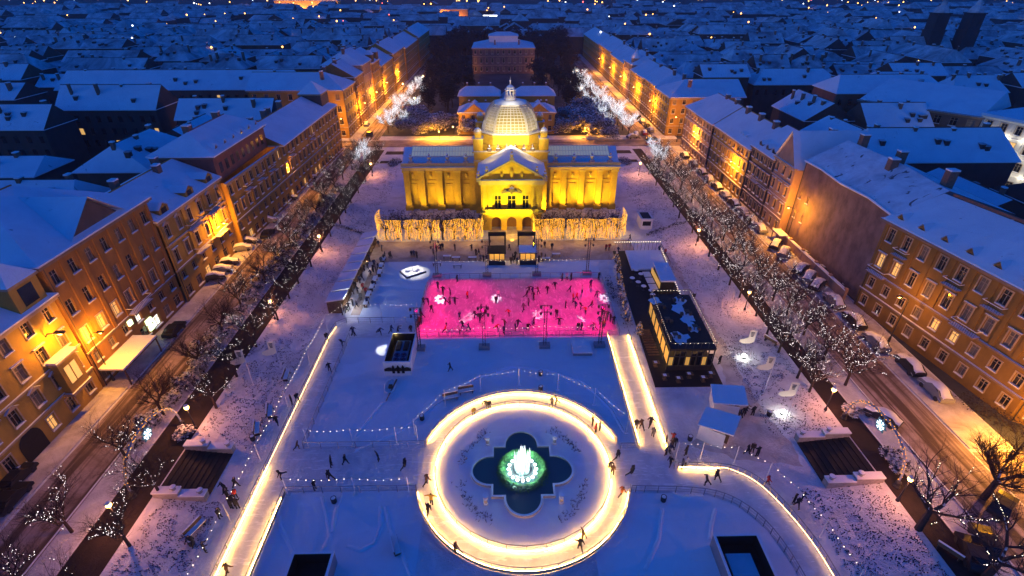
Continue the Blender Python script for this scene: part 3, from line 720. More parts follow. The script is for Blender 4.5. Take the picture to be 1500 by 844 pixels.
B = Bld('apartment_house', 'tall brown pilastered house with a dark gable on its snowy hip roof', (xl,65,ZS), M['brown'], trim='trim_dark')
P, L = B.facade((xl,54.4),(xl,75.9), ZS, [(3.0,.8,1.9,'shop'),(2.9,.8,1.5,'plain'),(4.4,1.2,2.2,'framed'),(4.5,1.2,2.2,'plain'),(4.6,1.2,2.0,'plain')], 7, ww=1.2, pil=(7,ZS+6,ZS+19), courses=(1,), lit=0.0, cornice=.7,
    litwin={(2,0):'lit_glass',(2,1):'lit_glass',(2,2):'lit_glass',(1,3):'lit_white',(0,4):'lit_white'})
B.plain((xl,75.9),(xl-22,75.9),ZS,B.top); B.plain((xl-22,54.4),(xl,54.4),ZS,B.top); B.plain((xl-22,75.9),(xl-22,54.4),ZS,B.top)
B.balcony(P, 9, 13.5, ZS+6.2, 1.2)
B.done(); zt = B.top
rf = roof(B.root, xl-22, xl, 54.4, 75.9, zt, 5.2, hip0=9, hip1=9, wall='brown', over=.7)
b = MB(); g0, g1 = 60.5, 70.5; gm = (g0+g1)/2
b.add([(xl-.2,g0,zt+.2),(xl-.2,g1,zt+.2),(xl-.2,gm,zt+4.2),(xl-9,gm,zt+4.2),(xl-1,g0-.4,zt+.4),(xl-1,g1+.4,zt+.4)], [(0,1,2)], 0)
b.add([(xl+.3,g0-.9,zt+.1),(xl+.3,gm,zt+4.5),(xl-10,gm,zt+4.5),(xl-2,g0-.9,zt+.1),(xl+.3,g1+.9,zt+.1),(xl-2,g1+.9,zt+.1)], [(0,1,2,3),(1,4,5,2)], 1)
b.build('gable', [M['darkwall'], M['roof_snow']], rf)
b = MB()
for (y, zz, w, hh, mm) in ((66.4,2.4,1.3,.9,0),(66.4,1.3,1.0,.8,0),(63.0,4.6,.8,.8,0)): b.box(xl+.02,y-w/2,ZS+zz,xl+.3,y+w/2,ZS+zz+hh,0)
b.build('shop_sign', glow('shop_sign_glow', (0.75,1.0,0.55), .5), B.root)
b = MB(); b.box(xl,54.8,ZS+2.6,xl+3.6,62.6,ZS+2.75,0); b.box(xl,54.8,ZS+2.75,xl+3.5,62.6,ZS+3.0,1)
for y in (55,62.4): b.box(xl+3.3,y-.08,ZS,xl+3.46,y+.08,ZS+2.6,0)
b.build('awning', [M['wood'], M['cap_snow']], B.root)

B = Bld('apartment_house', 'lower ochre house with snowy balconies and little roof gables next to the brown house', (xl+.3,86,ZS), M['tan'])
xf = xl+.3
P, L = B.facade((xf,76.1),(xf,97), ZS, [(3.3,.8,1.9,'shop'),(2.9,.8,1.5,'plain'),(4.6,1.1,2.3,'hood'),(4.6,1.1,2.2,'pediment')], 6, courses=(1,2), lit=0.06, pil=(3,ZS+6.2,ZS+15))
for a in (6.5, 13.5): B.balcony(P, a, a+4, ZS+6.3, 1.1); B.balcony(P, a, a+4, ZS+10.9, 1.0)
B.plain((xf,97),(xf-16,97),ZS,B.top); B.plain((xf-16,97),(xf-16,76.1),ZS,B.top); B.done(); zt = B.top
rf = roof(B.root, xf-16, xf, 76.1, 97, zt, 3.6, wall='tan')
for y in (79,87,94): dormer(rf, xf-.1, y, zt, 1, 0, 1.3, 1.4, 4, wall='tan')
for y,x in ((83,-9.5),(91,-7),(95.5,-10)): chimney(rf, xf+x, y, zt+1.8, zt+5, .8, .8)

xf = xl+1.2
B = Bld('apartment_house', 'very long dark ochre house with a red attic storey and a snow-capped corner turret', (xf,130,ZS), M['tan'])
P, L = B.facade((xf,97.2),(xf+2.2,168), ZS, [(3.0,.8,1.7,'shop'),(3.0,.8,1.5,'plain'),(4.3,1.1,2.2,'hood'),(4.0,1.1,2.0,'framed')], 24, courses=(1,), lit=0.05, pil=(8,ZS+6.2,ZS+13.6))
B.plain((xf+2.2,168),(xf-13,168),ZS,B.top); B.plain((xf-14,168),(xf-14,97.2),ZS,B.top); B.plain((xf-14,97.2),(xf,97.2),ZS,B.top)
for a in (6,12,18,30,45): B.balcony(P, a, a+2.6, ZS+10.5, .9)
B.done(); zt = B.top
b = MB(); b.box(xf-13,98,zt,xf-1.4,122.5,zt+4.6,0); b.box(xf-13.3,97.7,zt+4.6,xf-1.0,122.8,zt+5,1)
for i in range(9): b.box(xf-1.4,99.6+i*2.5,zt+1.3,xf-1.36,100.8+i*2.5,zt+3.3,2)
b.build('attic_storey', [M['redbrick'],M['trim_dark'],M['glass']], B.root)
rf = roof(B.root, xf-13.3, xf-1.2, 98, 122.5, zt+5, 3.4, hip0=5, hip1=5, wall='redbrick')
for i in range(6): dormer(rf, xf-1.8, 101+i*3.8, zt+5, 1, 0, .55, .9, 1.6, wall='brown')
for y in (104,116): chimney(rf, xf-8, y, zt+7.2, zt+9.8, 1.1, .8)
rf = roof(B.root, xf-12.6, xf+2.0, 122.9, 168, zt, 4.0, hip1=7, wall='tan')
for y in (128,131,139,142,150): chimney(rf, xf-8, y, zt+2.2, zt+5.2, .9, .8)
b = MB(); b.box(xf-6,160.5,zt,xf+.5,167.4,zt+4.4,0); b.box(xf-6.3,160.2,zt+4.4,xf+.8,167.7,zt+4.8,1)
b.add([(xf-6.3,160.2,zt+4.8),(xf+.8,160.2,zt+4.8),(xf+.8,167.7,zt+4.8),(xf-6.3,167.7,zt+4.8),(xf-2.7,164,zt+8)], [(0,1,4),(1,2,4),(2,3,4),(3,0,4)], 2)
b.build('corner_turret', [M['darkwall'],M['trim'],M['cap_snow']], B.root)

# ---- right side
q0, q1 = (65.3,46.2), (61.3,73.6)
B = Bld('apartment_house', 'ornate orange-lit corner house with dormers at the right edge, snow on its ledges', (63,60,ZS), M['umber'], trim='trim_dark')
FR = [(3.6,1.0,1.7,'framed'),(3.6,.9,1.7,'framed'),(4.5,1.1,2.3,'hood'),(4.4,1.1,2.2,'framed')]
P, L = B.facade(q1, q0, ZS, FR, 9, courses=(0,1), lit=0.0, pil=(9,ZS+7.5,ZS+15.6), cornice=.8, courseout=.35, litwin={(2,1):'lit_glass',(1,4):'lit_glass',(1,5):'lit_glass',(2,0):'lit_glass'})
B.balcony(P, .6, 4, ZS+7.4, 1.1); B.balcony(P, 16.2, 20, ZS+7.5, 1.2); B.balcony(P, 3.4, 5.8, ZS+11.9, .9); B.balcony(P, 12.4, 15, ZS+11.9, .9); B.balcony(P, 18.4, 21, ZS+11.9, .9)
P, L = B.facade(q0, (70.5,41.8), ZS, FR, 2, courses=(0,1), lit=0.3, cornice=.8, courseout=.35); B.balcony(P, 1.4, 5.4, ZS+7.5, 1.2); B.balcony(P, 1.4, 5.4, ZS+11.9, 1.0)
P, L = B.facade((70.5,41.8),(98,41.8), ZS, FR, 8, courses=(0,1), lit=0.1, cornice=.8, courseout=.35)
B.plain((98,41.8),(98,58),ZS,B.top); B.plain((76,73.6),(61.3,73.6),ZS,B.top); B.plain((98,58),(76,73.6),ZS,B.top)
B.done(); zt = B.top
b = MB(); e = .7
T = [(61.3-e,73.8),(65.3-e,46),(70.3,41.8-e),(98.5,41.8-e),(98.5,55),(78,57),(76,73.8)]
r0, r1, r2 = (68.6,73.8,zt+4.2), (71.6,51,zt+4.6), (98.5,48.4,zt+4.2)
t3 = [(*p,zt+.25) for p in T]
b.poly([t3[1],t3[0],r0,r1][::-1]); b.poly([t3[2],t3[1],r1][::-1]); b.poly([t3[3],t3[2],r1,r2][::-1]); b.poly([t3[5],t3[4],r2,r1][::-1]); b.poly([t3[0],t3[6],r0],1); b.poly([t3[6],t3[5],r1,r0][::-1])
b.prism(T, zt, zt+.22, 2)
rf = b.build('roof', [M['roof_snow'], M['tan'], M['cap_snow']], B.root)
du = Vector((q0[0]-q1[0], q0[1]-q1[1])).normalized(); dn = (du.y, -du.x)
for i in range(7): dormer(rf, q1[0]+du.x*(1.8+i*3.9)-dn[0]*.2, q1[1]+du.y*(1.8+i*3.9)-dn[1]*.2, zt+.1, dn[0], dn[1], .6, .8, 1.8, wall='brown')
dormer(rf, 67.7, 44.3, zt+.1, -.65, -.76, 1.2, 1.3, 3, wall='brown')
for i in range(3): dormer(rf, 75+i*7, 41.9, zt+.1, 0, -1, .6, .8, 1.8, wall='brown')
b = MB(); b.tube((69.0,72.5,zt+4.5),(71.4,53,zt+4.9),.28,n=4); b.build('ridge_wall', M['redbrick'], rf)
chimney(rf, 76, 58.5, zt+2.4, zt+5.6, .9, .7); chimney(rf, 84, 50.5, zt+2.4, zt+5.6, .9, .7)

xr = 62.2
B = Bld('windowless_house', 'windowless purple-brown side of a house with patchy snow on its roof', (xr,88,ZS), M['firewall'], trim='trim_dark')
B.plain((xr,95.4),(xr,73.8),ZS,17.8); B.plain((xr+19,73.8),(xr+19,101),ZS,17.8); B.plain((xr,73.8),(xr+19,73.8),ZS,17.8)
B.wm = M['firewall']; P, L = B.facade((xr,101.2),(xr,95.4), ZS, [(4,1,1.6,None),(4.2,1,1.5,'plain'),(4.2,1,1.5,'plain'),(4.5,1,1.5,None)], 2, ww=.8, lit=0.0, cornice=0)
B.done()
b = MB(); pts = [(xr-.5,73.8,17.6),(xr-.5,80,18.1),(xr-.5,88,17.7),(xr-.5,95,18.1),(xr-.5,101,17.9)]; rg = [(xr+7,73.8,21.6),(xr+7.5,84,22),(xr+7,101,22)]
for a, c, e, g in ((0,1,0,0),(1,2,0,1),(2,3,1,1),(3,4,1,2)):
    b.poly([pts[c],pts[a],rg[e],rg[g]][::-1] if e != g else [pts[c],pts[a],rg[e]][::-1])
b.poly([pts[2],rg[0],rg[1]]) ; b.poly([rg[0],(xr+19.5,73.8,17.6),(xr+19.5,101,17.6),rg[2],rg[1]])
b.poly([pts[0],(xr+19.5,73.8,17.6),rg[0]],1)
for i in range(4): b.tube(pts[i], pts[i+1], .22, n=5, m=2)
rf = b.build('roof', [M['patchy_roof'],M['firewall'],M['cap_snow']], B.root)
for x,y,h in ((9,77,24.5),(8,98,24.6),(6,86,23.4),(11,91,23.2)): chimney(rf, xr+x, y, 19.5, h, 1.1, .8)

B = Bld('gabled_house', 'narrow pinkish house with a tall pointed gable beside the windowless wall', (61.0,105,ZS), M['pinkgrey'])
P, L = B.facade((60.6,110),(60.6,101.4), ZS, [(3.6,.9,1.8,'framed'),(3.9,1,2.1,'hood'),(3.9,1,2.1,'hood'),(3.8,1,1.9,'pediment')], 3, courses=(0,1,2), lit=0.04)
zt = B.top; B.w.add([(60.6,110,zt),(60.6,101.4,zt),(60.6,105.7,zt+6.2)], [(0,1,2)]); B.plain((60.6,101.4),(76,101.4),ZS,zt); B.plain((76,110),(60.6,110),ZS,zt); B.done()
b = MB(); b.add([(60.1,101.0,zt-.3),(60.1,105.7,zt+6.6),(76,105.7,zt+6.6),(76,101.0,zt-.3),(60.1,110.4,zt-.3),(76,110.4,zt-.3)], [(3,0,1,2),(2,1,4,5)]); rf = b.build('roof', M['roof_snow'], B.root)
chimney(rf, 70, 108, zt+2.5, zt+7, .9, .9)
B = Bld('apartment_house', 'dark sooty house with snowy sills between the pointed gable and a yellow-lit house', (60.8,116,ZS), M['darkwall'], trim='trim_dark')
P, L = B.facade((60.5,121.5),(60.5,110.2), ZS, [(3.4,.9,1.8,'framed'),(3.8,1,2.1,'hood'),(3.8,1,2.0,'hood'),(3.2,.9,1.6,'framed')], 5, courses=(0,1,), lit=0.0); zt=B.top
B.balcony(P, 4, 7.4, ZS+7.3); B.done(); rf = roof(B.root, 60.5, 75, 110.3, 121.5, zt, 4.6, wall='darkwall')
for y in (112.5,115.5,119): dormer(rf, 61, y, zt+.3, -1, 0, .8, 1, 2.4, wall='darkwall')
B = Bld('apartment_house', 'bright yellow-lit house with an arched doorway in the middle of the right row', (60.5,134,ZS), M['ochre'])
P, L = B.facade((60.2,146),(60.2,121.7), ZS, [(3.2,.9,1.7,'framed'),(3.4,1,1.9,'hood'),(3.4,1,1.9,'framed'),(3.0,.9,1.6,'framed')], 9, courses=(0,2), lit=0.03, skip={(0,4)}); zt=B.top
B.balcony(P, 10.5, 13.8, ZS+6.7); B.done()
b = MB(); b.box(60.12,133,ZS,60.16,134.7,ZS+3); b.build('doorway', M['black'], B.root)
rf = roof(B.root, 60.2, 74, 121.7, 146, zt, 4.8, wall='ochre')
for y in (125,133,141): chimney(rf, 66.5, y, zt+3.5, zt+6.4, .9, .8)
for y in (128,130,131.5): dormer(rf, 61.6, y, zt+.6, -1, 0, .45, .6, 1.2, wall='darkwall')
B = Bld('apartment_house', 'pinkish stucco corner house at the far end of the near right row', (60.5,158,ZS), M['pinkgrey'])
P, L = B.facade((59.8,170),(59.8,146.2), ZS, [(3.2,.9,1.7,'framed'),(3.4,1,1.9,'hood'),(3.4,1,1.9,'hood'),(3.0,.9,1.6,'framed')], 9, courses=(0,2), lit=0.03); zt=B.top
B.facade((74,170),(59.8,170), ZS, [(3.2,.9,1.7,'framed'),(3.4,1,1.9,'hood'),(3.4,1,1.9,'hood'),(3.0,.9,1.6,'framed')], 5, courses=(0,2), lit=0); B.done()
rf = roof(B.root, 59.8, 74, 146.2, 170, zt, 5.0, hip1=6, wall='pinkgrey')
for y in (150,157): chimney(rf, 67, y, zt+3.5, zt+6.6, .9, .8)

# ---- the rows of houses beyond the cross street
FARL = [(183,199,16,'ochre','ochre corner house with a lit south front past the cross street'),(199,211,17.5,'brown','dark brown house second in the far left row'),(211,226,20,'pinkgrey','tall pale pink house in the far left row'),
        (226,241,18.5,'brown','dark brown house with small roof towers in the far left row'),(241,268,15.5,'tan','tan house behind the white-lit trees on the left street'),(268,300,17,'ochre','orange-lit house far up the left street'),(300,345,16,'tan','long tan house at the far end of the left street'),(345,400,17,'ochre','last orange-lit house of the left street')]
for i, (y0,y1,h,wm,lab) in enumerate(FARL):
    xf = -54.2 + (y0-183)*0.02
    B = Bld('apartment_house', lab, (xf,y0,ZS), M[wm]); k = 4; g = (h-ZS*0)/4.0
    fl = [(h*.23,.8,h*.11,'framed'),(h*.26,1,h*.13,'framed'),(h*.26,1,h*.13,'framed'),(h*.25,.9,h*.12,'framed')]
    B.facade((xf,y0),(xf,y1), ZS, fl, min(12, max(4, int((y1-y0)/3.0))), courses=(0,), lit=0.06); zt = B.top
    if i == 0: B.facade((xf-32,y0),(xf,y0), ZS, fl, 8, ww=1.3, courses=(0,), lit=0.0)
    else: B.plain((xf-15,y0),(xf,y0),ZS,zt)
    B.plain((xf,y1),(xf-15,y1),ZS,zt); B.done()
    if i == 0: rf = roof(B.root, xf-32, xf, y0, y1, zt, 4.5, axis='x', hip1=8, wall=wm)
    else: rf = roof(B.root, xf-15, xf, y0, y1, zt, 4.6, wall=wm, hip0=0 if i % 2 else 4)
    for c in range(2): chimney(rf, xf-7-c*2, y0+3+(y1-y0-6)*c, zt+3, zt+6, .8, .8)
    if i == 3:
        b = MB()
        for yy in (227.5, 236): b.box(xf-3,yy,zt,xf+.2,yy+3.4,zt+3.2,0); b.add([(xf-3.2,yy-.2,zt+3.2),(xf+.4,yy-.2,zt+3.2),(xf+.4,yy+3.6,zt+3.2),(xf-3.2,yy+3.6,zt+3.2),(xf-1.4,yy+1.7,zt+5)], [(0,1,4),(1,2,4),(2,3,4),(3,0,4)], 1)
        b.build('roof_turrets', [M[wm], M['cap_snow']], B.root).name = 'roof_turret'
FARR = [(184,203,13,'tan','tan corner house past the cross street on the right'),(203,222,13.5,'brown','brown house second in the far right row'),(222,246,13,'ochre','yellow-lit house third in the far right row'),(246,262,15,'pinkgrey','pale house with a small dome in the far right row'),
        (262,296,13.5,'ochre','brightly lit house far up the right street'),(296,335,14.5,'tan','tan house near the far end of the right street'),(335,400,14,'ochre','last long lit house of the right street')]
for i, (y0,y1,h,wm,lab) in enumerate(FARR):
    xf = 58.4
    B = Bld('apartment_house', lab, (xf,y0,ZS), M[wm])
    fl = [(h*.26,.8,h*.13,'framed'),(h*.25,1,h*.13,'framed'),(h*.25,1,h*.13,'framed'),(h*.24,.8,h*.12,'framed')]
    B.facade((xf,y1),(xf,y0), ZS, fl, min(12, max(4, int((y1-y0)/2.8))), courses=(0,), lit=0.05); zt = B.top
    if i == 0: B.facade((xf,y0),(xf+24,y0), ZS, fl, 7, courses=(0,), lit=0)
    else: B.plain((xf,y0),(xf+15,y0),ZS,zt)
    B.plain((xf+15,y1),(xf,y1),ZS,zt); B.done()
    if i == 0: rf = roof(B.root, xf, xf+26, y0, y1, zt, 4.4, axis='x', hip0=8, wall=wm)
    else: rf = roof(B.root, xf, xf+15, y0, y1, zt, 4.4, wall=wm, hip0=4 if i % 2 else 0)
    for c in range(2): chimney(rf, xf+7+c*2, y0+3+(y1-y0-6)*c, zt+3, zt+5.6, .8, .8)
    if i == 3:
        b = MB(); b.lathe(xf+2.2, y0+3, [(2,zt),(2,zt+2.4),(2.2,zt+2.6)],10,0); b.lathe(xf+2.2,y0+3,[(2.2,zt+2.6),(1.9,zt+3.8),(1.1,zt+4.8),(.3,zt+5.4),(.12,zt+6.6)],10,1); b.build('roof_dome', [M[wm],M['cap_snow']], B.root)
# ================================================================ the yellow pavilion
ax = 1.9
B = Bld('exhibition_pavilion', 'yellow floodlit exhibition pavilion with glass dome and pedimented portico', (ax,107,0), M['pav'], cat='pavilion', trim='pav_ledge')
RT = B.root
WH = 11.1
for sgn in (-1, 1):
    x0, x1 = (ax-26, ax-8.6) if sgn < 0 else (ax+8.6, ax+26)
    # wing wall with recessed bays between broad pilasters
    B.plain((x0,120),(x1,120),0,WH); B.plain((x1,132),(x0,132),0,WH)
    if sgn < 0: B.plain((x0,132),(x0,120),0,WH)
    else: B.plain((x1,120),(x1,132),0,WH)
    n = 4; Lw = 17.4
    for i in range(n+1):
        c = x0 + Lw*i/n; c = clamp(c, x0+.75, x1-.75)
        b = MB(); b.box(c-.7,119.1,1.2,c+.7,120.1,WH-.9,0); b.box(c-.95,118.9,0,c+.95,120.1,1.2,0); b.box(c-.9,118.95,WH-1.4,c+.9,120.1,WH-.9,1); b.build('pilaster', [M['pav'],M['pav_trim']], RT)
    for i in range(n):
        c = x0 + Lw*(i+.5)/n; b = MB()
        b.box(c-1.25,119.86,7.3,c+1.25,120.05,7.55,0); b.box(c-1.2,119.88,2.6,c+1.2,120.05,2.8,0); b.box(c-.35,119.8,8.4,c+.35,120.05,9.2,0); b.box(c-.9,119.84,2.8,c+.9,120.05,6.6,0); b.box(c-.7,119.8,3.0,c+.7,120.06,6.2,0)
        b.lathe(c,119.75,[(.1,8.2),(.32,8.6),(.25,9.1),(.08,9.3)],6,1); b.build('wall_relief', [M['pav'],M['pav_trim']], RT)
    b = MB(); xa, xb = x0-.35, x1+.35
    b.box(x0-.12,119.0,WH-.9,x1+.12,120.1,WH-.3,0); b.box(xa,118.6,WH-.3,xb,120.2,WH,0); b.box(xa,119.3,WH,xb,119.65,WH+.75,0); b.box(xa,119.25,WH+.75,xb,119.7,WH+.85,0)
    e = x0 if sgn < 0 else x1; b.box(e-.4,120.2,WH-.3,e+.4,132,WH+.5,0)
    b.build('wing_cornice', M['pav_ledge'], RT)
    # roof: snowy lower slopes, then a glazed skylight
    b = MB(); q0, q1 = x0-.1, x1+.1
    zs = [(120.0,WH+.15),(122.2,WH+1.5),(125.6,WH+3.0),(129.2,WH+1.5),(132,WH+.15)]
    b.quad((q0,120,zs[0][1]),(q1,120,zs[0][1]),(q1,122.2,zs[1][1]),(q0,122.2,zs[1][1]),0); b.quad((q0,129.2,zs[3][1]),(q1,129.2,zs[3][1]),(q1,132,zs[4][1]),(q0,132,zs[4][1]),0)
    i0, i1 = (x0+1.9, x1) if sgn < 0 else (x0, x1-1.9)
    for (a0,a1) in ((q0,i0),(i1,q1)):
        if a1-a0 > .3: b.quad((a0,122.2,zs[1][1]),(a1,122.2,zs[1][1]),(a1,125.6,zs[2][1]),(a0,125.6,zs[2][1]),0); b.quad((a0,125.6,zs[2][1]),(a1,125.6,zs[2][1]),(a1,129.2,zs[3][1]),(a0,129.2,zs[3][1]),0)
    e = q0 if sgn < 0 else q1
    b.poly([(e,*zz) for zz in zs],1); rf = b.build('wing_roof', [M['roof_snow'],M['pav']], RT)
    b = MB()
    b.quad((i0,122.2,zs[1][1]),(i1,122.2,zs[1][1]),(i1,125.6,zs[2][1]),(i0,125.6,zs[2][1]),0); b.quad((i0,125.6,zs[2][1]),(i1,125.6,zs[2][1]),(i1,129.2,zs[3][1]),(i0,129.2,zs[3][1]),0)
    k = 22
    for i in range(k+1):
        x = i0+(i1-i0)*i/k; b.tube((x,122.15,zs[1][1]+.08),(x,125.6,zs[2][1]+.08),.075,n=4,m=1)
    b.tube((i0,125.6,zs[2][1]+.1),(i1,125.6,zs[2][1]+.1),.14,n=4,m=1); b.tube((i0,122.2,zs[1][1]+.1),(i1,122.2,zs[1][1]+.1),.14,n=4,m=1); b.tube((i0,123.9,zs[1][1]+.85),(i1,123.9,zs[1][1]+.85),.06,n=4,m=1)
    if 'skylight' not in M: M['skylight'] = glow('lit_skylight_glass', (0.9,0.85,0.6), 0.035)
    b.build('skylight', [M['skylight'],M['white_trim']], rf)
    for i in range(4):
        x = x0 + Lw*(i+.5)/n if sgn > 0 else x0 + Lw*(i+.5)/n; b = MB()
        b.box(x-.6,119.4,WH+.85,x+.6,120.0,WH+1.3,0); b.lathe(x,119.7,[(.18,WH+1.3),(.22,WH+1.5),(.5,WH+2.0),(.55,WH+2.3),(.2,WH+2.5),(.3,WH+2.8),(.05,WH+3.1)],8,0); b.build('roof_urn', M['stone'], RT)
# centre block
cx0, cx1 = ax-8.6, ax+8.6; CH = 15.1
B.plain((cx0,117),(cx1,117),0,CH); B.plain((cx1,117),(cx1,135),0,CH); B.plain((cx1,135),(cx0,135),0,CH); B.plain((cx0,135),(cx0,117),0,CH)
B.w.quad((cx0,117,CH),(cx1,117,CH),(cx1,135,CH),(cx0,135,CH))
b = MB(); b.box(cx0-.4,116.6,CH,cx1+.4,117.2,CH+.35,0); b.box(cx0-.4,117.2,CH,cx0+.2,135,CH+.35,0); b.box(cx1-.2,117.2,CH,cx1+.4,135,CH+.35,0); b.box(cx0-.2,116.8,CH-2.2,cx1+.2,117.05,CH-1.8,0)
b.build('centre_cornice', M['pav_ledge'], RT)
for sx in (-1,1):
    for yy in (118.2, 133.6):
        x = ax+sx*7.6; b = MB(); b.box(x-1.1,yy-1.1,CH+.35,x+1.1,yy+1.1,CH+3.0,0); b.box(x-1.25,yy-1.25,CH+3.0,x+1.25,yy+1.25,CH+3.25,1); b.box(x-.75,yy-.75,CH+3.25,x+.75,yy+.75,CH+4.3,0)
        b.lathe(x,yy,[(.95,CH+4.3),(.9,CH+4.7),(.6,CH+5.2),(.15,CH+5.5),(.05,CH+6)],8,1); b.build('corner_pylon', [M['pav'],M['pav_ledge']], RT)
# drum, glass dome, lantern
dc = (ax, 126.0)
OC = [(1,-.6),(1,.6),(.6,1),(-.6,1),(-1,.6),(-1,-.6),(-.6,-1),(.6,-1)]
def octp(r, z): return [(dc[0]+r*a*.93, dc[1]+r*c*.93, z) for a, c in OC]
def oct_rings(b, prof, m=0):
    P = sum([octp(r,z) for r,z in prof], []); b.add(P, [(j*8+i, j*8+(i+1)%8, j*8+8+(i+1)%8, j*8+8+i) for j in range(len(prof)-1) for i in range(8)], m)
b = MB(); prof = [(8.1,CH),(8.1,CH+1.0),(7.7,CH+1.2),(7.5,CH+3.0),(7.8,CH+3.1),(7.8,CH+3.4)]
oct_rings(b, prof); b.build('drum', M['pav'], RT)
DZ = CH+3.4
dp = [(6.9,DZ),(6.8,DZ+.9),(6.5,DZ+2.2),(5.95,DZ+3.5),(5.2,DZ+4.6),(4.5,DZ+5.4),(3.8,DZ+5.9)]
b = MB(); oct_rings(b, [(r-.12,z) for r, z in dp])
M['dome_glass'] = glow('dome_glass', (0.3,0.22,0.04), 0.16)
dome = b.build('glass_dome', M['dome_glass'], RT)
b = MB()                                            # white glazing bars
for i in range(8):
    A, C = octp(1,0)[i], octp(1,0)[(i+1)%8]
    A = (A[0]-dc[0], A[1]-dc[1]); C = (C[0]-dc[0], C[1]-dc[1])
    for j in range(9):
        t = j/8; d = (A[0]+(C[0]-A[0])*t, A[1]+(C[1]-A[1])*t); w = .36 if j in (0,8) else (.14 if j % 4 == 0 else .08)
        b.path([(dc[0]+d[0]*r, dc[1]+d[1]*r, z) for r, z in dp], w, 4)
    for r, z in dp + [((dp[k][0]+dp[k+1][0])/2, (dp[k][1]+dp[k+1][1])/2) for k in range(6)]:
        b.tube((dc[0]+A[0]*r,dc[1]+A[1]*r,z),(dc[0]+C[0]*r,dc[1]+C[1]*r,z),.085,n=4)
    for k in range(7):                                # snow caught on the lowest row
        t = (k+.5)/7; r = 7.2; b.octa((dc[0]+(A[0]+(C[0]-A[0])*t)*r, dc[1]+(A[1]+(C[1]-A[1])*t)*r, DZ+.35), .28)
oct_rings(b, [(7.45,DZ-.05),(7.45,DZ+.3),(7.1,DZ+.32)]); oct_rings(b, [(4.1,DZ+5.75),(4.2,DZ+6.0),(3.8,DZ+6.05)])
b.build('glazing_frame', M['white_trim'], dome)
b = MB(); LZ = DZ+6.0
oct_rings(b, [(4.0,LZ),(3.4,LZ+.25),(2.4,LZ+.45),(1.5,LZ+.5)]); b.build('dome_cap', M['roof_snow'], RT)
b = MB(); b.lathe(*dc, [(1.6,LZ+.3),(1.55,LZ+.8),(1.35,LZ+.9),(1.3,LZ+1.3),(1.45,LZ+1.4),(1.45,LZ+1.5)], 8, 0)
for i in range(8):
    t = 2*PI*i/8; b.tube((dc[0]+1.05*math.cos(t),dc[1]+1.05*math.sin(t),LZ+1.45),(dc[0]+1.05*math.cos(t),dc[1]+1.05*math.sin(t),LZ+2.7),.15,n=6)
b.lathe(*dc, [(1.35,LZ+2.7),(1.4,LZ+2.9),(1.15,LZ+3.0),(.95,LZ+3.4),(.5,LZ+3.75),(.18,LZ+3.9),(.14,LZ+4.6),(.25,LZ+4.75),(.05,LZ+5),(.03,LZ+5.7)], 8, 0)
b.build('lantern', mat('lantern_stone', (0.6,0.55,0.48), 0.7, 0.1, 2, snow=.5), RT)
# portico
px0, px1, py_, PH = ax-6.8, ax+6.8, 107.0, 12.3
def pw(x0,x1,z0,z1): B.w.quad((x0,py_,z0),(x1,py_,z0),(x1,py_,z1),(x0,py_,z1))
zg = 4.6                                            # ground floor with three arches
for sgn in (-1,1):
    B.plain((px0,117),(px0,py_),0,PH) if sgn < 0 else B.plain((px1,py_),(px1,117),0,PH)
xs_ = [px0, ax-4.6, ax-2.4, ax-1.1, ax+1.1, ax+2.4, ax+4.6, px1]
for i in (0,2,4,6): pw(xs_[i],xs_[i+1],0,zg)
for i in (1,3,5):
    a, c = xs_[i], xs_[i+1]; r = (c-a)/2; m_ = (a+c)/2; zc = 2.2; k = 10
    for j in range(k):
        t0, t1 = PI-PI*j/k, PI-PI*(j+1)/k; p, q = (m_+r*math.cos(t0), zc+r*math.sin(t0)), (m_+r*math.cos(t1), zc+r*math.sin(t1))
        B.w.quad((p[0],py_,p[1]),(q[0],py_,q[1]),(q[0],py_,zg),(p[0],py_,zg)); B.w.quad((p[0],py_,p[1]),(p[0],py_+2,p[1]),(q[0],py_+2,q[1]),(q[0],py_,q[1]))
    for xx in (a,c): B.w.quad((xx,py_,0),(xx,py_+2,0),(xx,py_+2,zc),(xx,py_,zc))
b = MB(); b.box(px0+.2,py_+2,0,px1-.2,py_+2.1,zg); b.build('entrance_wall', M['brown'], RT)
wins = [(ax-3.1,1.5,2.5),(ax,1.9,2.6),(ax+3.1,1.5,2.5)]
xe = [px0]+sum([[c-w/2,c+w/2] for c,w,h in wins],[])+[px1]; z0, z1 = 5.2, 8.4
pw(px0,px1,zg,z0); pw(px0,px1,z1,PH)
for i in range(0,8,2): pw(xe[i],xe[i+1],z0,z1)
for i, (c,w,h) in enumerate(wins):
    a, e = c-w/2, c+w/2
    for p, q in (((a,py_),(a,py_+.5)),((e,py_+.5),(e,py_))): B.w.quad((*p,z0),(*q,z0),(*q,z1),(*p,z1))
    B.w.quad((a,py_+.5,z1),(e,py_+.5,z1),(e,py_,z1),(a,py_,z1)); B.w.quad((a,py_,z0),(e,py_,z0),(e,py_+.5,z0),(a,py_+.5,z0))
    b = MB(); yw = py_+.32; b.quad((a,yw+.1,z0),(e,yw+.1,z0),(e,yw+.1,z1),(a,yw+.1,z1),1)
    for xx in (a+.06,c,e-.06): b.box(xx-.06,yw,z0,xx+.06,yw+.08,z1,0)
    for zz in (z0+.06,z0+2.1,z1-.06): b.box(a+.12,yw+.01,zz-.06,e-.12,yw+.07,zz+.06,0)
    b.build('portico_window', [M['pav_trim'],M['glass']], RT)
b = MB(); b.box(px0-.25,py_-1.1,zg-.1,px1+.25,py_+.05,zg+.2,0); b.box(px0+.9,py_-1.05,zg+.2,px1-.9,py_-.9,zg+.95,0); b.build('balcony', M['pav_trim'], RT)
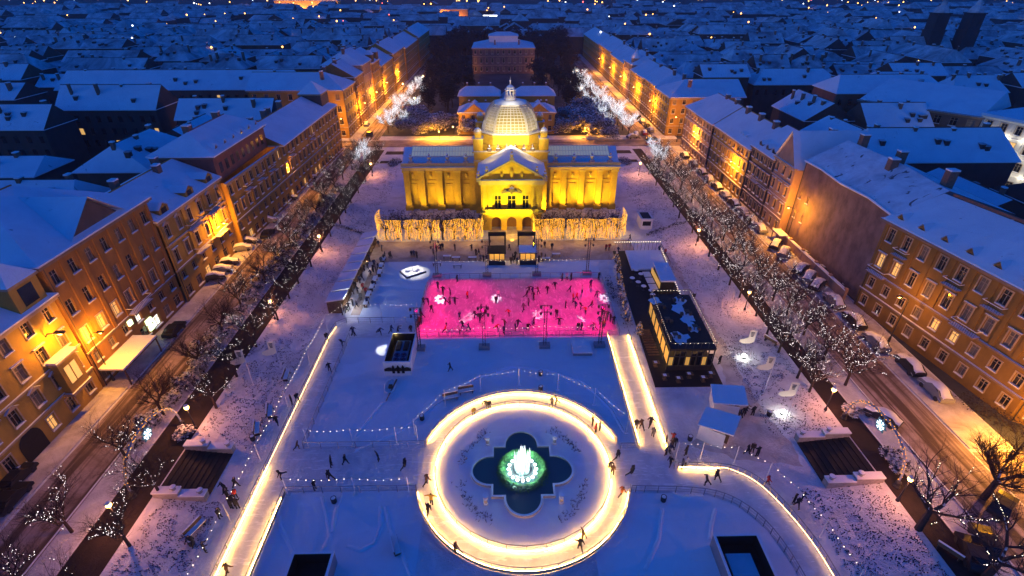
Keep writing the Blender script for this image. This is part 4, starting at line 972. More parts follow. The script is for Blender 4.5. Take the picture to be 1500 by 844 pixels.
for c in (px0+.75, px0+2.0, px1-2.0, px1-.75):
    b = MB(); b.box(c-.45,py_-.45,zg+.2,c+.45,py_+.05,PH-1.1,0); b.box(c-.6,py_-.55,PH-1.5,c+.6,py_+.05,PH-1.1,1); b.box(c-.55,py_-.55,zg+.2,c+.55,py_+.05,zg+.8,1); b.build('pilaster', [M['pav'],M['pav_trim']], RT)
b = MB()
b.box(px0-.4,py_-.7,PH-1.1,px1+.4,py_+.1,PH-.3,0); b.box(px0-.9,py_-1.1,PH-.3,px1+.9,py_+.2,PH,0); b.box(px0-.5,py_+.1,PH-.3,px0+.1,117,PH,0); b.box(px1-.1,py_+.1,PH-.3,px1+.5,117,PH,0)
b.build('portico_cornice', M['pav_ledge'], RT)
pz = PH+4.2
b = MB(); b.add([(px0-.2,py_-.3,PH),(px1+.2,py_-.3,PH),(ax,py_-.3,pz-.3)], [(0,1,2)])
for i in range(3): b.lathe(ax-2.2+2.2*i, py_-.35, [(.1,PH+.3),(.4,PH+.6),(.35,PH+(1.9 if i==1 else 1.2)),(.15,PH+(2.4 if i==1 else 1.6))], 7, 0)
ped = b.build('pediment', M['pav'], RT)
b = MB()
for s_ in (-1,1):
    e = ax+s_*7.7
    P8 = [(e,py_-1.1,PH),(ax,py_-1.1,pz),(ax,py_-1.1,pz+.4),(e,py_-1.1,PH+.4)]; Q8 = [(x,117,z) for x,y,z in P8]; R8 = [(x,py_-.3,z) for x,y,z in P8]
    b.add(P8+R8, [(0,1,2,3),(0,4,5,1),(3,2,6,7)], 1); b.add([P8[3],P8[2],Q8[2],Q8[3]], [(0,1,2,3)], 0)
b.build('portico_roof', [M['cap_snow'],M['pav_ledge']], RT)
for x, h in ((ax,pz+.3),(ax-7.2,PH+.3),(ax+7.2,PH+.3),(ax-5.4,PH+1.3),(ax+5.4,PH+1.3)):
    b = MB(); b.box(x-.45,py_-1.0,h-.3,x+.45,py_-.2,h+.4); b.lathe(x,py_-.6,[(.3,h+.4),(.36,h+.8),(.42,h+1.1),(.22,h+1.35),(.25,h+1.5),(.2,h+1.75),(.03,h+1.9)],8); b.build('roof_statue', M['pav_ledge'], RT)
b = MB(); b.box(ax-1.2,py_-.5,9.4,ax+1.2,py_,9.6); b.lathe(ax,py_-.3,[(.15,8.9),(.7,9.5),(.6,10.3),(.2,10.6)],8)
for s_ in (-1,1):
    b.add([(ax+s_*.6,py_-.2,9.3),(ax+s_*2.2,py_-.2,9.0),(ax+s_*2.3,py_-.2,9.25),(ax+s_*1.5,py_-.2,9.9),(ax+s_*.7,py_-.2,10.0)], [(0,1,2,3,4)])
b.build('coat_of_arms', M['trim_dark'], RT)
for i in range(6):
    x = ax-5+i*2; b = MB(); b.lathe(x,117.0,[(.5,CH+.35),(.5,CH+1),(.2,CH+1.1),(.3,CH+1.5),(.05,CH+2)],6); b.build('parapet_urn', M['trim_dark'], RT)
B.done()
# floodlights
YEL = (1.0,0.66,0.05)
def flood(x, y, tgt, power, deg=95, col=YEL, z=0.5, blend=.7): spot((x,y,z), tgt, col, power, deg, blend, .25, 'floodlight')
FLD = dict(wing=1, port=1)

# ================================================================ academy palace and the house behind the pavilion
B = Bld('palace', 'brown palace with an attic under snow among dark trees far up the square', (1,322,ZS), M['firewall'], cat='palace')
fl = [(4.6,1.4,2.2,'framed'),(4.8,1.2,2.6,'framed'),(4.2,1.2,2.0,'framed')]
B.facade((-17,322),(19,322),ZS,fl,11,courses=(0,1),lit=0.05); zt = B.top; B.facade((19,322),(19,352),ZS,fl,9,courses=(0,1),lit=0); B.facade((-17,352),(-17,322),ZS,fl,9,courses=(0,1),lit=0); B.plain((19,352),(-17,352),ZS,zt); B.done()
rf = roof(B.root,-17,19,322,352,zt,3.6,axis='x',hip0=13,hip1=13,wall='firewall')
b = MB(); b.box(-7.5,331,zt+2,9.5,343,zt+5.4,0); roof_mesh(b,-7.5,9.5,331,343,zt+5.4,1.8,'x',5,5); b.build('attic', [M['roof_snow'],M['firewall'],M['cap_snow']], rf)
for x in (-4,10): chimney(rf,x,327,zt+1,zt+4.4,.7,.7)
B = Bld('institute_house', 'low ochre house with two tiers of snowy roofs right behind the domed pavilion', (1.5,187,ZS), M['ochre'], cat='house')
fl = [(4.0,1.1,1.9,'plain'),(3.6,1,1.8,'plain')]
B.facade((-15.6,187),(18.8,187),ZS,fl,10,lit=.0); zt=B.top; B.plain((18.8,187),(18.8,214),ZS,zt); B.plain((-15.6,214),(-15.6,187),ZS,zt); B.done()
rf = roof(B.root,-15.6,18.8,187,196,zt,2.4,axis='x',hip0=4,hip1=4,wall='ochre')
for x in (-10,13):
    b = MB(); b.add([(x-4,186.5,zt+.3),(x,186.5,zt+3.2),(x,194,zt+3.2),(x-4,194,zt+.3),(x+4,186.5,zt+.3),(x+4,194,zt+.3)], [(0,1,2,3),(1,4,5,2)],0); b.add([(x-3.8,186.7,zt+.2),(x+3.8,186.7,zt+.2),(x,186.7,zt+3)], [(0,1,2)],1); b.build('gable', [M['roof_snow'],M['ochre']], rf)
for x in (-12,-6,8,14,16): chimney(rf,x,192.5,zt+1,zt+3.4,.4,.4)
B2 = MB()
for x0,x1 in ((-16.5,-1),(5,20)):
    B2.box(x0,203,zt-1,x1,213,zt+2.6,0)
B2.build('rear_wing', M['ochre'], B.root)
for x0,x1 in ((-16.5,-1),(5,20)):
    rf = roof(B.root,x0,x1,203,213,zt+2.6,2.6,axis='x',hip0=3,hip1=3,wall='ochre')
    for k in range(3): chimney(rf,x0+3+k*4.5,209,zt+4,zt+6.6,.4,.4)
roof(B.root,-1,5,196,213,zt+.3,2.6,axis='y',wall='ochre')

# ================================================================ hedge blocks of pruned trees hung with golden lights
def light_wall(x0, x1, y0, y1, outer, label):
    """golden strands on the front and on the outer rounded end of the block"""
    rr = random.Random(label); s = thing('light_curtain', label, 'light curtain', ((x0+x1)/2, y0, 0)); b = MB(); w = MB()
    pts = []; n = int((x1-x0)/.11)
    rad = 2.6
    if outer < 0:
        pts += [(x0, y1-(y1-y0-rad)*i/24) for i in range(24)] + [(x0+rad-rad*math.cos(t), y0+rad-rad*math.sin(t)) for t in [PI/2*i/20 for i in range(20)]] + [(x0+rad+(x1-x0-rad)*i/n, y0) for i in range(n+1)] + [(x1, y0+i*.3) for i in range(8)]
    else:
        pts += [(x0, y0+2.4-i*.3) for i in range(8)] + [(x0+(x1-rad-x0)*i/n, y0) for i in range(n+1)] + [(x1-rad+rad*math.sin(t), y0+rad-rad*math.cos(t)) for t in [PI/2*i/20 for i in range(20)]] + [(x1, y0+rad+(y1-y0-rad)*i/24) for i in range(24)]
    for x, y in pts:
        if rr.random() < .1 or noise.noise(Vector((x*1.3,y*1.3,5))) < -.38: continue
        top = 5.3 + .35*noise.noise(Vector((x*.5,y*.5,0))); bot = max(.35, .5 + rr.uniform(-.2,.9)); z = top; ph = rr.uniform(0,9); x += rr.uniform(-.08,.08); y += rr.uniform(-.12,.2); prev = None
        while z > bot:
            dx = .1*math.sin(z*2.1+ph)
            if rr.random() < .8: b.octa((x+dx, y+.1*math.cos(z*1.7+ph), z), .042*rr.uniform(.7,1.3), 0, .13)
            q = (x+dx, y+.1*math.cos(z*1.7+ph), z)
            if prev: w.tube(prev, q, .012, n=3, cap=False)
            prev = q; z -= rr.uniform(.2,.38)
    tag(b.build('golden_lights', M['gold_bulb'], s), kind='stuff'); tag(w.build('strand', M['twig_dark'], s), kind='stuff'); return s
light_wall(-28.0, -4.6, 101, 107.6, -1, 'golden curtain of lights on the left block of pruned trees')
light_wall(6.6, 27.2, 101, 107.4, 1, 'golden curtain of lights on the right block of pruned trees')
def pruned_tree(seed):
    rr = random.Random(seed); t = thing('pruned_tree', '', 'tree', (0,0,0), 0, 'pruned trees in the lit blocks'); b = MB(); b.tube((0,0,0),(0,0,2.3),.2,.15,7); b.build('trunk', M['bark'], t); c = MB()
    for i in range(15):
        a = rr.uniform(0,2*PI); q = Vector((0,0,rr.uniform(1.8,2.4))); d = Vector((math.cos(a),math.sin(a),rr.uniform(.6,1.6))).normalized(); r = .08
        for k in range(4):
            p = q + d*rr.uniform(.6,1.0); p.z = min(p.z, 5.2); c.tube(q,p,r,r*.7,4)
            for m_ in range(4):
                e = p + Vector((rr.uniform(-.7,.7),rr.uniform(-.7,.7),rr.uniform(-.1,.6))); e.z = min(e.z,5.35); c.tube(p,e,.03,.012,3)
            q = p; r *= .7; d = (d + Vector((rr.uniform(-.5,.5),rr.uniform(-.5,.5),rr.uniform(-.2,.5)))).normalized()
    c.build('crown', M['twig_dark'], t); return t
PT = [pruned_tree(s) for s in (1,2,3)]; used = set()
k = 0
for xa, xb, side in ((-26,-6,'left'),(8.4,25.4,'right')):
    for j, yy in enumerate((102.6,106)):
        nn = 9 if side == 'left' else 8
        for i in range(nn):
            o = place(PT[k%3], used, (xa+(xb-xa)*i/(nn-1), yy+R.uniform(-.3,.3), 0), R.uniform(0,6), 1, 'bare pruned tree in the %s row of the %s golden-lit block' % (('front','back')[j], side)); k += 1

# ================================================================ masts with spotlights round the rink
def mast():
    t = thing('lighting_mast', '', 'lighting mast', (0,0,0), 0, 'lighting masts around the rink'); b = MB(); b.box(-.85,-.55,0,.85,.55,.55); b.build('ballast', M['metal'], t); b = MB(); h = 7.8; s = .2
    C = [(-s,-s),(s,-s),(s,s),(-s,s)]
    for x,y in C: b.tube((x,y,.55),(x,y,h),.035,n=5)
    z = .7; k = 0
    while z < h-.5:
        for i in range(4):
            p, q = C[i], C[(i+1)%4]; b.tube((*p,z),(*q,z+.5),.016,n=3)
        z += .5
    b.tube((-.9,0,h),(.9,0,h),.05,n=5); b.tube((-.9,0,h-1.2),(.9,0,h-1.2),.05,n=5); b.build('truss', M['dark_metal'], t)
    L_ = MB(); L_.tube((0,-.22,0),(0,.22,-.12),.12,.15,8); L_.box(-.17,-.03,-.02,.17,.03,.24); me = L_.mesh('spotlight', M['dark_metal'])
    for x, z in ((-.75,h-.35),(.75,h-.35),(-.75,h-1.55),(.75,h-1.55)): part_from(me, 'spotlight', t, (x,0,z))
    return t
MT = mast(); used = set(); MASTS = [(-13.3,63.3),(-3.2,63.4),(6.3,63.6),(15,63.6),(-13,85.9),(-3.3,86),(6.4,86.2),(16.3,86.4)]
NM = ['front mast at the left end of the pink rink','second mast from the left in front of the pink rink','third mast from the left in front of the pink rink','front mast at the right end of the pink rink',
      'back mast beside the lit snow mound','second mast from the left behind the pink rink','third mast from the left behind the pink rink','back mast at the right near the dark bar']
for i, p in enumerate(MASTS): place(MT, used, (p[0],p[1],.04), 0, 1, 'lattice '+NM[i])
# ================================================================ trees
def grow(seed, h=7.5, spread=3.2, trunk_r=.17, dense=1.0, lights=None, step=.42, snow=True, tall=False):
    """trunk, limbs and twigs of a bare tree; returns (trunk mesh builder, crown mesh builder, light mesh builder)"""
    rr = random.Random(seed); T = MB(); C = MB(); LT = MB(); th = h*.3
    T.tube((0,0,-.1),(.05,0,th),trunk_r*1.2,trunk_r*.9,7)
    segs = []; r_up = .06
    def limb(p, d, L, r, lev):
        n = 3 if lev < 2 else 2
        for i in range(n):
            d = (d + Vector((rr.uniform(-.28,.28),rr.uniform(-.28,.28),rr.uniform(-.1,.22)))).normalized()
            q = p + d*(L/n); (T if lev == 0 else C).tube(p,q,r,r*.78,5 if lev == 0 else (4 if lev == 1 else 3), cap=False)
            segs.append((p.copy(), q.copy(), lev)); r *= .78
            if lev < 3:
                for _ in range(max(1, round((2 if lev < 2 else 2.4)*dense))):
                    e = (d*rr.uniform(.5,.9) + Vector((rr.uniform(-1,1),rr.uniform(-1,1),rr.uniform(-.25,.65)))*.85).normalized()
                    if lev < 2 or rr.random() < .8: limb(q, e, L*rr.uniform(.45,.68), r*.6, lev+1)
            p = q
    n = rr.randint(4,6)
    for i in range(n):
        a = 2*PI*i/n + rr.uniform(-.4,.4); up = rr.uniform(.8,1.7) if not tall else rr.uniform(1.4,3)
        limb(Vector((0,0,th*rr.uniform(.8,1.0))), Vector((math.cos(a),math.sin(a),up)).normalized(), spread*rr.uniform(.8,1.15)*.8, trunk_r*.62, 0)
    if lights:
        kind, lev_max, sz = lights
        for p, q, lev in segs:
            if lev > lev_max: continue
            if kind == 'tube':
                if lev >= 1 or rr.random() < .6: LT.tube(p+Vector((0,0,.06)), q+Vector((0,0,.06)), sz, sz*.8, 3, cap=False)
            elif kind < 0:
                if lev >= 1 and rr.random() < -kind: e = Vector((rr.uniform(-.05,.05),rr.uniform(-.05,.05),r_up)); LT.tube(p+e, p.lerp(q,rr.uniform(.5,1))+e, sz, sz, 3, cap=False)
            else:
                if lev >= 1 and rr.random() > kind: continue
                L = (q-p).length; k = max(1, int(L/step))
                for j in range(k):
                    c = p.lerp(q, (j+rr.random()*.6)/k); LT.octa((c.x+rr.uniform(-.05,.05), c.y+rr.uniform(-.05,.05), c.z+.07), sz*rr.uniform(.7,1.3))
    return T, C, LT
def tree_proto(name, seed, group, bark='bark', twig='twig', bulb='bulb', **k):
    T, C, LT = grow(seed, **k); t = thing(name, '', 'tree', (0,0,0), 0, group)
    T.build('trunk', M[bark], t); C.build('crown', M[twig], t)
    if LT.f: tag(LT.build('fairy_lights', M[bulb], t), kind='stuff')
    return t
M['tree_bulb'] = glow('tree_bulb', (1.0,0.86,0.85), 2.2); M['cool_tube'] = glow('cool_white_light_rope', (0.86,0.93,1.0), .3)
used = set()
GL = 'lit bare trees along the left promenade'; GR = 'lit bare trees along the right promenade'
LP = [tree_proto('lit_tree', 20+i, GL, bulb='tree_bulb', lights=(.05,2,.024), step=.26, h=7.6, spread=4.2, dense=1.6, twig='twig_dark') for i in range(4)]
RP = [tree_proto('lit_tree', 40+i, GR, lights=(.085,2,.024), step=.26, h=8.0, spread=4.7, dense=1.45, bulb='tree_bulb') for i in range(4)]
BARE = [tree_proto('bare_tree', 60+i, GL, h=7.4, spread=3.9, dense=1.3, twig='twig_dark', bark='bark_dark') for i in range(2)]
def order(i): return ['nearest','second','third','fourth','fifth','sixth','seventh','eighth','ninth','tenth','eleventh','twelfth','thirteenth','fourteenth','fifteenth','sixteenth','seventeenth','eighteenth','nineteenth','twentieth'][i]
i = 0
for k, y in enumerate([23,30,36.5,51,57,63.5,70,76.5,83,89.5,96,102.5,109,116,123,130,138,146,155]):
    o = place(LP[k%4], used, (-38.3+R.uniform(-.4,.4), y+R.uniform(-1,1), tz(-38.3,y)-.05), R.uniform(0,6), R.uniform(.8,1.0), 'bare tree with sparse white lights, %s from the bottom edge in the inner left row' % order(k))
for k, y in enumerate([26,33,41,50,58,66,74,82,90,98,106,114,122,130,139,148,158]):
    lit = k in (0,1,2,6,8,9,10,12,13,14,15,16); o = place((LP if lit else BARE)[k%4 if lit else k%2], used, (-44.9+R.uniform(-.3,.3), y+R.uniform(-1,1), ZS-.05), R.uniform(0,6), R.uniform(.85,1.05), ('bare tree strung with white lights, %s from the bottom edge in the left kerb row' if lit else 'bare dark tree without lights, %s from the bottom edge in the left kerb row') % order(k), GL)
for k, y in enumerate([51,55.5,60,65,70,75.5,81,86.5,92,98,104,111,118,126,134,142]):
    place(RP[k%4], used, (42.3+R.uniform(-.4,.4), y+R.uniform(-1,1), tz(42.3,y)-.05), R.uniform(0,6), R.uniform(.85,1.02), 'bare tree wrapped in white lights, %s from the right arch in the inner right row' % order(k)); point(41.8,y,5.2,(1,.6,.6),5,.6,'fairy_glow')
for k, y in enumerate([53,58.5,64,69.5,75,81,87,93,99,106,113,121,130,140,150]):
    place(RP[(k+2)%4], used, (47.8+R.uniform(-.3,.3), y+R.uniform(-1,1), ZS-.05), R.uniform(0,6), R.uniform(.9,1.08), 'bare tree with white lights, %s from the right arch in the right kerb row' % order(k)); point(47.4,y+.8,5.8,(1,.6,.6),5,.6,'fairy_glow')
BIGL = tree_proto('big_bare_tree', 71, 'big bare trees at the bottom right', lights=(.3,1,.026), step=.24, h=11, spread=4.8, trunk_r=.3); BIGD = tree_proto('big_bare_tree', 75, 'big bare trees at the bottom right', h=11, spread=4.9, trunk_r=.3, twig='twig_dark', dense=1.6)
for p, (px, py), s, lab in ((BIGL,(1345,775),1.0,'tall bare tree with branches lit orange left of the bottom right corner'),(BIGD,(1440,730),1.0,'big dark twiggy tree over the orange street at the bottom right'),(BIGL,(1440,850),1.05,'tall bare tree with light-wrapped trunk in the bottom right corner')):
    x, y = at(px,py,ZS); place(p, used, (x,y,ZS-.05), R.uniform(0,6), s, lab)
place(BIGL, used, (53.5,22,ZS-.05), 2, .9, 'bare tree leaning in at the bottom edge right of the corner tree')
WP = [tree_proto('light_wrapped_tree', 80+i, 'trees wrapped in cool white lights', lights=('tube',2,.026), h=8, spread=4.4, bulb='cool_tube') for i in range(3)]
wl = [(-42,190),(-42,199),(-42,208),(-42,218),(-42,229),(-42,241),(-42,255),(-42,275)]; wr = [(45.2,184),(44.8,192),(44.5,200),(44,209),(43.6,218),(43.2,228),(42.8,240),(42.3,254),(41,270),(40,287)]
for k, (x,y) in enumerate(wl): place(WP[k%3], used, (x,y,ZS), R.uniform(0,6), R.uniform(.85,1.1), 'tree wrapped in cool white lights, %s past the cross street on the left' % order(k))
for k, (x,y) in enumerate(wr): place(WP[(k+1)%3], used, (x,y,ZS), R.uniform(0,6), R.uniform(.95,1.25), 'tree wrapped in cool white lights, %s past the cross street on the right' % order(k))
for k, (x,y,w) in enumerate([(47.5,156,'right side just before the cross street'),(46.5,148,'right side one tree short of the cross street'),(-42.5,155,'left side just before the cross street'),(-42,148,'left side one tree short of the cross street')]):
    place(WP[k%3], used, (x,y,ZS), R.uniform(0,6), .85, 'white-light-wrapped tree on the '+w)
for k, (x,y) in enumerate([(38.5,190),(38,202),(37.4,215),(37,232),(36,250),(34.5,268)]): place(WP[(k+2)%3], used, (x,y,ZS), R.uniform(0,6), R.uniform(.8,1.0), 'smaller white-lit tree in the inner row, %s past the cross street on the right' % order(k))
for k, (x,y) in enumerate([(-36.5,196),(-36.5,222),(-36.5,248)]): place(WP[k%3], used, (x,y,ZS), R.uniform(0,6), R.uniform(.75,.95), 'smaller white-lit tree in the inner row, %s past the cross street on the left' % order(k))
# dark big trees and snowy shrubs beyond the pavilion
def leafy(seed, n, rx, rz, zc, s0, s1, mats, split, trunk=True, name='dark_tree', cat='tree', group=None):
    rr = random.Random(seed); t = thing(name, '', cat, (0,0,0), 0, group); c = MB(); cl = [(rr.uniform(-1,1),rr.uniform(-1,1),rr.uniform(-.8,1),rr.uniform(.3,.55)) for _ in range(14)]
    if trunk:
        b = MB(); b.tube((0,0,-.2),(0,0,zc),.35,.2,7)
        for k in range(8):
            a = rr.uniform(0,6.3); b.tube((0,0,zc*rr.uniform(.3,.8)),(math.cos(a)*rx*.7,math.sin(a)*rx*.7,zc+rz*rr.uniform(-.3,.6)),.14,.03,4)
        b.build('trunk', M['bark_dark'], t)
    for i in range(n):
        k = cl[rr.randrange(14)]
        while True:
            d = Vector((rr.gauss(0,1),rr.gauss(0,1),rr.gauss(0,1)))
            if d.length > .1: break
        d.normalize(); d *= k[3]*rr.random()**.4; x, y, z = (k[0]*.62+d.x)*rx, (k[1]*.62+d.y)*rx, zc+(k[2]*.62+d.z)*rz
        if z < .1: continue
        a, s, u = rr.uniform(0,6.3), rr.uniform(s0,s1), rr.uniform(-.5,.5); v = Vector((math.cos(a),math.sin(a),u))*s; w = Vector((-math.sin(a),math.cos(a),rr.uniform(-.5,.5)))*s*.6
        p = Vector((x,y,z)); c.add([p-v,p+w,p+v,p-w], [(0,1,2,3)])
    c.build('crown' if trunk else 'foliage', mats, t); return t
M['leaf_snow'] = mat('snow_dusted_evergreen', (0.03,0.028,0.035), 0.9, 0.4, 3, snow=.12); M['leaf_dark'] = mat('dark_evergreen', (0.03,0.02,0.022), 0.9, 0.4, 3)
DT = [leafy(s, 1500, 5.5, 6.5, 10, .35,.8, M['leaf_dark'], 0, group='dark trees around the palace') for s in (1,2,3)]
SB = [leafy(s, 1700, 3.6, 2.6, 2.6, .18,.42, M['leaf_snow'], 0, False, 'snowy_shrub','shrub','snowy shrubs behind the pavilion') for s in (4,5,6)]
used2 = set(); rr = random.Random(12); n1 = 0; spots = []
for _ in range(4000):
    if len(spots) >= 74: break
    x, y = rr.uniform(-44,44), rr.uniform(222,420)
    if -20 < x < 22 and 314 < y < 358: continue
    if -15 < x < 17 and y < 322: continue
    if abs(x) > 36 and y < 300: continue
    if any(math.dist((x,y),s) < 6.0 for s in spots): continue
    spots.append((x,y))
spots += [(-23,222),(-25,232),(27,222),(-30,215)]
for k, (x,y) in enumerate(spots):
    w = 'behind the palace' if y > 358 else ('left of the palace' if x < 0 else 'right of the palace') if y > 300 else ('between the pavilion and palace on the left' if x < 0 else 'between the pavilion and palace on the right')
    place(DT[k%3], used2, (x,y,ZS), rr.uniform(0,6), rr.uniform(.75,1.15)*(1.1 if y > 330 else .8), 'dark tall tree crown ' + w, 'dark trees ' + w)
sb = [(-31,184,1.0),(-25,188,1.1),(-36,190,.8),(-12,185,.9),(-8,184.5,.6),(22,186,.9),(27.5,187,1.1),(31,191,1.2),(34,182,1.15),(29,198,1.1),(36,195,.9),(-32,198,1.1),(-20,194,.9),(38,205,1.1),(-35,206,1.0),(33,212,1.2),(25,203,1.0),(37,177,.8)]
for k, (x,y,s) in enumerate(sb): place(SB[k%3], used2, (x,y,ZS), rr.uniform(0,6), s*1.35, 'snow-dusted round shrub, %s of those on the %s behind the pavilion' % (order(k//2 if k//2 < 20 else 19), 'left' if x < 0 else 'right'))
HB = [leafy(s, 900, 1.3, .8, .7, .08,.2, M['leaf_snow'], 0, False, 'shrub','shrub','shrubs by the right arch') for s in (8,9)]
for k, (px,py,w) in enumerate([(1247,606,'behind the far foot of the right arch'),(1300,668,'behind the near foot of the right arch'),(1312,684,'nearest the lamp past the right arch'),(268,640,'by the far foot of the left arch')]):
    x, y = at(px,py,ZS); place(HB[k%2], used2, (x,y,ZS), k, 1.0, 'dark low shrub '+w, 'shrubs by the arches')

# low hedges and beds beside the pavilion
def hedge(pts, w, h, label, seed=0, snow='leaf_snow'):
    rr = random.Random(seed); c = MB(); P = densify(pts, .35)
    for (x,y) in P:
        for _ in range(26):
            a, s = rr.uniform(0,6.3), rr.uniform(.07,.17); q = Vector((x+rr.uniform(-w,w), y+rr.uniform(-w,w), tz(x,y)+h*rr.random())); v = Vector((math.cos(a),math.sin(a),rr.uniform(-.6,.6)))*s; u = Vector((-math.sin(a),math.cos(a),rr.uniform(-.6,.6)))*s*.7
            c.add([q-v,q+u,q+v,q-u], [(0,1,2,3)])
    solo(c, 'hedge', M[snow], label, 'hedge', (pts[0][0],pts[0][1],tz(*pts[0])))
def ell(cx,cy,rx,ry,n=14): return [(cx+rx*math.cos(2*PI*i/n),cy+ry*math.sin(2*PI*i/n)) for i in range(n+1)]
hedge(ell(*at(578,243),1.3,3.6)+ell(*at(578,243),.5,2), .6,.5,'dark oval planting bed on snow left of the pavilion',1)
hedge(ell(*at(915,241),1.3,3.6)+ell(*at(915,241),.5,2), .6,.5,'dark oval planting bed on snow right of the pavilion',2)
hedge([at(480,336),at(505,337),at(530,342),at(547,348)], .25,.6,'low curved hedge left of the golden light block',3)
hedge([at(948,345),at(965,338),at(985,333),at(1003,332)], .25,.6,'low curved hedge right of the golden light block',4)
hedge([at(905,420),at(912,450),at(920,478)], .8,1.6,'bushy evergreen hedge between the pink rink and the dark bar',5,'leaf_snow')
hedge([at(890,412),at(898,440)], .5,1.2,'lower evergreen hedge at the right end of the pink rink',6,'leaf_snow')

# ================================================================ street lamps
def lamp(kind):
    t = thing('street_lamp', '', 'street lamp', (0,0,0), 0, None); b = MB()
    if kind == 'park':
        b.lathe(0,0,[(.2,0),(.18,.3),(.09,.5),(.06,3.3)],8); b.build('pole', M['dark_metal'], t); b = MB(); b.blob((0,0,3.6),.27,.27,.3,10,6); b.build('globe', M['sodium'], t); b = MB(); b.lathe(0,0,[(.3,3.86),(.2,3.98),(.03,4.05)],8); b.build('cap', M['cap_snow'], t)
    else:
        b.lathe(0,0,[(.2,0),(.17,.8),(.09,1.2),(.07,8.0)],8); b.build('pole', M['dark_metal'], t); b = MB(); b.path([(0,0,7.9),(.5,0,8.4),(1.5,0,8.55)],.05,5); b.build('arm', M['dark_metal'], t); b = MB(); b.box(1.2,-.18,8.5,2.0,.18,8.66); b.build('lamp_head', M['dark_metal'], t); b = MB(); b.blob((1.6,0,8.46),.28,.16,.12,8,5); b.build('bulb_cover', M['sodium'], t)
    return t
PARKL, STRL = lamp('park'), lamp('street'); used3 = set()
ORA = (1.0,0.38,0.015); PK = (1.0,0.33,0.13)
parkl = [((159,740),'bottom left on the dark promenade'),((273,597),'beside the left arch'),((395,441),'left promenade level with the pink rink'),((467,346),'left promenade level with the hedge blocks'),((543,240),'left promenade level with the dome'),
         ((1334,702),'bottom right on the dark promenade'),((1222,571),'beside the right arch'),((1098,428),'right promenade level with the dark bar'),((1024,337),'right promenade level with the hedge blocks'),((938,239),'right promenade level with the dome')]
for (px,py), w in parkl:
    x, y = at(px,py,ZS+3.6); place(PARKL, used3, (x,y,ZS), 0, 1, 'round-globe orange park lamp, '+w, 'park lamps'); point(x,y,ZS+3.15,PK,230,.25)
strl = [((27,490),12,'in front of the long ochre corner house, far left'),((148,488),8.4,'in front of the brown pilastered house'),((342,327),8.4,'in front of the balconied ochre house'),((442,245),8.4,'near the middle of the long dark ochre house'),((497,190),8.4,'at the far left corner of the cross street'),((528,174),8.4,'first past the cross street on the left'),((554,151),8.4,'second past the cross street on the left'),((575,135),8.4,'third past the cross street on the left'),((586,121),8.4,'fourth past the cross street on the left'),((598,105),8.4,'farthest up the left street'),
        ((1297,436),8.4,'in front of the orange corner house at right'),((1131,305),8.4,'in front of the pointed gable house'),((1040,237),8.4,'in front of the yellow-lit house at right'),((983,193),8.4,'at the far right corner of the cross street'),((957,172),8.4,'first past the cross street on the right'),((926,148),8.4,'second past the cross street on the right'),((902,128),8.4,'third past the cross street on the right'),((880,112),8.4,'fourth past the cross street on the right'),((866,99),8.4,'fifth past the cross street on the right'),((848,86),8.4,'farthest up the right street')]
for (px,py), h, w in strl:
    x, y = at(px,py,ZS+h); lf = x < 0; x = x if h > 9 else x; s = h/8.4
    hx = (-54.0 if y < 180 else -51.6) if lf else (58.7 if y < 180 else 56.4)
    if lf: px_ = hx-1.6*s
    else: px_ = hx+1.6*s
    place(STRL, used3, (px_,y,ZS), 0 if lf else PI, s, 'tall street lamp with orange light, '+w, 'street lamps'); point(hx,y,ZS+8.2*s,ORA,(560 if h > 9 else 380 if px == 1297 else 800 if px == 148 else 1500) if y < 180 else 2300,.25)
inner = [((590,124),0),((602,130),0),((607,145),0),((620,113),0),((630,100),0),((845,105),0),((852,130),0)]
for (px,py), _ in inner:
    x, y = at(px,py,ZS+3.6); place(PARKL, used3, (x,y,ZS), 0, 1.1, 'small orange park lamp under the trees past the cross street, %s of the palace' % ('left' if x < 0 else 'right'), 'park lamps past the cross street'); point(x,y,ZS+3.1,ORA,140,.25)
for (px,py) in ((665,186),(640,180),(860,170),(838,163),(645,193)):
    x, y = at(px,py,ZS+1.5); y -= 4; place(PARKL, used3, (x,y,ZS), 0, .7, 'small orange lamp glowing among the snowy shrubs %s of the dome' % ('left' if x < 0 else 'right'), 'lamps among the snowy shrubs'); point(x,min(y-3,181.0),ZS+3.8,ORA,1100,.25)
TL = place(PARKL, used3, (60.4,40,ZS), 0, 1.3, 'park lamp on the orange-lit side street at the right edge', 'street lamps'); point(60.4,40,ZS+4.1,ORA,2300,.25); point(68,33,ZS+6,ORA,1800,.25); point(80,36,ZS+6,ORA,2600,.25)
place(STRL, used3, (81.6,36,ZS), PI, .75, 'tall lamp on the side street beyond the right edge', 'street lamps')
# dark shrubs in the planted strip between the left street and the promenade
rr = random.Random(31)
for k in range(26):
    y = 44+k*3.6; s = rr.uniform(.9,1.7); place(HB[k%2], used2, (-45.0+rr.uniform(-.5,.5),y,ZS), rr.uniform(0,6), s, 'dark bare shrub in the strip beside the left street, %s from the arch' % (order(k) if k < 20 else '') if k < 20 else 'dark bare shrub at the far end of the strip beside the left street', 'dark shrubs along the left street')
point(6,184,ZS+3,ORA,300,.25); point(-8,184,ZS+3,ORA,300,.25)
point(-21,318,ZS+4,ORA,900,.3); point(23,318,ZS+4,ORA,900,.3); point(-24,335,ZS+4,ORA,700,.3); point(25,335,ZS+4,ORA,700,.3)
for x,y in ((-21,318),(23,318),(-24,335),(25,335),(-8,183.5),(6,183.5)): place(PARKL, used3, (x,y,ZS), 0, 1.2, 'small orange lamp at the %s of the %s' % ('left' if x < 0 else 'right', 'low ochre house behind the pavilion' if y < 200 else 'palace'), 'lamps at the houses in the upper square')

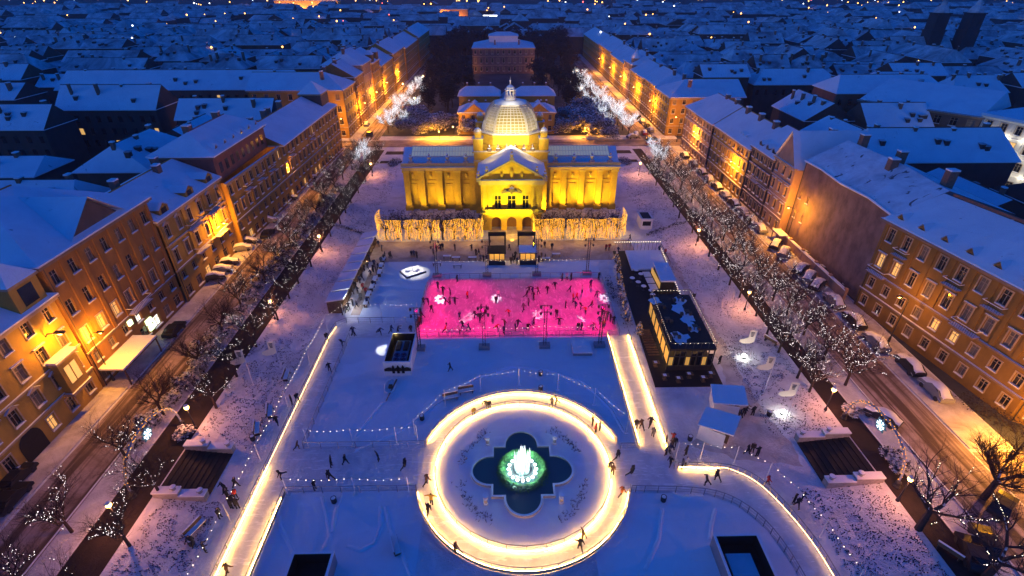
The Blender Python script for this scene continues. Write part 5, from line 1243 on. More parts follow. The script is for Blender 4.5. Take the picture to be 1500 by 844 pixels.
hedge([(61.6,49.5),(63.6,45.5),(66.5,41.6),(71,40.2)], 1.1, 1.5, 'dark shrubs round the foot of the orange corner house at right', 11, 'leaf_dark')
hedge([(-43.9,86),(-43.9,92),(-43.9,99)], .7, 2.4, 'tall dark hedge beside the left promenade lamp', 12, 'leaf_dark')
# ================================================================ cars
def car(name, label, paint, snow):
    t = thing(name, label, 'car', (0,0,0)); b = MB(); W = .86
    prof = [(-2.1,.35),(-2.12,.75),(-1.95,.95),(-1.6,1.0),(-1.05,1.42),(.35,1.45),(1.0,1.02),(1.9,.9),(2.1,.7),(2.1,.35)]
    n = len(prof)
    def wd(x, z): return W*(.86 if z > 1.2 else 1.0)
    V = [(x,-wd(x,z),z) for x,z in prof] + [(x,wd(x,z),z) for x,z in prof]
    b.add(V, [(i,i+1,i+1+n,i+n) for i in range(n-1)] + [tuple(range(n-1,-1,-1)), tuple(range(n,2*n)), (n-1,0,n,2*n-1)])
    b.build('body', paint, t)
    b = MB()
    for s in (-1,1):
        y = s*(W+.005)
        b.quad((-1.35,y*.97,1.04),(.75,y*.97,1.04),(.28,y*.875,1.38),(-1.0,y*.875,1.38))
    b.quad((.42,-.7,1.42),(.42,.7,1.42),(.98,.76,1.06),(.98,-.76,1.06)); b.quad((-1.1,-.7,1.4),(-1.1,.7,1.4),(-1.58,.74,1.04),(-1.58,-.74,1.04)); b.build('window', M['glass'], t)
    wm = MB(); wm.tube((0,-.1,0),(0,.1,0),.33,n=10); me = wm.mesh('wheel', M['dark_metal'])
    for x in (-1.3,1.3):
        for y in (-.8,.8): part_from(me,'wheel',t,(x,y,.33))
    lm = MB(); lm.box(-.03,-.18,-.08,.03,.18,.08); me = lm.mesh('headlight', M['white_paint'])
    for y in (-.6,.6): part_from(me,'headlight',t,(2.11,y,.72))
    if snow:
        b = MB(); rr = random.Random(label); xs_ = [-2.05,-1.6,-1.1,-.6,0,.45,1.0,1.5,2.0]; top = [.98,1.1,1.5,1.62,1.66,1.56,1.2,1.08,.95]; m_ = len(xs_); k = 7
        V = []
        for x, z in zip(xs_, top):
            for j in range(k):
                u = -1+2*j/(k-1); V.append((x, u*W*(.92 if z > 1.3 else 1.02), z + (1-abs(u)**3)*.16 - .06 - (.42 if abs(u) > .99 else .05 if abs(u) > .6 else 0) + rr.uniform(-.02,.03)))
        F = [(i*k+j,(i+1)*k+j,(i+1)*k+j+1,i*k+j+1) for i in range(m_-1) for j in range(k-1)]; b.add(V, F)
        b.build('snow_cover', M['cap_snow'], t, smooth=True)
    return t
PB = mat('dark_car_paint', (0.02,0.02,0.025), 0.3, 0.1, 1); PG = mat('grey_car_paint', (0.2,0.2,0.22), 0.35, 0.1, 1); PR = mat('red_car_paint', (0.25,0.02,0.02), 0.3, 0.1, 1)
SC = [car('parked_car','snow covered car a',PG,True), car('parked_car','snow covered car b',PB,True)]; DC = [car('car','dark car',PB,False)]; RCAR = [car('parked_car','red car',PR,True)]
used = set(); rr = random.Random(4)
rightcars = [(57.2,y) for y in (51,56.2,61.8,67.6,73.5,79.0,82.0,85.0,92,95.5,103.5,108,113,118.5,124,130,136,142,150,158)]
for k,(x,y) in enumerate(rightcars):
    an = rr.choice((.9,.75,.85)) if 76 < y < 100 else PI/2+rr.uniform(-.06,.06)
    place(SC[k%2], used, (57.6 if y > 60 else 59.0,y,ZS+.13), an, 1.08, 'car buried in snow on the right pavement, %s from the right edge' % (order(k) if k < 20 else 'last but one' if k == 20 else 'last'), 'snow-covered cars along the right street')
leftcars = [(-55.0,y) for y in (84,86.8,89.7,96,99,110,124,140)]
for k,(x,y) in enumerate(leftcars): place(SC[(k+1)%2], used, (x+.3,y,ZS+.13), .35, .95, 'snow-covered car parked at an angle on the left pavement, %s from the brown house' % order(k), 'snow-covered cars along the left street')
for (px,py,w,a) in ((257,487,'driving on the left street below the green shop sign',PI/2),(393,346,'driving farther up the left street',PI/2)):
    x,y = at(px,py,ZS); place(DC[0], used, (x,y,ZS+.02), a, 1, 'small dark car '+w, 'dark cars on the left street')
k = 0
for (x,y,a) in ((50.8,172,.1),(52,178,0),(48,184,1.5),(51.5,186,1.5),(54.8,190,1.57),(54.9,196,1.57),(54.9,203,1.57),(54.8,210,1.57),(46,181,.4),(-48,186,1.57),(-52,200,1.57)):
    place(RCAR[0] if k in (0,3) else DC[0] if k % 2 else SC[0], used, (x,y,ZS+.02), a, 1, '%s car near the %s end of the cross street, %s one' % ('red' if k in (0,3) else 'dark' if k%2 else 'snowy','right' if x > 0 else 'left', order(k)), 'cars at the cross street'); k += 1
for k,(px,py,a) in enumerate(((1290,615,2.2),(1440,800,1.2),(1420,815,1.2),(28,705,1.57),(20,735,1.57),(1465,745,.6))):
    x,y = at(px,py,ZS); place(DC[0] if k != 0 else SC[1], used, (x,y,ZS+.02), a, 1, ['snowy car beside the kerb behind the right arch','dark car under the bottom right tree','second dark car under the bottom right tree','dark car at the left edge above the shop gateway','dark car at the left edge near the bottom','dark car on the orange side street'][k], 'cars near the picture edges')
# ================================================================ people
def person_mesh(name, J, hat=True):
    """one skinned body from named joints; material slots: jacket, trousers, skin, hat"""
    names = list(J); ed = [('pelvis','spine'),('spine','chest'),('chest','neck'),('neck','head'),('chest','shl'),('shl','ell'),('ell','hal'),('chest','shr'),('shr','elr'),('elr','har'),('pelvis','hil'),('hil','knl'),('knl','anl'),('anl','tol'),('pelvis','hir'),('hir','knr'),('knr','anr'),('anr','tor')]
    rad = dict(pelvis=.17,spine=.17,chest=.185,neck=.07,head=.125,shl=.095,ell=.07,hal=.05,shr=.095,elr=.07,har=.05,hil=.115,knl=.085,anl=.065,tol=.05,hir=.115,knr=.085,anr=.065,tor=.05)
    me = bpy.data.meshes.new(name); me.from_pydata([J[k] for k in names], [(names.index(a),names.index(b)) for a,b in ed], [])
    ob = bpy.data.objects.new(name, me); COL.objects.link(ob); sk = ob.modifiers.new('skin','SKIN')
    me.skin_vertices.new() if not me.skin_vertices else None
    for i,k in enumerate(names):
        v = me.skin_vertices[0].data[i]; v.radius = (rad[k],rad[k]*(.75 if k in ('chest','spine','pelvis') else 1)); v.use_root = (k == 'pelvis')
    sb = ob.modifiers.new('sub','SUBSURF'); sb.levels = 1; sb.render_levels = 1
    bpy.context.view_layer.update(); dg = bpy.context.evaluated_depsgraph_get(); m2 = bpy.data.meshes.new_from_object(ob.evaluated_get(dg)); m2.name = name
    bpy.data.objects.remove(ob); bpy.data.meshes.remove(me)
    V = {k: Vector(v) for k,v in J.items()}
    def seg(p, a, b):
        d = b-a; t = clamp((p-a).dot(d)/max(d.length_squared,1e-6)); return (p-(a+d*t)).length, t
    m2.materials.clear()
    for m in (M['coat'], M['trousers'], M['skin'], M['hat']): m2.materials.append(m)
    for p in m2.polygons:
        best, w = 9, None
        for a,b in ed:
            d, t = seg(p.center, V[a], V[b])
            if d - .5*min(rad[a],rad[b]) < best: best, w = d - .5*min(rad[a],rad[b]), (a,b,t)
        a,b,t = w
        if a == 'neck': 
            up = (p.center-V['head']).dot((V['head']-V['neck']).normalized()); fwd = p.center.x - V['head'].x; i = 3 if up > .0 or fwd < -.02 else 2
        elif b in ('hal','har') and t > .85: i = 2
        elif a in ('hil','knl','anl','hir','knr','anr'): i = 1
        else: i = 0
        p.material_index = i; p.use_smooth = True
    return m2
M['coat'] = mat('dark_coat', (0.018,0.018,0.025), 0.9, 0.3, 4); M['trousers'] = mat('dark_trousers', (0.015,0.015,0.02), 0.9, 0.3, 4); M['skin'] = mat('skin', (0.45,0.26,0.19), 0.6, 0.1, 4); M['hat'] = mat('dark_hat', (0.03,0.02,0.02), 0.9, 0.3, 4)
COATS = {'black':M['coat'],'navy':mat('navy_coat',(0.015,0.03,0.09),.9,.2,4),'brown':mat('brown_coat',(0.09,0.05,0.03),.9,.2,4),'grey':mat('grey_coat',(0.12,0.12,0.13),.9,.2,4),'red':mat('red_jacket',(0.4,0.03,0.03),.8,.2,4),'orange':mat('orange_jacket',(0.5,0.14,0.02),.8,.2,4),'yellow':mat('yellow_jacket',(0.45,0.28,0.04),.8,.2,4),'white':mat('white_jacket',(0.6,0.58,0.55),.8,.2,4)}
def pose(lean=0, la=(0,.25), ra=(0,.25), lb=0, rb=0, ll=(0,0), rl=(0,0), side=0):
    """x forward, y left; la/ra: arm swing forward and outward; lb/rb: elbow bend; ll/rl: (thigh swing, knee bend)"""
    J = {}; J['pelvis'] = (0,0,.93); sl, cl = math.sin(lean), math.cos(lean)
    def up(h, y=0, x=0): return (h*sl + x*cl, y + side*h*.3, .93 + h*cl - x*sl)
    J['spine'] = up(.22); J['chest'] = up(.44); J['neck'] = up(.58); J['head'] = up(.74,0,.03)
    for s, n, (sw, out), bd in ((1,'l',la,lb),(-1,'r',ra,rb)):
        sh = Vector(up(.48,s*.21)); J['sh'+n] = tuple(sh); d = Vector((math.sin(sw)*math.cos(out), s*math.sin(out), -math.cos(sw)*math.cos(out))); el = sh + d*.29; J['el'+n] = tuple(el)
        d2 = Vector((math.sin(sw+bd)*math.cos(out), s*math.sin(out)*.8, -math.cos(sw+bd)*math.cos(out))).normalized(); J['ha'+n] = tuple(el+d2*.3)
    for s, n, (sw, kb) in ((1,'l',ll),(-1,'r',rl)):
        hp = Vector((0,s*.1,.88)); J['hi'+n] = tuple(hp); kn = hp + Vector((math.sin(sw),s*.06,-math.cos(sw))).normalized()*.43; a = sw-kb; an = kn + Vector((math.sin(a),s*.03,-math.cos(a))).normalized()*.41
        J['kn'+n] = tuple(kn); J['an'+n] = tuple(an); J['to'+n] = tuple(an + Vector((.17*math.cos(a),0,.17*math.sin(a)-.02)))
    zmin = min(v[2] for v in J.values()) - .04
    return {k:(x,y,z-zmin) for k,(x,y,z) in J.items()}
POSES = {
 'standing': pose(.03,(.1,.12),(0,.12),.3,.2,(.05,.03),(-.05,.03)), 'waiting': pose(.06,(.5,.15),(.45,.15),1.2,1.2,(.02,.05),(.02,.02)), 'walking': pose(.06,(-.45,.12),(.5,.12),.3,.5,(.42,.15),(-.35,.2)),
 'gliding': pose(.35,(-.4,.5),(.4,.55),.2,.3,(.35,.5),(-.55,.25)), 'skating': pose(.45,(.7,.5),(-.7,.5),.4,.2,(.45,.65),(-.8,.4)), 'balancing': pose(.2,(.1,1.2),(.1,1.25),.1,.1,(.25,.4),(-.1,.15)),
 'reaching': pose(.3,(1.3,.3),(1.2,.3),.2,.3,(.3,.45),(-.3,.3)), 'bending': pose(.9,(.9,.2),(.8,.2),.3,.3,(.35,.6),(.2,.5))}
PM = {k: person_mesh('person', v) for k,v in POSES.items()}
rp_ = random.Random(99)
def person(px, py, ps, where, coat=None, group=None, z=None, face=None, xy=None):
    x, y = xy or at(px, py, .05 if z is None else z)
    zz = (.05 if z is None else z)
    coat = coat or rp_.choices(['black','navy','brown','grey','red','white'],[10,6,5,4,2.2,1.5])[0]
    o = bpy.data.objects.new('person', PM[ps]); COL.objects.link(o); o.location = (x,y,zz); s = rp_.uniform(.96,1.07); o.scale = (s,s,s); o.rotation_euler = (0,0,face if face is not None else rp_.uniform(0,2*PI))
    o.material_slots[0].link = 'OBJECT'; o.material_slots[0].material = COATS[coat]
    return tag(o, '%s-%s person %s %s' % (coat, 'jacketed' if coat in ('red','orange','yellow','white') else 'coated', ps, where), 'person', group or 'people at the winter fair')
SK = ['gliding','skating','balancing','standing','gliding','reaching','walking']
def c5(x,y): return (500+x/3, 280+y/3)
rink = [(425,415),(447,440),(480,445),(555,460),(362,485),(382,485),(397,520),(460,485),(478,485),(500,485),(462,580),(457,610),(520,550),(533,590),(520,612),(590,545),(615,515),(637,520),(610,560),(665,565),(680,480),(735,535),(683,600),(718,585),(714,615),(775,585),(820,600),(800,515),(822,490),(813,455),(825,435),(840,440),(845,465),(865,440),(905,435),(938,415),(945,540),(957,575),(985,500),(1003,432),(1018,470),(1033,465),(1028,500),(1052,505),(1057,435),(1095,410),(1097,500),(1072,525),(1145,530),(1165,550),(1110,600),(1053,600),(1040,600),(355,545),(350,570),(1135,570),(1150,590),(628,540),(845,575),(765,600),(690,455),(1120,455),(560,600)]
for i,(x,y) in enumerate(rink):
    px,py = c5(x,y+14); col = ['left end','left third','left of the middle','right of the middle','right third','right end'][int(clamp((x-340)/145,0,5))]; row = 'by the far railing' if y < 440 else 'in the far half' if y < 500 else 'in the near half' if y < 575 else 'by the near railing'
    person(px,py,SK[i%7] if i%4 else 'standing','on the pink ice, %s, %s' % (col,row), 'red' if (x,y) in ((1072,525),(735,535)) else None,'skaters on the pink rink')
for i,(x,y,ps,w) in enumerate([(510,400,'standing','behind the far railing of the pink rink, left of middle'),(970,395,'standing','behind the far railing of the pink rink at the right'),(990,392,'waiting','behind the far rink railing at the right, second of two'),(1130,390,'standing','at the far right corner of the pink rink'),(55,637,'walking','at the corner of the left ice path'),(170,634,'skating','on the ice path that leads left from the pink rink'),(220,624,'gliding','on the ice path above the white open booth'),(250,628,'reaching','on the ice path above the white open booth, second of two'),(307,626,'standing','where the ice path meets the pink rink'),(335,600,'standing','at the opening at the left end of the pink rink'),(345,590,'waiting','at the left opening of the pink rink, second of two'),
    (1180,575,'standing','beside the hedge at the right end of the rink'),(1195,585,'waiting','beside the hedge at the right end of the rink, right one'),(1160,575,'standing','beside the hedge at the right end of the rink, left one'),
    (215,297,'walking','alone left of the lit snow mound near the golden curtain'),(310,292,'standing','in the group of three behind the lit snow mound, left one'),(321,292,'waiting','in the group of three behind the lit snow mound, middle one'),(333,294,'standing','in the group of three behind the lit snow mound, right one'),(405,280,'standing','in front of the left golden curtain beside a mast'),(420,270,'walking','in front of the left golden curtain, right of a mast'),(437,262,'waiting','close to the left golden curtain'),(446,260,'standing','close to the left golden curtain, right one of a pair'),(500,262,'standing','against the middle of the left golden curtain'),(573,263,'waiting','near the right end of the left golden curtain'),(592,284,'standing','left of the left dark kiosk'),(604,282,'walking','left of the left dark kiosk, right one'),
    (738,262,'walking','on the lit path between the two kiosks'),(893,250,'standing','in front of the right golden curtain'),(925,258,'standing','in front of the right golden curtain, right one'),(1162,262,'standing','at the far end of the dark bar terrace'),(1176,262,'waiting','at the far end of the dark bar terrace, right one'),(1215,275,'walking','behind the dark bar terrace'),(1395,270,'walking','at the far right corner of the dark bar terrace'),(1420,285,'standing','at the far right corner of the dark bar terrace, right one'),(1267,218,'walking','at the right end of the right golden curtain'),
    (625,310,'standing','beside the left kiosk near its tables'),(640,312,'waiting','beside the left kiosk near its tables, nearer one'),(612,308,'waiting','left of the tables by the left kiosk'),(745,320,'standing','in the crowd between the kiosks'),(760,315,'waiting','in the crowd between the kiosks, right one'),(772,322,'standing','in the crowd between the kiosks next to the right kiosk'),(752,305,'standing','between the kiosks under the arches'),(765,297,'walking','between the kiosks farther back'),(880,300,'standing','right of the right kiosk'),(868,312,'waiting','right of the right kiosk, nearer one'),(895,305,'standing','right of the right kiosk, farthest right'),
    (1010,392,'standing','by the far railing at the right'),(480,792,'walking','on the lower left snow')]):
    px,py = c5(x,y); person(px,py,ps,w)
def c8(x,y): return (500+x/3, 564+y/3)
for x,y,ps,w,ct in [(20,350,'walking','on the left crossing path, left of two skaters','black'),(165,335,'balancing','on the left crossing path near its far railing','black'),(278,368,'skating','on the left crossing path near the round path','black'),(375,440,'gliding','on the left side of the round ice path','brown'),(397,525,'balancing','on the lower left of the round ice path','yellow'),(382,570,'skating','on the lower left of the round ice path','black'),(510,740,'gliding','on the near left of the round ice path','brown'),(583,138,'standing','on the far left of the round ice path','yellow'),(635,100,'gliding','at the far side of the round ice path, left of a pair','black'),(650,108,'standing','at the far side of the round ice path, right of a pair','black'),(925,92,'standing','at the far right of the round ice path','grey'),(945,86,'gliding','at the far right of the round ice path','black'),(1103,178,'standing','among three on the right of the round ice path','black'),(1135,198,'standing','among three on the right of the round ice path','navy'),(1116,212,'standing','among three on the right of the round ice path','red'),(1208,330,'skating','where the round path meets the right crossing','black'),(1178,362,'bending','at the inner railing on the right','black'),(1190,395,'standing','at the inner railing on the right','brown'),(1270,398,'skating','on the right crossing path','black'),(1228,490,'gliding','at the lower right of the round ice path','orange'),(1057,682,'balancing','on the near right of the round ice path','brown'),(1047,725,'skating','on the near right of the round ice path','black'),(1292,195,'standing','on the lower part of the glowing straight path, left one','black'),(1317,195,'gliding','on the lower part of the glowing straight path','brown'),(1355,185,'gliding','on the straight path by its outer railing','black'),(1367,228,'standing','on the straight path by its outer railing','grey')]:
    px,py = c8(x,y); person(px,py,ps,w,ct,'skaters on the glowing ice paths')
for i,(x,y) in enumerate([(1425,262),(1455,250),(1448,285),(1425,310),(1440,300),(1443,355),(1495,365),(1462,270)]):
    px,py = c8(x,y); person(px,py,('standing','waiting','walking')[i%3],'in the cluster of people beside the straight glowing path',None,'people beside the straight glowing path')
def c9(x,y): return (1000+x/3, 564+y/3)
for i,(x,y,w,ct) in enumerate([(12,310,'just outside the corner of the right path','black'),(10,358,'at the railing of the right path','white'),(280,305,'in the group of three on the snow below the stalls','black'),(303,295,'in the group of three on the snow below the stalls','brown'),(325,315,'in the group of three on the snow below the stalls','black'),(367,440,'beside the curve of the right path','red'),(485,520,'in the pair by the bulbs on the lower right','black'),(520,510,'in the pair by the bulbs on the lower right','navy'),(497,540,'near the pair by the bulbs on the lower right','black'),(235,135,'right of the two snowy stalls','black'),(265,135,'right of the two snowy stalls','black'),(250,145,'right of the two snowy stalls','navy'),(305,135,'alone right of the two snowy stalls','black'),(275,125,'behind the group right of the stalls','brown')]):
    px,py = c9(x,y); person(px,py,('standing','waiting','walking')[i%3],w,ct,'people on the snow at the right')
for x,y,w in ((102,440,'on the lit bend of the right path'),(148,420,'on the lit bend of the right path, right one')):
    px,py = c9(x,y); person(px,py,'gliding',w,'black','skaters on the glowing ice paths')
def c7(x,y): return (x/3, 564+y/3)
for i,(x,y,w,ct,ps) in enumerate([(1285,85,'by the bulbs left of the ice path','black','standing'),(1310,75,'by the bulbs left of the ice path, right one','black','walking'),(1220,175,'below the snowy benches on the left','black','walking'),(1458,360,'on the left crossing path, upper of two','black','balancing'),(1455,420,'on the left crossing path, lower of two','black','gliding'),(1385,460,'by the near railing of the left crossing path','black','standing'),(1310,285,'at the corner where the left path meets the crossing','brown','gliding'),(1240,412,'on the bright left path','black','skating'),(1005,835,'at the bottom of the bright left path','brown','gliding')]):
    px,py = c7(x,y); person(px,py,ps,w,ct,'skaters and walkers at the left path')
for i,(x,y) in enumerate([(990,470),(1005,500),(1020,545),(1040,450),(1040,500),(1048,545),(1025,525),(970,585),(905,735),(850,705)]):
    px,py = c7(x,y); person(px,py,('walking','standing','waiting')[i%3],['in the line of people at the foot of the left stairs','near the snowy wall below the left stairs','walking away from the left stairs','by the fallen bench at lower left'][0 if i < 7 else i-6],'black' if i != 4 else 'red','people at the foot of the left stairs')
def c55(x,y): return (470+x/3.126, 330+y/3.126)
for i,(x,y) in enumerate([(265,100),(280,120),(290,165),(278,180),(225,165),(215,200),(200,210),(240,215),(265,205),(255,225),(180,265),(190,255),(150,315),(170,315),(195,300),(160,290),(148,370),(165,380),(185,345),(130,390),(215,365),(240,285),(208,320),(120,400),(100,410),(245,190),(230,235),(295,150)]):
    px,py = c55(x,y); person(px,py,('standing','waiting','walking')[i%3],'in the crowd at the %s of the market stall row' % ('far end' if y < 215 else 'near end' if y > 330 else 'middle'),None,'crowd at the market stalls')
for i,(x,y) in enumerate([(320,150),(30,530),(42,670),(100,555),(150,505)]):
    px,py = c55(x,y); person(px,py,('walking','walking','gliding','skating','gliding')[i],['right of the stall row, alone on the snow','left of the ice path corner','on the upper left ice path, lowest','on the upper left ice path','at the corner of the left ice path by the stalls'][i],'black','people on and by the upper left path')
for px,py,w in ((1053,534,'beside the front of the dark bar'),(830,0,'')):
    if w: person(px,py,'standing',w,'black')
for px,py,w in ((205,500,'on the left pavement below the lit shop sign'),(250,780,'')):
    if w: person(px,py,'walking',w,'black',z=ZS+.13)
# ================================================================ dark bar with terraces on the right of the rink
T = thing('bar_terrace', 'long black bar terrace with glass front, snow-dusted roof deck and string lights', 'bar', (26.5,75,0))
b = MB(); b.poly([(21.4,54,.0),(31,54,.0),(33.4,96,.0),(23.2,96,.0)]); 
b = MB(); b.prism([(21.4,54),(31.2,54),(33.2,96),(23.2,96)],.0,.12); b.build('deck', M['black'], T)
b = MB(); b.prism([(23.8,57.4),(30.6,57.4),(31.2,72),(24.6,72)],3.85,4.2,0); b.build('roof_deck', M['black_snow'], T)
M['bar_lit'] = glow('lit_bar_glass', (1.0,0.55,0.1), .09)
fx = [23.95+i*.82 for i in range(9)]
for i in range(8):
    b = MB(); b.quad((fx[i]+.05,57.75,.9),(fx[i+1]-.05,57.75,.9),(fx[i+1]-.05,57.75,2.6+.8*(i%3)*.5),(fx[i]+.05,57.75,2.6+.8*(i%3)*.5)); b.build('glass_panel', M['bar_lit'] if i in (0,3,6) else M['glass'], T)
b = MB()
for x in fx: b.box(x-.06,57.5,.12,x+.06,57.7,3.85)
b.box(23.9,57.5,2.6,30.55,57.64,2.75); b.box(23.9,57.5,.12,30.55,57.68,.9)
for k in range(7):
    y = 57.7+k*2.35; x = 23.95+.8*(y-57.4)/14.6; b.box(x-.08,y-.08,.12,x+.08,y+.08,3.85)
b.build('frame', M['dark_metal'], T)
b = MB()
for k in range(6):
    y = 57.8+k*2.35; x = 24.0+.8*(y-57.4)/14.6; b.quad((x,y+.1,.9),(x+.12,y+2.2,.9),(x+.12,y+2.2,3.0),(x,y+.1,3.0))
b.build('side_glass', M['bar_lit'], T)
b = MB(); ring = [(23.9,57.5),(30.5,57.5),(31.1,71.9),(24.7,71.9),(23.9,57.5)]
for p,q in zip(ring,ring[1:]): b.tube((*p,5.2),(*q,5.2),.05,n=4)
for p in densify(ring,1.2): b.tube((*p,4.2),(*p,5.2),.035,n=4)
b.build('railing', M['dark_metal'], T)
b = MB()
for p in densify(ring,.55): b.octa((*p,5.1),.035)
for p in densify([(23.4,95.6),(32.9,95.6)],.5): b.octa((*p,2.4),.06)
for p in densify([(33,95),(31.5,76)],.8): b.octa((*p,1.4),.05)
tag(b.build('string_bulbs', M['bulb'], T), kind='stuff')
rr = random.Random(77)
for k in range(7):
    x, y = rr.uniform(24.8,29.8), rr.uniform(59,70.5); b = MB(); n_ = 11; b.poly([(x+rr.uniform(.6,1.5)*math.cos(2*PI*i/n_), y+rr.uniform(.7,2.0)*math.sin(2*PI*i/n_), 4.21+k*.002) for i in range(n_)]); b.build('snow_patch', M['roof_snow'], T)
for k in range(6):
    x, y = 25.2+(k%2)*3.6, 60+k*2; b = MB(); b.box(x-.4,y-.4,4.95,x+.4,y+.4,5.0); b.box(x-.05,y-.05,4.2,x+.05,y+.05,4.95); b.box(x-.9,y-.25,4.2,x-.5,y+.25,4.65); b.box(x+.5,y-.25,4.2,x+.9,y+.25,4.65); b.build('roof_table', M['wood'], T)
b = MB(); b.prism([(28.4,78.6),(31.2,78.6),(31.6,85.6),(28.8,85.6)],2.7,3.0,0); b.build('canopy', M['cap_snow'], T); b = MB(); b.prism([(28.6,78.8),(31.0,78.8),(31.4,85.4),(29,85.4)],.12,2.7); b.build('counter_house', M['black'], T)
b = MB()
for k in range(3): b.box(26.9,79+k*2.3,.9,28.3,80.9+k*2.3,1.0,0)
b.build('counter', M['white_paint'], T)
b = MB(); b.box(28.45,79,1.1,28.52,85,2.3); b.build('counter_light', M['bar_lit'], T)
b = MB(); b.prism([(25.2,87),(32.4,87),(32.9,95),(25.6,95)],.4,.75); b.build('far_deck', M['roof_snow'], T)
b = MB(); r2 = [(23.5,95.6),(33,95.6),(32.6,87)]
for p,q in zip(r2,r2[1:]): b.tube((*p,2.3),(*q,2.3),.05,n=4)
for p in densify(r2,.8): b.tube((*p,.1),(*p,2.3),.04,n=4)
b.build('far_railing', M['dark_metal'], T)
b = MB()
for k in range(11): b.box(22.2,61+k*.62,.12,23.9,61.3+k*.62,.2+.02*k)
b.build('steps', M['wood'], T)
rr = random.Random(6)
for k in range(7):
    x, y = rr.uniform(24.4,27.4), 77+k*1.5; b = MB(); b.lathe(x,y,[(.3,.12),(.06,.2),(.06,1.0),(.55,1.03),(.55,1.08)],10,0); b.lathe(x,y,[(.5,1.08),(.4,1.2),(.05,1.24)],10,1)
    solo(b,'bar_table',[M['dark_metal'],M['cap_snow']],'round snow-topped bar table on the black terrace, %s from the glass room' % order(k),'table',(x,y,.12),'bar tables on the dark terrace')
for k,(x,y) in enumerate(((23.2,55.6),(25,55),(26.8,55.9),(28.6,55.1),(30,56),(22.6,58.5))):
    b = MB(); b.box(x-.5,y-.35,.85,x+.5,y+.35,.92,0); b.box(x-.08,y-.08,.12,x+.08,y+.08,.85,0); b.box(x-.3,y-.3,.12,x+.3,y+.3,.18,0); b.box(x-.35,y-.25,.92,x+.1,y+.2,.99,1)
    solo(b,'bar_table',[M['wood'],M['cap_snow']],'square dark table in front of the glass bar, %s' % ('leftmost','second from left','third from left','fourth from left','rightmost','beside the steps')[k],'table',(x,y,.12),'tables in front of the glass bar')
# evergreens with yellow lights along the left edge of the bar
for k,(x,y) in enumerate([(22,84),(21.6,80.5),(21.3,77),(21.0,73.5),(20.8,70.5),(22.6,87.5),(22.9,91),(21.9,66.5)]):
    t = thing('potted_fir','slim lit fir on the left edge of the dark bar, %s' % ('fourth from the far end','fifth from the far end','sixth from the far end','seventh from the far end','second from the near end','third from the far end','second from the far end','nearest')[k],'tree',(x,y,.1),0,'firs along the dark bar'); b = MB(); rr = random.Random(k)
    b.lathe(x,y,[(.3,.1),(.4,.55),(.34,.55)],8); b.build('pot', M['wood'], t); b = MB()
    for _ in range(420):
        z = rr.uniform(.5,2.7); r = (2.8-z)*.36*rr.random()**.5; a = rr.uniform(0,6.3); q = Vector((x+r*math.cos(a),y+r*math.sin(a),z)); v = Vector((math.cos(a),math.sin(a),-.5))*rr.uniform(.1,.24); w = Vector((-math.sin(a),math.cos(a),0))*.06; b.add([q-w,q+w,q+v],[(0,1,2)])
    b.build('crown', M['leaf_snow'], t); b = MB()
    for _ in range(26):
        z = rr.uniform(.6,2.6); r = (2.8-z)*.38; a = rr.uniform(0,6.3); b.octa((x+r*math.cos(a),y+r*math.sin(a),z),.05)
    b.build('fairy_lights', M['gold_bulb'], t)

# ================================================================ stalls, kiosks, booths
def stall(w=2.75, d=2.6, m='wood'):
    t = thing('market_stall','','market stall',(0,0,0),0,None); b = MB(); x, y = d/2, w/2
    b.box(-x,-y,0,-x+.08,y,2.3); b.box(-x+.08,-y,0,x-.2,-y+.08,2.3); b.box(-x+.08,y-.08,0,x-.2,y,2.3); b.box(x-.3,-y+.08,0,x-.2,y-.08,1.0); b.build('wall', M[m], t)
    b = MB(); b.box(x-.35,-y+.1,1.0,x+.1,y-.1,1.08); b.build('counter', M['wood'], t)
    b = MB(); V = [(-x-.2,-y-.12,2.3),(x+.5,-y-.12,2.85),(x+.5,y+.12,2.85),(-x-.2,y+.12,2.3)]; b.add(V+[(a,c,e+.2) for a,c,e in V],[(4,5,6,7)],1); b.add(V+[(a,c,e+.2) for a,c,e in V],[(0,1,5,4),(1,2,6,5),(2,3,7,6),(3,0,4,7),(3,2,1,0)],0); b.build('roof', [M['white_paint'],M['cap_snow']], t)
    b = MB(); b.box(x-.28,-.5,2.2,x-.18,.5,2.3); b.build('stall_lamp', M['lit_white'], t)
    return t
ST = stall(); used = set()
for k in range(8):
    y = 75.0+k*3.5; place(ST, used, (-29.2+.03*k,y,0), 0, 1, 'market stall with snow-covered sloping roof, %s of eight from the near end' % order(k).replace('nearest','first'), 'row of market stalls on the left')
    if k % 2 == 0: point(-27.2,y,1.9,(1,.75,.45),16,.1)
point(-27.0,74.5,2.2,(.9,.95,1),60,.15)
for k in range(7):
    b = MB(); x, y = -24.4+R.uniform(-.3,.3), 76+k*2.7; b.box(x-.4,y-.9,.72,x+.4,y+.9,.78,0); b.box(x-.38,y-.88,.78,x+.38,y+.88,.92,1)
    for q in (-.7,.7): b.box(x-.3,y+q-.05,.02,x+.3,y+q+.05,.72,0)
    solo(b,'picnic_table',[M['wood'],M['cap_snow']],'snow-topped table in front of the stall row, %s from the near end' % order(k),'table',(x,y,.02),'tables in front of the market stalls')
ST2 = stall(3.0,2.8,'white_paint')
for (px,py),a,w in (((1062,590),-.15,'farther of the two by the dark bar'),((1048,628),-.5,'nearer of the two below the dark bar')):
    x, y = at(px,py,1.2); b = stall(3.3,3.0,'white_paint') if False else None
    o = place(ST2, used, (x,y,0), a-.1, (1.2,1.15,1.0), 'white-roofed market stall with snow, '+w, 'market stalls on the right')
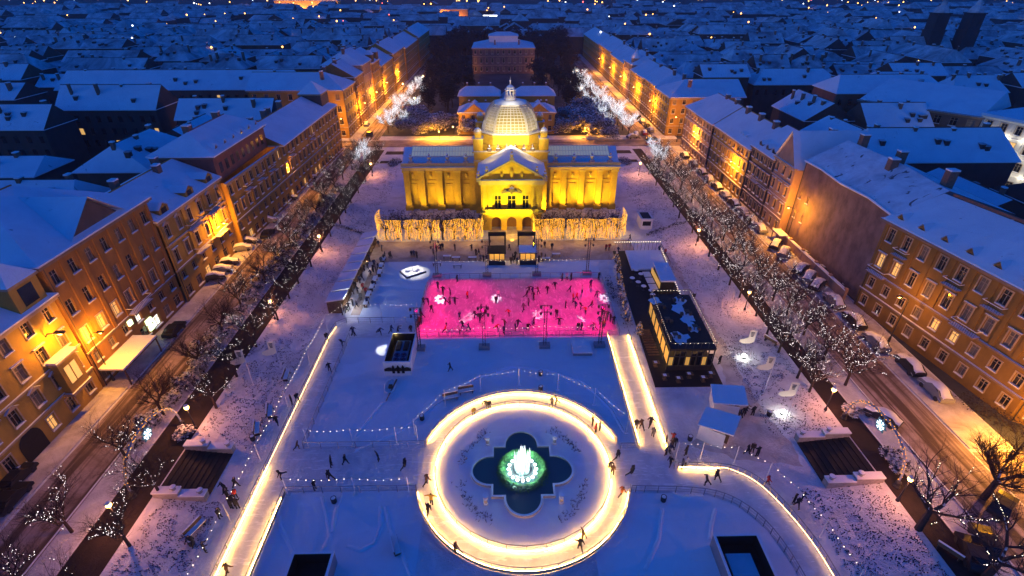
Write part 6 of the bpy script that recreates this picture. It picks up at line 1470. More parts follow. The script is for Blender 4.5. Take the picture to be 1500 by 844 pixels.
for k,(x,w) in enumerate(((-1.4,'left'),(4.9,'right'))):
    t = thing('glass_kiosk','black framed kiosk with a lit interior, %s of the entrance path' % w,'kiosk',(x,91.6,.02),0,'kiosks at the pavilion entrance'); b = MB(); y0,y1,hw = 90.4,93.2,1.6
    for xx in (x-hw,x-hw/3,x+hw/3,x+hw):
        for yy in (y0,y1): b.box(xx-.07,yy-.07,.02,xx+.07,yy+.07,2.7)
    b.box(x-hw-.1,y0-.12,.02,x+hw+.1,y0+.1,1.05); b.build('frame', M['dark_metal'], t)
    b = MB(); b.box(x-hw-.25,y0-.3,2.7,x+hw+.25,y1+.25,2.86,0); b.box(x-hw-.2,y0-.25,2.86,x+hw+.2,y1+.2,2.98,1 if k else 0); b.build('roof', [M['black'],M['cap_snow']], t)
    b = MB(); b.box(x-hw+.1,y1-.5,.1,x+hw-.1,y1-.4,2.6); b.build('lit_shelf', M['bar_lit'], t); point(x,91.6,2.3,(1,.6,.15),25,.2)
    t = thing('entrance_gate','dark gate frame behind the %s kiosk' % w,'gate',(x,99,.02),0,'gates at the pavilion entrance'); b = MB()
    for xx in (x-1.7,x+1.7): b.box(xx-.15,98.6,0,xx+.15,98.9,3.4)
    b.build('post', M['black'], t); b = MB(); b.box(x-1.9,98.5,2.6,x+1.9,99,3.4); b.build('beam', M['black'], t)
for (px,py,w) in ((655,375,'by the left kiosk'),(640,385,'left of the left kiosk'),(670,388,'close to the left kiosk'),(800,378,'by the right kiosk'),(815,372,'right of the right kiosk'),(692,377,'at the left kiosk corner'),(668,377,'long one left of the kiosks')):
    x,y = at(px,py,.7); b = MB(); b.box(x-.9,y-.35,.66,x+.9,y+.35,.72,0)
    for q in (-.7,.7): b.box(x+q-.05,y-.3,.02,x+q+.05,y+.3,.66,0)
    b.box(x-.85,y-.3,.72,x+.85,y+.3,.8,1); solo(b,'picnic_table',[M['wood'],M['cap_snow']],'dark snow-dusted table '+w,'table',(x,y,.02),'tables by the kiosks')
# white open booth with blue floor and rings
def booth(x0,x1,y0,y1,h,label,floorm,rings,wallm='white_paint',dark=True):
    t = thing('open_booth',label,'booth',((x0+x1)/2,(y0+y1)/2,.03)); b = MB(); th = .16
    for a in ((x0,y0,x1,y0+th),(x0,y1-th,x1,y1),(x0,y0+th,x0+th,y1-th),(x1-th,y0+th,x1,y1-th)): b.box(a[0],a[1],.03,a[2],a[3],h,0)
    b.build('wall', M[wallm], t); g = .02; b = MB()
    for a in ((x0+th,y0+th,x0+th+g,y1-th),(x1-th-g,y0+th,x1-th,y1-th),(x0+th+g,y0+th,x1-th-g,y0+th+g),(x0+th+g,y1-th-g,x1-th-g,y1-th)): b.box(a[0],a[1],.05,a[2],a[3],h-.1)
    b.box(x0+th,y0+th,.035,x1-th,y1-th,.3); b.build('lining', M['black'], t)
    b = MB(); fx0,fx1 = x0+(x1-x0)*.24, x1-(x1-x0)*.2; fy0, fy1 = y0+(y1-y0)*.12, y1-(y1-y0)*.14
    if rings:
        b.box(fx0,fy0,1.5,fx1,fy1,1.7); b.build('platform', floorm, t)
        rm = mat('deep_blue_paint',(0.01,0.04,.14),.6,.1,2)
        for i in range(2):
            for j in range(2):
                b = MB(); cx,cy = fx0+(fx1-fx0)*(.28+.44*i), fy0+(fy1-fy0)*(.13+.2*j); b.lathe(cx,cy,[(.22,1.71),(.22,1.86),(.44,1.86),(.44,1.71)],16); b.build('ring', rm, t)
        for k in range(4):
            b = MB(); cx,cy = fx0+(fx1-fx0)*(.25+.5*(k%2)), fy0+(fy1-fy0)*(.62+.2*(k//2)); b.box(cx-.35,cy-.5,1.7,cx+.35,cy+.5,1.95); b.build('crate', M['black_snow'], t)
    else:
        b.box(fx0,fy0,.3,fx1,fy1,.5); b.build('platform', floorm, t)
    b = MB()
    for a in ((x0-.05,y0-.05,x1+.05,y0+.2),(x0-.05,y1-.2,x1+.05,y1+.05),(x0-.05,y0+.2,x0+.2,y1-.2),(x1-.2,y0+.2,x1+.05,y1-.2)): b.box(a[0],a[1],h,a[2],a[3],h+.08)
    b.build('snow_rim', M['cap_snow'], t); return t
bf = mat('blue_grey_floor',(0.10,0.22,0.32),.6,.2,1)
bt = booth(-17.6,-13.7,57.2,64.4,2.5,'open-topped white booth with a dark inside and blue floor with rings',bf,True)
b = MB(); rr = random.Random(2)
for k in range(22):
    u = k/21; x = -17.5+3.7*u; h = .35+.25*abs(math.sin(u*9)); b.box(x,57.0,1.0,x+.14,57.18,1.0+h)
for x in (-16.2,-15.5,-14.8): b.box(x-.18,57.0,.6,x+.18,57.18,1.7); b.blob((x,57.1,1.85),.14,.08,.17,7,5)
b.build('silhouette_print', M['black'], bt)
b = MB(); b.box(-16.2,64.5,1.0,-14.6,64.6,1.3); b.build('booth_lamp', M['lit_white'], bt); spot((-19.6,63.5,2.6),(-18.9,63.3,0),(.95,.97,1),80,62,.5,.1)
point(-17,64,2.2,(1,.7,.2),8,.1)
booth(-20.9,-16.9,21.5,29.3,1.9,'open-topped black box at the bottom edge left of the middle',M['black'],False,'metal')
booth(20.9,25.4,22,30.4,1.9,'open-topped dark box with snow inside at the bottom right of the middle',M['roof_snow'],False,'metal')
# low boat-shaped slide below the white booth
b = MB(); x, y = at(572,566,.05); P = [(x-.75*math.cos(t)*(1 if math.cos(t) > 0 else 1), y-1.5*math.sin(t), .04) for t in [2*PI*i/20 for i in range(20)]]
for p,q in zip(P, P[1:]+P[:1]): b.tube((p[0],p[1],.2),(q[0],q[1],.2),.13,n=5,m=0)
b.tube((x+.75,y+1.0,.4),(x-.05,y-3.0,.1),.12,.06,5,1); b.box(x-.2,y-.5,.05,x+.3,y+.1,.35,1)
solo(b,'snow_slide',[M['cap_snow'],M['wood']],'small oval snow-edged slide below the white open booth','slide',(x,y,.03))
b = MB(); x0,y0 = at(840,518,.5); b.box(x0,y0,.05,x0+2.9,y0+2.9,.55,0); b.box(x0-.05,y0-.05,.55,x0+2.95,y0+2.95,.72,1); solo(b,'platform_stage',[M['metal'],M['cap_snow']],'low square snow-covered platform in front of the right end of the rink','platform',(x0+1.4,y0+1.4,.03))
x,y = at(605,398,.2); t = thing('snow_display','lit snow sculpture on a square white base beside the golden curtain','snow sculpture',(x,y,.02)); b = MB()
b.obox(x,y,.6,2.1,1.6,.02,.3); b.build('base', M['dark_metal'], t); b = MB(); b.obox(x,y,.6,2.0,1.5,.3,.42); b.build('snow_bed', M['cap_snow'], t)
b = MB(); rr = random.Random(8)
for k in range(9): b.blob((x+rr.uniform(-1,.9),y+rr.uniform(-.5,.6),.5),rr.uniform(.35,.7),rr.uniform(.3,.5),rr.uniform(.25,.6),9,6,0,.1,.4,rr)
b.build('snow_mound', M['cap_snow'], t); spot((x-1.2,y+.6,5.2),(x,y,.3),(1,.9,.7),420,62,.7,.1)
# sunken stairs with parapets on either side
def stairs(x0, x1, yc, label, sgn):
    t = thing('stairs', 'broad dark stairs cleared of snow, '+label, 'stairs', ((x0+x1)/2, yc, 0)); b = MB(); n = 9; w = 2.9
    for i in range(n):
        xa = x0+(x1-x0)*i/n; xb = x0+(x1-x0)*(i+1)/n; zt = ZS*(1-(i)/n)+.06; b.box(min(xa,xb),yc-w,-.1,max(xa,xb),yc+w,zt)
        
    b.build('steps', M['steps'], t)
    for s in (-1,1):
        for k,(a,c,h) in enumerate(((x0,x0+(x1-x0)*.5,ZS+.65),(x0+(x1-x0)*.5,x1,ZS*.5+.55))):
            b = MB(); ya, yb = yc+s*w, yc+s*(w+.85); b.box(min(a,c),min(ya,yb)+(.003 if s > 0 else 0),-.1,max(a,c),max(ya,yb)-(.003 if s < 0 else 0),h,0); b.box(min(a,c)-.05,min(ya,yb)-.05,h,max(a,c)+.05,max(ya,yb)+.05,h+.16,1); b.build('parapet', [M['stone'],M['cap_snow']], t)
            b = MB(); px = c-(.5 if x1 > x0 else -.5); b.lathe(px,(ya+yb)/2,[(.24,h+.16),(.2,h+.34),(.36,h+.55),(.34,h+.66),(.1,h+.72)],9); b.build('urn', M['stone'], t)
    return t
stairs(-38.9,-33.4,40.2,'on the left below the golden arch',1); stairs(42.9,36.6,40.7,'on the right below the golden arch',-1)
# arches of lights with hanging star
def arch(xc, y0, y1, h, label, star):
    t = thing('light_arch', label, 'light arch', (xc,(y0+y1)/2,ZS)); n = 16; P = []
    for i in range(n+1):
        u = i/n; a = PI*u; P.append(Vector((xc, (y0+y1)/2-(y1-y0)/2*math.cos(a), ZS+h*min(1,math.sin(a)**.62*1.0))))
    b = MB()
    for p,q in zip(P,P[1:]): b.tube(p,q,.12,n=6)
    b.build('hoop', mat('blue_grey_pipe',(0.12,0.15,0.3),.5,.1,2), t); b = MB()
    for yy in (y0,y1): b.lathe(xc,yy,[(.4,ZS),(.4,ZS+.2),(.3,ZS+.3),(.3,ZS+.8),(.14,ZS+1)],8)
    b.build('foot', M['dark_metal'], t); b = MB()
    for p,q in zip(P,P[1:]):
        for k in range(5):
            c = p.lerp(q,k/5); a = k*2.4+p.y*3; b.octa((c.x+.17*math.cos(a),c.y,c.z+.17*math.sin(a)),.07)
    b.build('golden_bulbs', M['gold_bulb'], t)
    sg = MB(); cz = ZS+h-1.35; cy = (y0+y1)/2; xx = xc
    pts = []
    for i in range(16): r = .95 if i % 2 == 0 else .66; pts.append((cy+r*math.cos(2*PI*i/16), cz+r*math.sin(2*PI*i/16)))
    sg.add([(xx-.06,y,z) for y,z in pts]+[(xx+.06,y,z) for y,z in pts],[(i,(i+1)%16,(i+1)%16+16,i+16) for i in range(16)]+[tuple(range(15,-1,-1)),tuple(range(16,32))]); sg.tube((xx,cy,cz+.9),(xx,cy,ZS+h),.03,n=4)
    return t, (xx,cy,cz,sg)
ts = mat('teal_star_panel',(0.1,0.32,0.36),.5,.1,2); ls = glow('white_star_pattern',(.8,.95,1),.9)
def star_sign(info, label):
    xx,cy,cz,sg = info; o = thing('star_sign', label, 'sign', (xx,cy,cz)); sg.build('panel', ts, o); b = MB()
    for sx in (-.075,.075):
        for k in range(3):
            a = PI*k/3; b.tube((xx+sx,cy-.55*math.cos(a),cz-.55*math.sin(a)),(xx+sx,cy+.55*math.cos(a),cz+.55*math.sin(a)),.05,n=4)
        for k in range(6):
            a = PI*k/3; c = Vector((xx+sx,cy+.38*math.cos(a),cz+.38*math.sin(a)))
            for d in (.6,-.6): b.tube(c,c+Vector((0,.24*math.cos(a+d),.24*math.sin(a+d))),.045,n=4)
    b.build('snowflake', ls, o)
    return o
t, i1 = arch(-41.2,36.6,47.0,5.6,'arch of golden bulbs over the dark promenade on the left',True); s_ = star_sign(i1,'white snowflake sign on teal star hanging in the left arch')
t, i2 = arch(44.0,36.4,46.8,5.6,'arch of golden bulbs over the dark promenade on the right',True); s_ = star_sign(i2,'white snowflake sign on teal star hanging in the right arch')
# feather flags
CLOTH, nt_, b_ = nm('cream_cloth'); b_.inputs['Base Color'].default_value = (.78,.72,.6,1); tr_ = N(nt_,'ShaderNodeBsdfTranslucent'); tr_.inputs[0].default_value = (.85,.78,.62,1); ms_ = N(nt_,'ShaderNodeMixShader'); ms_.inputs[0].default_value = .5
nt_.links.new(b_.outputs[0],ms_.inputs[1]); nt_.links.new(tr_.outputs[0],ms_.inputs[2]); nt_.links.new(ms_.outputs[0],nt_.nodes['Material Output'].inputs['Surface'])
def flag(x, y, z, label, w=1.9, h=2.4, ang=0.0, top=6.4):
    t = thing('stocking_flag', label, 'flag', (x,y,z), 0, 'stocking-shaped flags'); b = MB(); b.tube((x,y,z),(x,y,z+top),.05,.035,6); b.build('pole', M['white_paint'], t)
    P = [(0,0),(-.95,0),(-.95,-1.35),(-1.95,-1.75),(-2.05,-2.2),(-1.5,-2.5),(-.4,-2.3),(0,-1.9)]; P = [(a,c) for a,c in P]; f = MB(); ca, sa = math.cos(ang), math.sin(ang); n = len(P)
    f.add([(x+a*ca,y+a*sa,z+top-.1+c) for a,c in P],[tuple(range(n))]); f.build('cloth', CLOTH, t)
    b = MB()
    for k in range(4): b.obox(x-.5*ca,y-.5*sa,ang,.26-.03*k,.012,z+top-.55-.22*k,z+top-.42-.22*k)
    b.build('printed_text', M['dark_frame'], t)
for (px,py),w in (((1095,532),'farthest of three on the right bank'),((1120,572),'middle of three on the right bank'),((1152,612),'nearest of three on the right bank')):
    x,y = at(px,py,.3); flag(x,y,tz(x,y),'cream stocking-shaped flag on a white pole, '+w,ang=-.2)
for (px,py),w in (((415,548),'farther of two on the left bank'),((372,565),'nearer of two on the left bank')):
    x,y = at(px,py,.3); flag(x,y,tz(x,y),'pale stocking-shaped flag on a thin pole, '+w,ang=.1)
for (px,py),w in (((1090,522),'by the farthest flag on the right bank'),((1147,604),'by the nearest flag on the right bank')):
    x,y = at(px,py,.4); t = thing('ground_floodlight','small white floodlight glaring on the snow '+w,'floodlight',(x,y,tz(x,y)),0,'floodlights on the right bank'); b = MB(); b.box(x-.2,y-.2,tz(x,y),x+.2,y+.2,tz(x,y)+.3); b.build('housing', M['dark_metal'], t); b = MB(); b.blob((x,y,tz(x,y)+.5),.3,.3,.24,8,5); b.build('lamp', glow('flood_lamp',(.95,.97,.85),10), t); point(x,y,tz(x,y)+.9,(.95,.97,.85),9,.2); spot((x,y,tz(x,y)+.8),(x-.9,y-1.2,6),(1,.95,.82),420,80,.5,.15)
# benches and bins
def bench():
    t = thing('park_bench','','bench',(0,0,0)); b = MB(); b.box(-.95,-.28,.42,.95,.24,.48,0); b.box(-.93,-.26,.48,.93,.22,.58,1); b.build('seat', [M['wood'],M['cap_snow']], t)
    b = MB(); b.box(-.95,.26,.55,.95,.34,.95,0); b.box(-.95,.25,.95,.95,.37,1.04,1); b.build('backrest', [M['wood'],M['cap_snow']], t); l = MB(); l.box(-.04,-.25,0,.04,.3,.42); l.box(-.04,.26,.42,.04,.34,.55); me = l.mesh('leg', M['dark_metal'])
    for x in (-.75,.75): part_from(me,'leg',t,(x,0,0))
    return t
BN = bench(); used = set()
for px,py,a,w in ((660,583,.28,'left of two below the pink rink'),(683,573,.22,'right of two below the pink rink'),(580,799,1.95,'on the bottom left snow field'),(377,628,1.9,'nearer of two on the left bank'),(396,603,1.9,'farther of two on the left bank'),(287,775,1.2,'below the left stairs'),(1385,815,2.2,'at the bottom right bank'),(845,632,0,''),(420,550,1.7,'by the farther left flag'),(1128,505,2.1,'at the edge of the right promenade')):
    if w: x,y = at(px,py,.4); place(BN, used, (x,y,tz(x,y)+.02), a, 1.15, 'snow-covered park bench '+w, 'park benches')
def bin_():
    t = thing('litter_bin','','litter bin',(0,0,0)); b = MB(); b.lathe(0,0,[(.24,0),(.3,.1),(.32,.8),(.26,.8),(.24,.7)],10); b.build('body', M['dark_metal'], t); b = MB(); b.lathe(0,0,[(.27,.72),(.2,.84),(.03,.88)],10); b.build('snow_cap', M['cap_snow'], t); return t
BI = bin_(); used = set()
for px,py,w in ((618,612,'left of the round path on the upper field'),(792,547,'in the middle of the upper field'),(792,569,'behind the round ice path'),(972,731,'on the bottom right field'),(489,733,'on the bottom left field'),(1127,606,'on the right bank by the nearest flag'),(370,642,'by the left benches'),(1011,642,'right of the straight path'),(1017,432,'on the bank right of the dark bar'),(280,795,'by the bench below the left stairs')):
    x,y = at(px,py,.4); place(BI, used, (x,y,tz(x,y)+.02), 0, 1, 'dark round litter bin '+w, 'litter bins')
x,y = at(944,325,1); t = thing('info_booth','small white booth with dark snowy roof right of the pavilion','booth',(x,y,0)); b = MB(); b.box(x-1.3,y-2,0,x+1.3,y+2,2.4); b.build('wall', M['white_paint'], t); b = MB(); b.box(x-1.45,y-2.15,2.4,x+1.45,y+2.15,2.6,0); b.box(x-1,y-1.7,2.6,x+1,y+1.7,2.68,1); b.build('roof', [M['white_paint'],M['black_snow']], t)
b = MB(); b.box(x-.95,y-2.02,.9,x+.95,y-2.003,2.0); b.build('window', M['glass'], t)
# garden wall in front of the windowless house
t = thing('garden_wall','low plastered wall with snowy top in front of the windowless house','wall',(60.2,88,ZS)); b = MB(); b.box(60.0,75,ZS,60.3,100,ZS+1.9,0); b.box(59.9,74.9,ZS+1.9,60.4,100.1,ZS+2.1,1)
for y in range(75,101,5): b.box(59.92,y-.3,ZS,60.38,y+.3,ZS+2.4,0)
b.build('wall', [M['pinkgrey'],M['cap_snow']], t)
b = MB(); b.prism([(58.2,96),(60.0,96),(60.0,99.5),(58.2,99.5)],ZS+2.3,ZS+2.5,1); 
for yy in (96.2,99.3): b.box(58.3,yy-.06,ZS,58.42,yy+.06,ZS+2.3,0)
solo(b,'shelter',[M['dark_metal'],M['cap_snow']],'small flat snowy shelter by the low plastered wall','shelter',(59,97.7,ZS))
for k in range(3):
    b = MB(); y = 78+k*6; b.blob((61.1,y,ZS+.9),.7,1.6,1.0,8,5,0,.15,ZS,R); solo(b,'yard_shrub',M['leaf_snow'],'snowy dark shrub behind the low plastered wall, %s from the corner house' % order(k),'shrub',(61.1,y,ZS),'shrubs in the walled yard')
# ================================================================ the city beyond
hg = random.Random(21); houses = []
def house(x, y, w, d, h, rh, axis, hip, nch, wallm, label, group, z=None, lit=0, rowwin=0):
    z = (tz(x,y) if y > 185 or abs(x) > 70 else 0)-.0; t = thing('town_house', label, 'house', (x,y,z), 0, group); b = MB(); b.box(x-w/2,y-d/2,z-.3,x+w/2,y+d/2,z+h); b.build('wall', M[wallm], t)
    if rowwin:
        b = MB(); n = max(3,int(w/3.2))
        k = 0
        for f in range(rowwin):
            for i in range(n):
                k += 1
                if k > 24: break
                cx = x-w/2+(i+.5)*w/n; zz = z+h-2.6-f*3.6; q = MB(); q.box(cx-.55,y-d/2-.06,zz-.9,cx+.55,y-d/2+.05,zz+.9); q.build('window', M['lit_glass'] if hg.random() < .05 else M['glass'], t)
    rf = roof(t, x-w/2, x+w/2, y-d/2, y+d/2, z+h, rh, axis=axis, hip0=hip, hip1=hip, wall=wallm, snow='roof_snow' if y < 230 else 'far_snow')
    for i in range(nch):
        u = (i+.5)/nch
        cx, cy = (x-w/2+w*u+hg.uniform(-1,1), y+hg.uniform(-.25,.25)*d) if axis == 'x' else (x+hg.uniform(-.25,.25)*w, y-d/2+d*u+hg.uniform(-1,1))
        chimney(rf, cx, cy, z+h+rh*.3, z+h+rh+hg.uniform(.8,1.8), hg.uniform(.4,.7), hg.uniform(.4,.9))
    if y < 330:
        for i in range(hg.randint(2,5)):
            b = MB()
            if axis == 'x': a, c = x+hg.uniform(-.42,.42)*w, y-d/2+d*hg.uniform(.12,.3)
            else: a, c = x+hg.choice([-1,1])*w*hg.uniform(.2,.36), y+hg.uniform(-.42,.3)*d
            f = 1-abs((c-y)/(d/2)) if axis == 'x' else 1-abs((a-x)/(w/2)); zz = z+h+.2+rh*f
            b.box(a-.5,c-.6,zz-.4,a+.5,c+.5,zz+.75,0); b.box(a-.6,c-.5,zz+.75,a+.6,c+.7,zz+.95,1); b.build('roof_hatch', [M['farwall'],M['far_snow']], rf)
    houses.append((x,y,max(w,d)/2)); return t, rf
def free(x,y,w,d,g=1.0):
    for ox,oy,ow,od in boxes:
        if abs(x-ox) < (w+ow)/2+g and abs(y-oy) < (d+od)/2+g: return False
    return True
boxes = []
def addh(x,y,w,d,*a,**k): boxes.append((x,y,w,d)); return house(x,y,w,d,*a,**k)
# the nearest back houses, placed as in the photograph
NEAR = [(-118,165,29,12,15,6,'x',0,4,'farwall','house with a plain snow roof and four dark chimneys behind the left row',3),(-82,160,27,11,13,5,'x',0,3,'farwall','long snow-roofed house between the left row and the four-chimney house',2),(-138,150,24,12,13,5.5,'x',0,3,'farwall','snow-roofed house at the left edge beside the four-chimney house',2),
        (-116,200,84,14,14.5,5.5,'x',2,5,'redbrick','very long snow-roofed range ending at the lit corner house on the left',2),(-84,118,16,20,13,5,'y',4,3,'darkwall','small hip-roofed back house behind the red attic on the left',0),(-92,96,22,12,11,4.5,'x',2,3,'farwall','low back building with jumbled snowy roofs behind the balconied house',0),(-88,78,13,16,12,3,'y',0,2,'farwall','dark back building beside the tall brown house',0),
        (-120,120,26,12,10,3,'x',1,2,'farwall','dark low house in the unlit yard at far left',1),(-118,96,20,10,8,3,'x',0,1,'farwall','low shed roof in the dark yard at the left edge',0),(-82,138,12,16,12,4.5,'y',0,2,'farwall','back wing with snowy roof behind the long dark ochre house',0),
        (95,160,14,20,13,5,'y',0,4,'farwall','snow roof with dark chimneys behind the pinkish corner house on the right',0),(112,150,18,14,12,6,'x',0,4,'farwall2','big snow roof with many dark skylights behind the right row',0),(88,132,16,14,12,5,'y',0,3,'farwall','snow-roofed back house behind the yellow-lit house on the right',0),
        (100,118,34,13,13,6,'x',2,4,'farwall','wide smooth snow roof behind the windowless house',0),(96,98,15,18,9,4,'y',0,2,'farwall','lower snow roof behind the windowless house',0),(118,98,20,14,9,4,'x',0,2,'farwall','low roof in the dark yard at the right edge',0),
        (125,176,36,14,17,4.5,'x',4,0,'redbrick','long dark red building with snow roof left of the arcade building',2)]
for x,y,w,d,h,rh,axs,hp,nc,wm,lab,rw in NEAR: addh(x,y,w,d,h,rh,axs,hp,nc,wm,lab,None,rowwin=rw)
# the arcade building and the white uplit one at the right edge
B = Bld('arcade_building','grey building with arched attic windows under a broad snow roof, right edge',(135,150,ZS),M['darkwall'],trim='trim_dark')
P,L = B.facade((110,162),(129.2,138.4),ZS,[(4,1,2,'plain'),(4,1,2,'plain'),(4.4,1.1,2.4,'plain'),(4.2,1,2.2,'plain')],8,ww=1.7,lit=0); zt = B.top; B.done()
b = MB(); A_ = [(110,162),(129,138.6),(148,151),(129,177)]; c_ = [(a,c,zt+.2) for a,c in A_]; r_ = [(123,170,zt+5),(141,147,zt+5)]
b.add(c_+r_,[(0,4,5,1),(1,5,2),(2,5,4,3),(3,4,0)][::1],0); b.prism(A_,zt,zt+.18,1); b.build('roof',[M['roof_snow'],M['trim_dark']],B.root); boxes.append((131,158,42,40))
B = Bld('uplit_building','pale building with bright white uplights between its columns at the right edge',(138,130,ZS),M['paleplaster'],trim='white_trim')
P,L = B.facade((129.4,138.2),(134.8,121),ZS,[(4.5,1,2,'framed'),(4.3,1.1,2.2,'framed'),(4.3,1.1,2.4,'framed'),(4.2,1,2.2,'framed')],5,ww=1.5,lit=.2,pil=(5,ZS+4,ZS+16.5),courses=(0,1,2)); zt = B.top; B.plain((134.8,121),(156,129),ZS,zt); B.done()
b = MB(); b.prism([(128.8,138.8),(134.4,120.6),(158,128),(152,147)],zt+.05,zt+.6); b.build('roof',M['roof_snow'],B.root); boxes.append((146,132,30,28))
for i in range(5):
    for zz in (ZS+4.6,ZS+8.9,ZS+13.2):
        a = (i+.5)/5; q = Vector((129.4,138.2)).lerp(Vector((134.8,121)),a+.1); point(q.x-1.0,q.y-.4,zz,(1,.95,.8),34,.1)
addh_n = 0
# town blocks in rough rows, thinning out with distance
ordn = ['first','second','third','fourth','fifth','sixth','seventh','eighth','ninth','tenth','eleventh','twelfth','thirteenth','fourteenth','fifteenth','sixteenth','seventeenth','eighteenth']
Y = 190; row = 0; cand = []
while Y < 640:
    pitch = 22 if Y < 330 else 25
    for sgn in (-1,1):
        x = 76 if Y < 405 else 2
        lim = .98*Y+70
        while x < lim:
            w = hg.uniform(13,36); ax_ = 'x' if hg.random() < .72 else 'y'
            if ax_ == 'y': w = hg.uniform(12,17)
            cand.append((sgn*(x+w/2), Y+hg.uniform(-4,4), w, ax_, row, sgn)); x += w + hg.uniform(.5,7)
    Y += pitch; row += 1
cnt = 0
for (x,y,w,ax_,rw,sgn) in cand:
    d = hg.uniform(11,14) if ax_ == 'x' else hg.uniform(18,24)
    if not free(x,y,w,d,.5): continue
    if y < 205 and abs(x) < 95: continue
    cnt += 1
    if cnt > 282: break
    YB = y
    h = hg.uniform(11,17); rh = hg.uniform(3.6,5.8); hp = hg.choice([0,0,3,6]); nc = hg.randint(1,4) if y < 420 else hg.randint(0,2)
    size = 'long' if w > 28 else 'broad' if w > 19 else 'narrow'; sh = 'hipped' if hp else 'gabled'
    sec = 'far' if abs(x) > .6*y else 'middle' if abs(x) > .3*y else 'near'
    addh(x,y,w,d,h,rh,ax_,hp,nc,hg.choice(['farwall','farwall','farwall2']),'%s %s dark house with %s, %s row past the cross street, %s' % (size,sh,('no chimneys','one chimney','two chimneys','three chimneys','four chimneys')[nc],ordn[min(rw,17)],{'far':'outer','middle':'middle','near':'inner'}[sec]+(' left' if sgn < 0 else ' right')),'dark snow-roofed town houses %s' % ('left' if sgn < 0 else 'right'),rowwin=1 if y < 300 and ax_ == 'x' and w > 22 else 0)
b = MB()                                            # beyond: one mass of rooftops
YB = YB + 22; LB = [at(625,24,8),at(672,25,8),at(450,13,10),at(1028,42,8),at(318,44,8),at(718,27,14)]
tn = []
while YB < 790:
    x = -YB*.98-70
    while x < YB*.98+70:
        w = hg.uniform(12,40); tn.append((x+w/2, YB+hg.uniform(-3,3), w)); x += w+hg.choice([.5,1,3,9])
    YB += hg.uniform(23,30)
for x, y, w in tn:
    d = hg.uniform(11,15) if hg.random() < .8 else hg.uniform(16,22); h = hg.uniform(8,17); z = tz(x,y)
    if d > 15.5: w = hg.uniform(11,14)
    if (y < 425 and abs(x) < 76) or (abs(x-242) < 26 and 270 < y < 350) or any(abs(x-q[0]) < w/2+30 and -60 < y-q[1] < 22 for q in LB): continue
    b.box(x-w/2,y-d/2,z-1,x+w/2,y+d/2,z+h,1); roof_mesh(b,x-w/2,x+w/2,y-d/2,y+d/2,z+h,hg.uniform(3,5),'x' if w > d else 'y',hg.choice([0,4]),hg.choice([0,4]))
o = b.build('distant_rooftops',[M['far_snow'],M['farwall'],M['far_snow']]); tag(o,'mass of distant snowy rooftops fading to blue near the horizon','rooftops',kind='stuff')
b = MB()
for _ in range(480):
    y = hg.uniform(230,1150)**1.0; x = hg.uniform(-1,1)*(y*.98+40)
    if abs(x) < 62 and y < 640: continue
    z = tz(x,y)+hg.uniform(5,19) ; r = .24+y*.0007*hg.uniform(.6,1.7)
    b.octa((x,y,z),r, hg.choices([0,1,2],[7,2,.6])[0])
for _ in range(240):
    y = hg.uniform(740,1100); x = hg.uniform(-900,700); z = tz(x,y)+hg.uniform(12,24); b.octa((x,y,z),.35+y*.0006*hg.uniform(.4,1.6),hg.choices([0,1,2],[8,2,.5])[0])
o = b.build('distant_city_lights',[glow('far_orange_lamp',(1,.42,.08),2),glow('far_white_lamp',(.85,.92,1),1.4),glow('far_red_lamp',(1,.12,.1),1.5)]); tag(o,'scattered orange and white lights of the distant city','city lights',kind='stuff')
# a few lit landmarks far away
def lit_block(px,py,z,w,h,col,st,label,name='lit_building'):
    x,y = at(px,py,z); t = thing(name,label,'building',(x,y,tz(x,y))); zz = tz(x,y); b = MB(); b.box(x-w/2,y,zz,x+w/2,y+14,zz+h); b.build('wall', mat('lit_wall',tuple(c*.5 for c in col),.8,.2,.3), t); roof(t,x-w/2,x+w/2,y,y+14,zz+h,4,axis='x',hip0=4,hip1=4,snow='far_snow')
    for i in range(max(1,int(w/14))): point(x-w/2+(i+.5)*w/max(1,int(w/14)),y-5,zz+4,col,st*.3,.5)
    return t
lit_block(625,24,8,70,14,(1,.45,.12),16000,'long orange-lit building far up the left street'); lit_block(672,25,8,22,15,(1,.45,.15),9000,'orange-lit house left of the white screen far away'); lit_block(450,13,10,90,16,(1,.5,.15),14000,'orange-lit complex at the top edge left of the middle'); lit_block(1028,42,8,20,10,(1,.55,.25),5000,'small lit house among dark roofs on the right'); lit_block(318,44,8,12,9,(1,.45,.12),4000,'small orange-lit gable among dark roofs on the left')
x,y = at(718,27,14); t = thing('light_screen','bright white advertising screen far away at the end of the square','screen',(x,y,ZS)); b = MB(); b.box(x-7,y,ZS+8,x+7,y+.5,ZS+16); b.build('panel', glow('white_screen',(.8,.85,1),1), t); b = MB()
for q in (-6,6): b.box(x+q-.3,y+.5,ZS,x+q+.3,y+1,ZS+14)
b.build('post', M['dark_metal'], t)
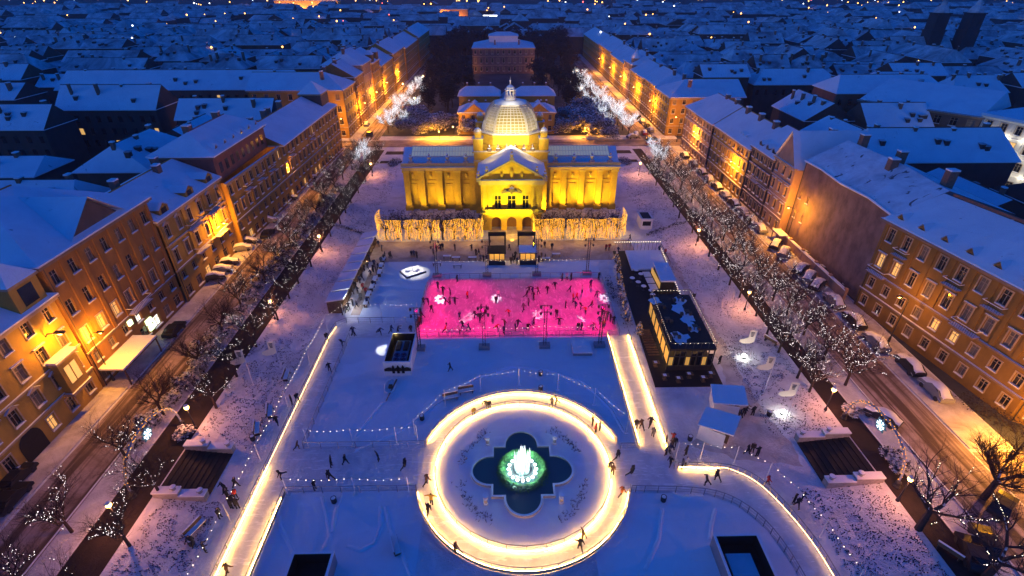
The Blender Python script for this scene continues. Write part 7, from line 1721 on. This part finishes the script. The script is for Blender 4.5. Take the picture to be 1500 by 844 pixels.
# twin-towered church
TY = 300; t = thing('twin_tower_church','dark church with two square towers under snowy domed caps','church',(245,TY,ZS)); M['tower'] = wall_mat('grey_tower_stone',(0.035,0.035,0.04))
for k,x in enumerate((231.5,250)):
    b = MB(); b.box(x-3.6,TY-3.6,ZS,x+3.6,TY+3.6,25); b.box(x-4,TY-4,25,x+4,TY+4,25.6); b.box(x-3.3,TY-3.3,25.6,x+3.3,TY+3.3,33); b.box(x-3.7,TY-3.7,33,x+3.7,TY+3.7,33.6)
    for s in (-1.3,1.3): b.box(x+s-.5,TY-3.45,27,x+s+.5,TY-3.32,31)
    tw = b.build('tower', M['tower'], t); b = MB(); b.lathe(x,TY,[(3.9,33.6),(3.4,35),(2.4,36.4),(1.5,37),(1.5,38.2),(.9,39.2),(.2,40),(.1,42)],8,0,rot=PI/8); b.build('cap', M['far_snow'], tw)
b = MB(); b.box(231,TY+5,ZS,254,TY+40,16); b.build('nave', M['tower'], t); roof(t,231,254,TY+5,TY+40,16,6,snow='far_snow')

# ================================================================ lights
for sgn in (-1,1):
    for i in range(4):
        c = ax + sgn*(8.6+17.4*(i+.5)/4); flood(c-3.4,114.6,(c,120,6.2),1000 if sgn > 0 else (200,600,500,260)[i],80,z=.6,blend=.5)
for x in (ax-4.5,ax+4.5): flood(x,98.5,(x*.6+ax*.4,107,8.5),3400,62,(1.0,.9,.01),.4)
flood(ax,101,(ax,107.5,1.5),250,110,(1,.6,.05),.4)
for sgn in (-1,1):
    spot((ax+sgn*7,111,16.2),(ax+sgn*2,119,17.5),YEL,200,120,.8,.2,'roof_flood'); spot((ax+sgn*4.6,112.5,CH+3.2),(ax+sgn*2,124,CH+4.2),(1,.84,.52),600,120,.8,.3,'roof_flood')
    spot((ax+sgn*8.2,126,CH+.8),(ax,126,CH+5),(1,.75,.35),170,130,.8,.3,'roof_flood')
spot((ax,113.5,CH+2.6),(ax,124,CH+4.5),(1,.84,.52),600,120,.8,.3,'roof_flood')
point(ax,126,CH+6,(1,.8,.4),120,1.0); point(ax,122.2,LZ+2,(1,.85,.55),60,.3)
for x,y in ((-22,100.2),(-14,100.2),(-7,100.2),(10,100.2),(17,100.2),(23,100.2),(-27.5,104),(26.8,104),(-16,104.5),(16,104.5)): point(x,y,2.6,(1,.6,.1),40,.4)
point(1.7,104.5,2.2,(1,.62,.1),70,.3)
# fountain
point(*fc,1.2,(.8,.97,1),120,.5); point(*fc,2.6,(.85,.97,1),50,.5)
for i in range(6): point(fc[0]+1.9*math.cos(i*PI/3),fc[1]+1.9*math.sin(i*PI/3),1.0,(.55,1,.75),16,.1)
# pink light on the rink, flower gobos
PINK = (1.0,0.0,0.12)
def barn(o, x0, x1, y0, y1, soft=.35):
    """barn doors: the lamp's beam is cut along the edges of the rink"""
    l = o.data; l.use_nodes = True; nt = l.node_tree; em = nt.nodes['Emission']; tc = N(nt,'ShaderNodeTexCoord'); Rm = o.rotation_euler.to_matrix(); h = o.location.z
    def mth(op, a, c=None, cl=False):
        q = N(nt,'ShaderNodeMath',operation=op); q.use_clamp = cl
        for i, v in enumerate((a,c)):
            if v is None: continue
            if isinstance(v,(int,float)): q.inputs[i].default_value = v
            else: nt.links.new(v,q.inputs[i])
        return q.outputs[0]
    def dot(r):
        q = N(nt,'ShaderNodeVectorMath',operation='DOT_PRODUCT'); nt.links.new(tc.outputs['Normal'],q.inputs[0]); q.inputs[1].default_value = r; return q.outputs['Value']
    dz = dot(Rm[2]); X = mth('SUBTRACT', o.location.x, mth('MULTIPLY', mth('DIVIDE', dot(Rm[0]), dz), h)); Y = mth('SUBTRACT', o.location.y, mth('MULTIPLY', mth('DIVIDE', dot(Rm[1]), dz), h)); f = None
    for e in (mth('SUBTRACT',X,x0), mth('SUBTRACT',x1,X), mth('SUBTRACT',Y,y0), mth('SUBTRACT',y1,Y)):
        t = mth('DIVIDE', e, soft, True); f = t if f is None else mth('MULTIPLY', f, t)
    nt.links.new(f, em.inputs['Strength'])
for m_,tg,pw_,dg_ in ((0,(-8,73),1.2,110),(0,(-13,68),.5,70),(1,(-4,74),1.2,110),(2,(7,74),1.2,110),(3,(13,74),1.2,110),(3,(18,68),.5,70),(4,(-9,78),1.0,105),(7,(14,78),1.0,105),(5,(-8,76),.45,90),(6,(11,77),.5,90)):
    barn(spot((MASTS[m_][0],MASTS[m_][1],7.4),(*tg,0),PINK,1900*pw_,dg_,1.0,.12), -14.8, 19.0, 65.9, 85.3, 1.1)
for (px,py),m_,pw_,dg_ in (((645,438),4,2600,13),((684,466),0,1300,11),((727,437),5,2000,12),((788,462),2,1300,11),((850,469),3,1300,11),((885,437),7,2300,11),((712,397),2,4200,5.5),((850,385),7,0,5)):
    if pw_: x,y = at(px,py,.05); gobo((MASTS[m_][0]+.3,MASTS[m_][1],7.2),(x,y,.05),(1,.97,1),pw_*1.5,dg_,4 if m_ != 0 else 3,.3*m_)
# warm light spilling on the paths from the strips' lamps at the crossings is the strips' own; shop and bar interiors:
point(27,66,2.6,(1,.62,.18),60,.3); point(24.8,62,2.4,(1,.62,.18),30,.2); point(28,58.6,2.0,(1,.6,.2),20,.2); point(31.5,64,2.2,(1,.55,.15),70,.3)

# ================================================================ sky and sun
w = bpy.data.worlds.new('World'); sc.world = w; w.use_nodes = True; nt = w.node_tree
EL, AZ = 2.0, 250.0
sky = N(nt,'ShaderNodeTexSky',sky_type='NISHITA'); sky.sun_disc = False; sky.sun_elevation = math.radians(EL); sky.sun_rotation = math.radians(AZ); sky.ozone_density = 8.0; sky.dust_density = 0.3; sky.air_density = 1.0
nt.links.new(sky.outputs[0], nt.nodes['Background'].inputs[0]); nt.nodes['Background'].inputs[1].default_value = 0.15
l = bpy.data.lights.new('sun','SUN'); l.energy = 0.02; l.angle = math.radians(20); l.color = (.6,.7,1)
o = bpy.data.objects.new('sun',l); COL.objects.link(o); d = Vector((math.sin(math.radians(AZ))*math.cos(math.radians(12)), math.cos(math.radians(AZ))*math.cos(math.radians(12)), math.sin(math.radians(12)))); o.rotation_euler = (-d).to_track_quat('-Z','Y').to_euler()
vs = sc.view_settings; vs.view_transform = 'Standard'; vs.look = 'None'; vs.exposure = 2.2; vs.gamma = 1; vs.use_curve_mapping = False
cy = sc.cycles; cy.use_denoising = True; cy.denoiser = 'OPENIMAGEDENOISE'; cy.sample_clamp_indirect = 3; cy.sample_clamp_direct = 60; cy.max_bounces = 4; cy.diffuse_bounces = 2; cy.glossy_bounces = 2; cy.transmission_bounces = 2; cy.use_light_tree = True
sc.render.engine = 'CYCLES'
# ================================================================ tell apart things whose labels came out alike: count them from the left
bylab = {}
for o in sc.objects:
    if o.parent is None and 'label' in o.keys() and 'category' in o.keys(): bylab.setdefault(o['label'], []).append(o)
for lab, os_ in bylab.items():
    if len(os_) < 2: continue
    os_.sort(key=lambda o: o.location.x/max(1, o.location.y))
    nth = ['leftmost'] + [order(i) + ' from left' for i in range(1, 20)]
    if len(lab.split()) <= 13 and len(os_) <= 16:
        for i, o in enumerate(os_): o['label'] = lab + ', ' + ('rightmost' if i == len(os_)-1 else nth[i])
    else:
        for o in os_: o['group'] = os_[0].get('group') or 'look-alikes: ' + os_[0]['category']

# ================================================================ the evening air over the town
b = MB(); b.box(-2400,-180,-1.5,2400,2400,66); hz = b.build('haze', [], None); hz['kind'] = 'stuff'; hz['label'] = 'thin blue evening haze over the town'
m = bpy.data.materials.new('haze'); m.use_nodes = True; nt = m.node_tree; nt.nodes.remove(nt.nodes['Principled BSDF'])
v = N(nt,'ShaderNodeVolumePrincipled'); v.inputs['Color'].default_value = (.75,.8,1,1); v.inputs['Density'].default_value = 0.0002; v.inputs['Anisotropy'].default_value = 0.2
nt.links.new(v.outputs[0], nt.nodes['Material Output'].inputs['Volume']); hz.data.materials.append(m)
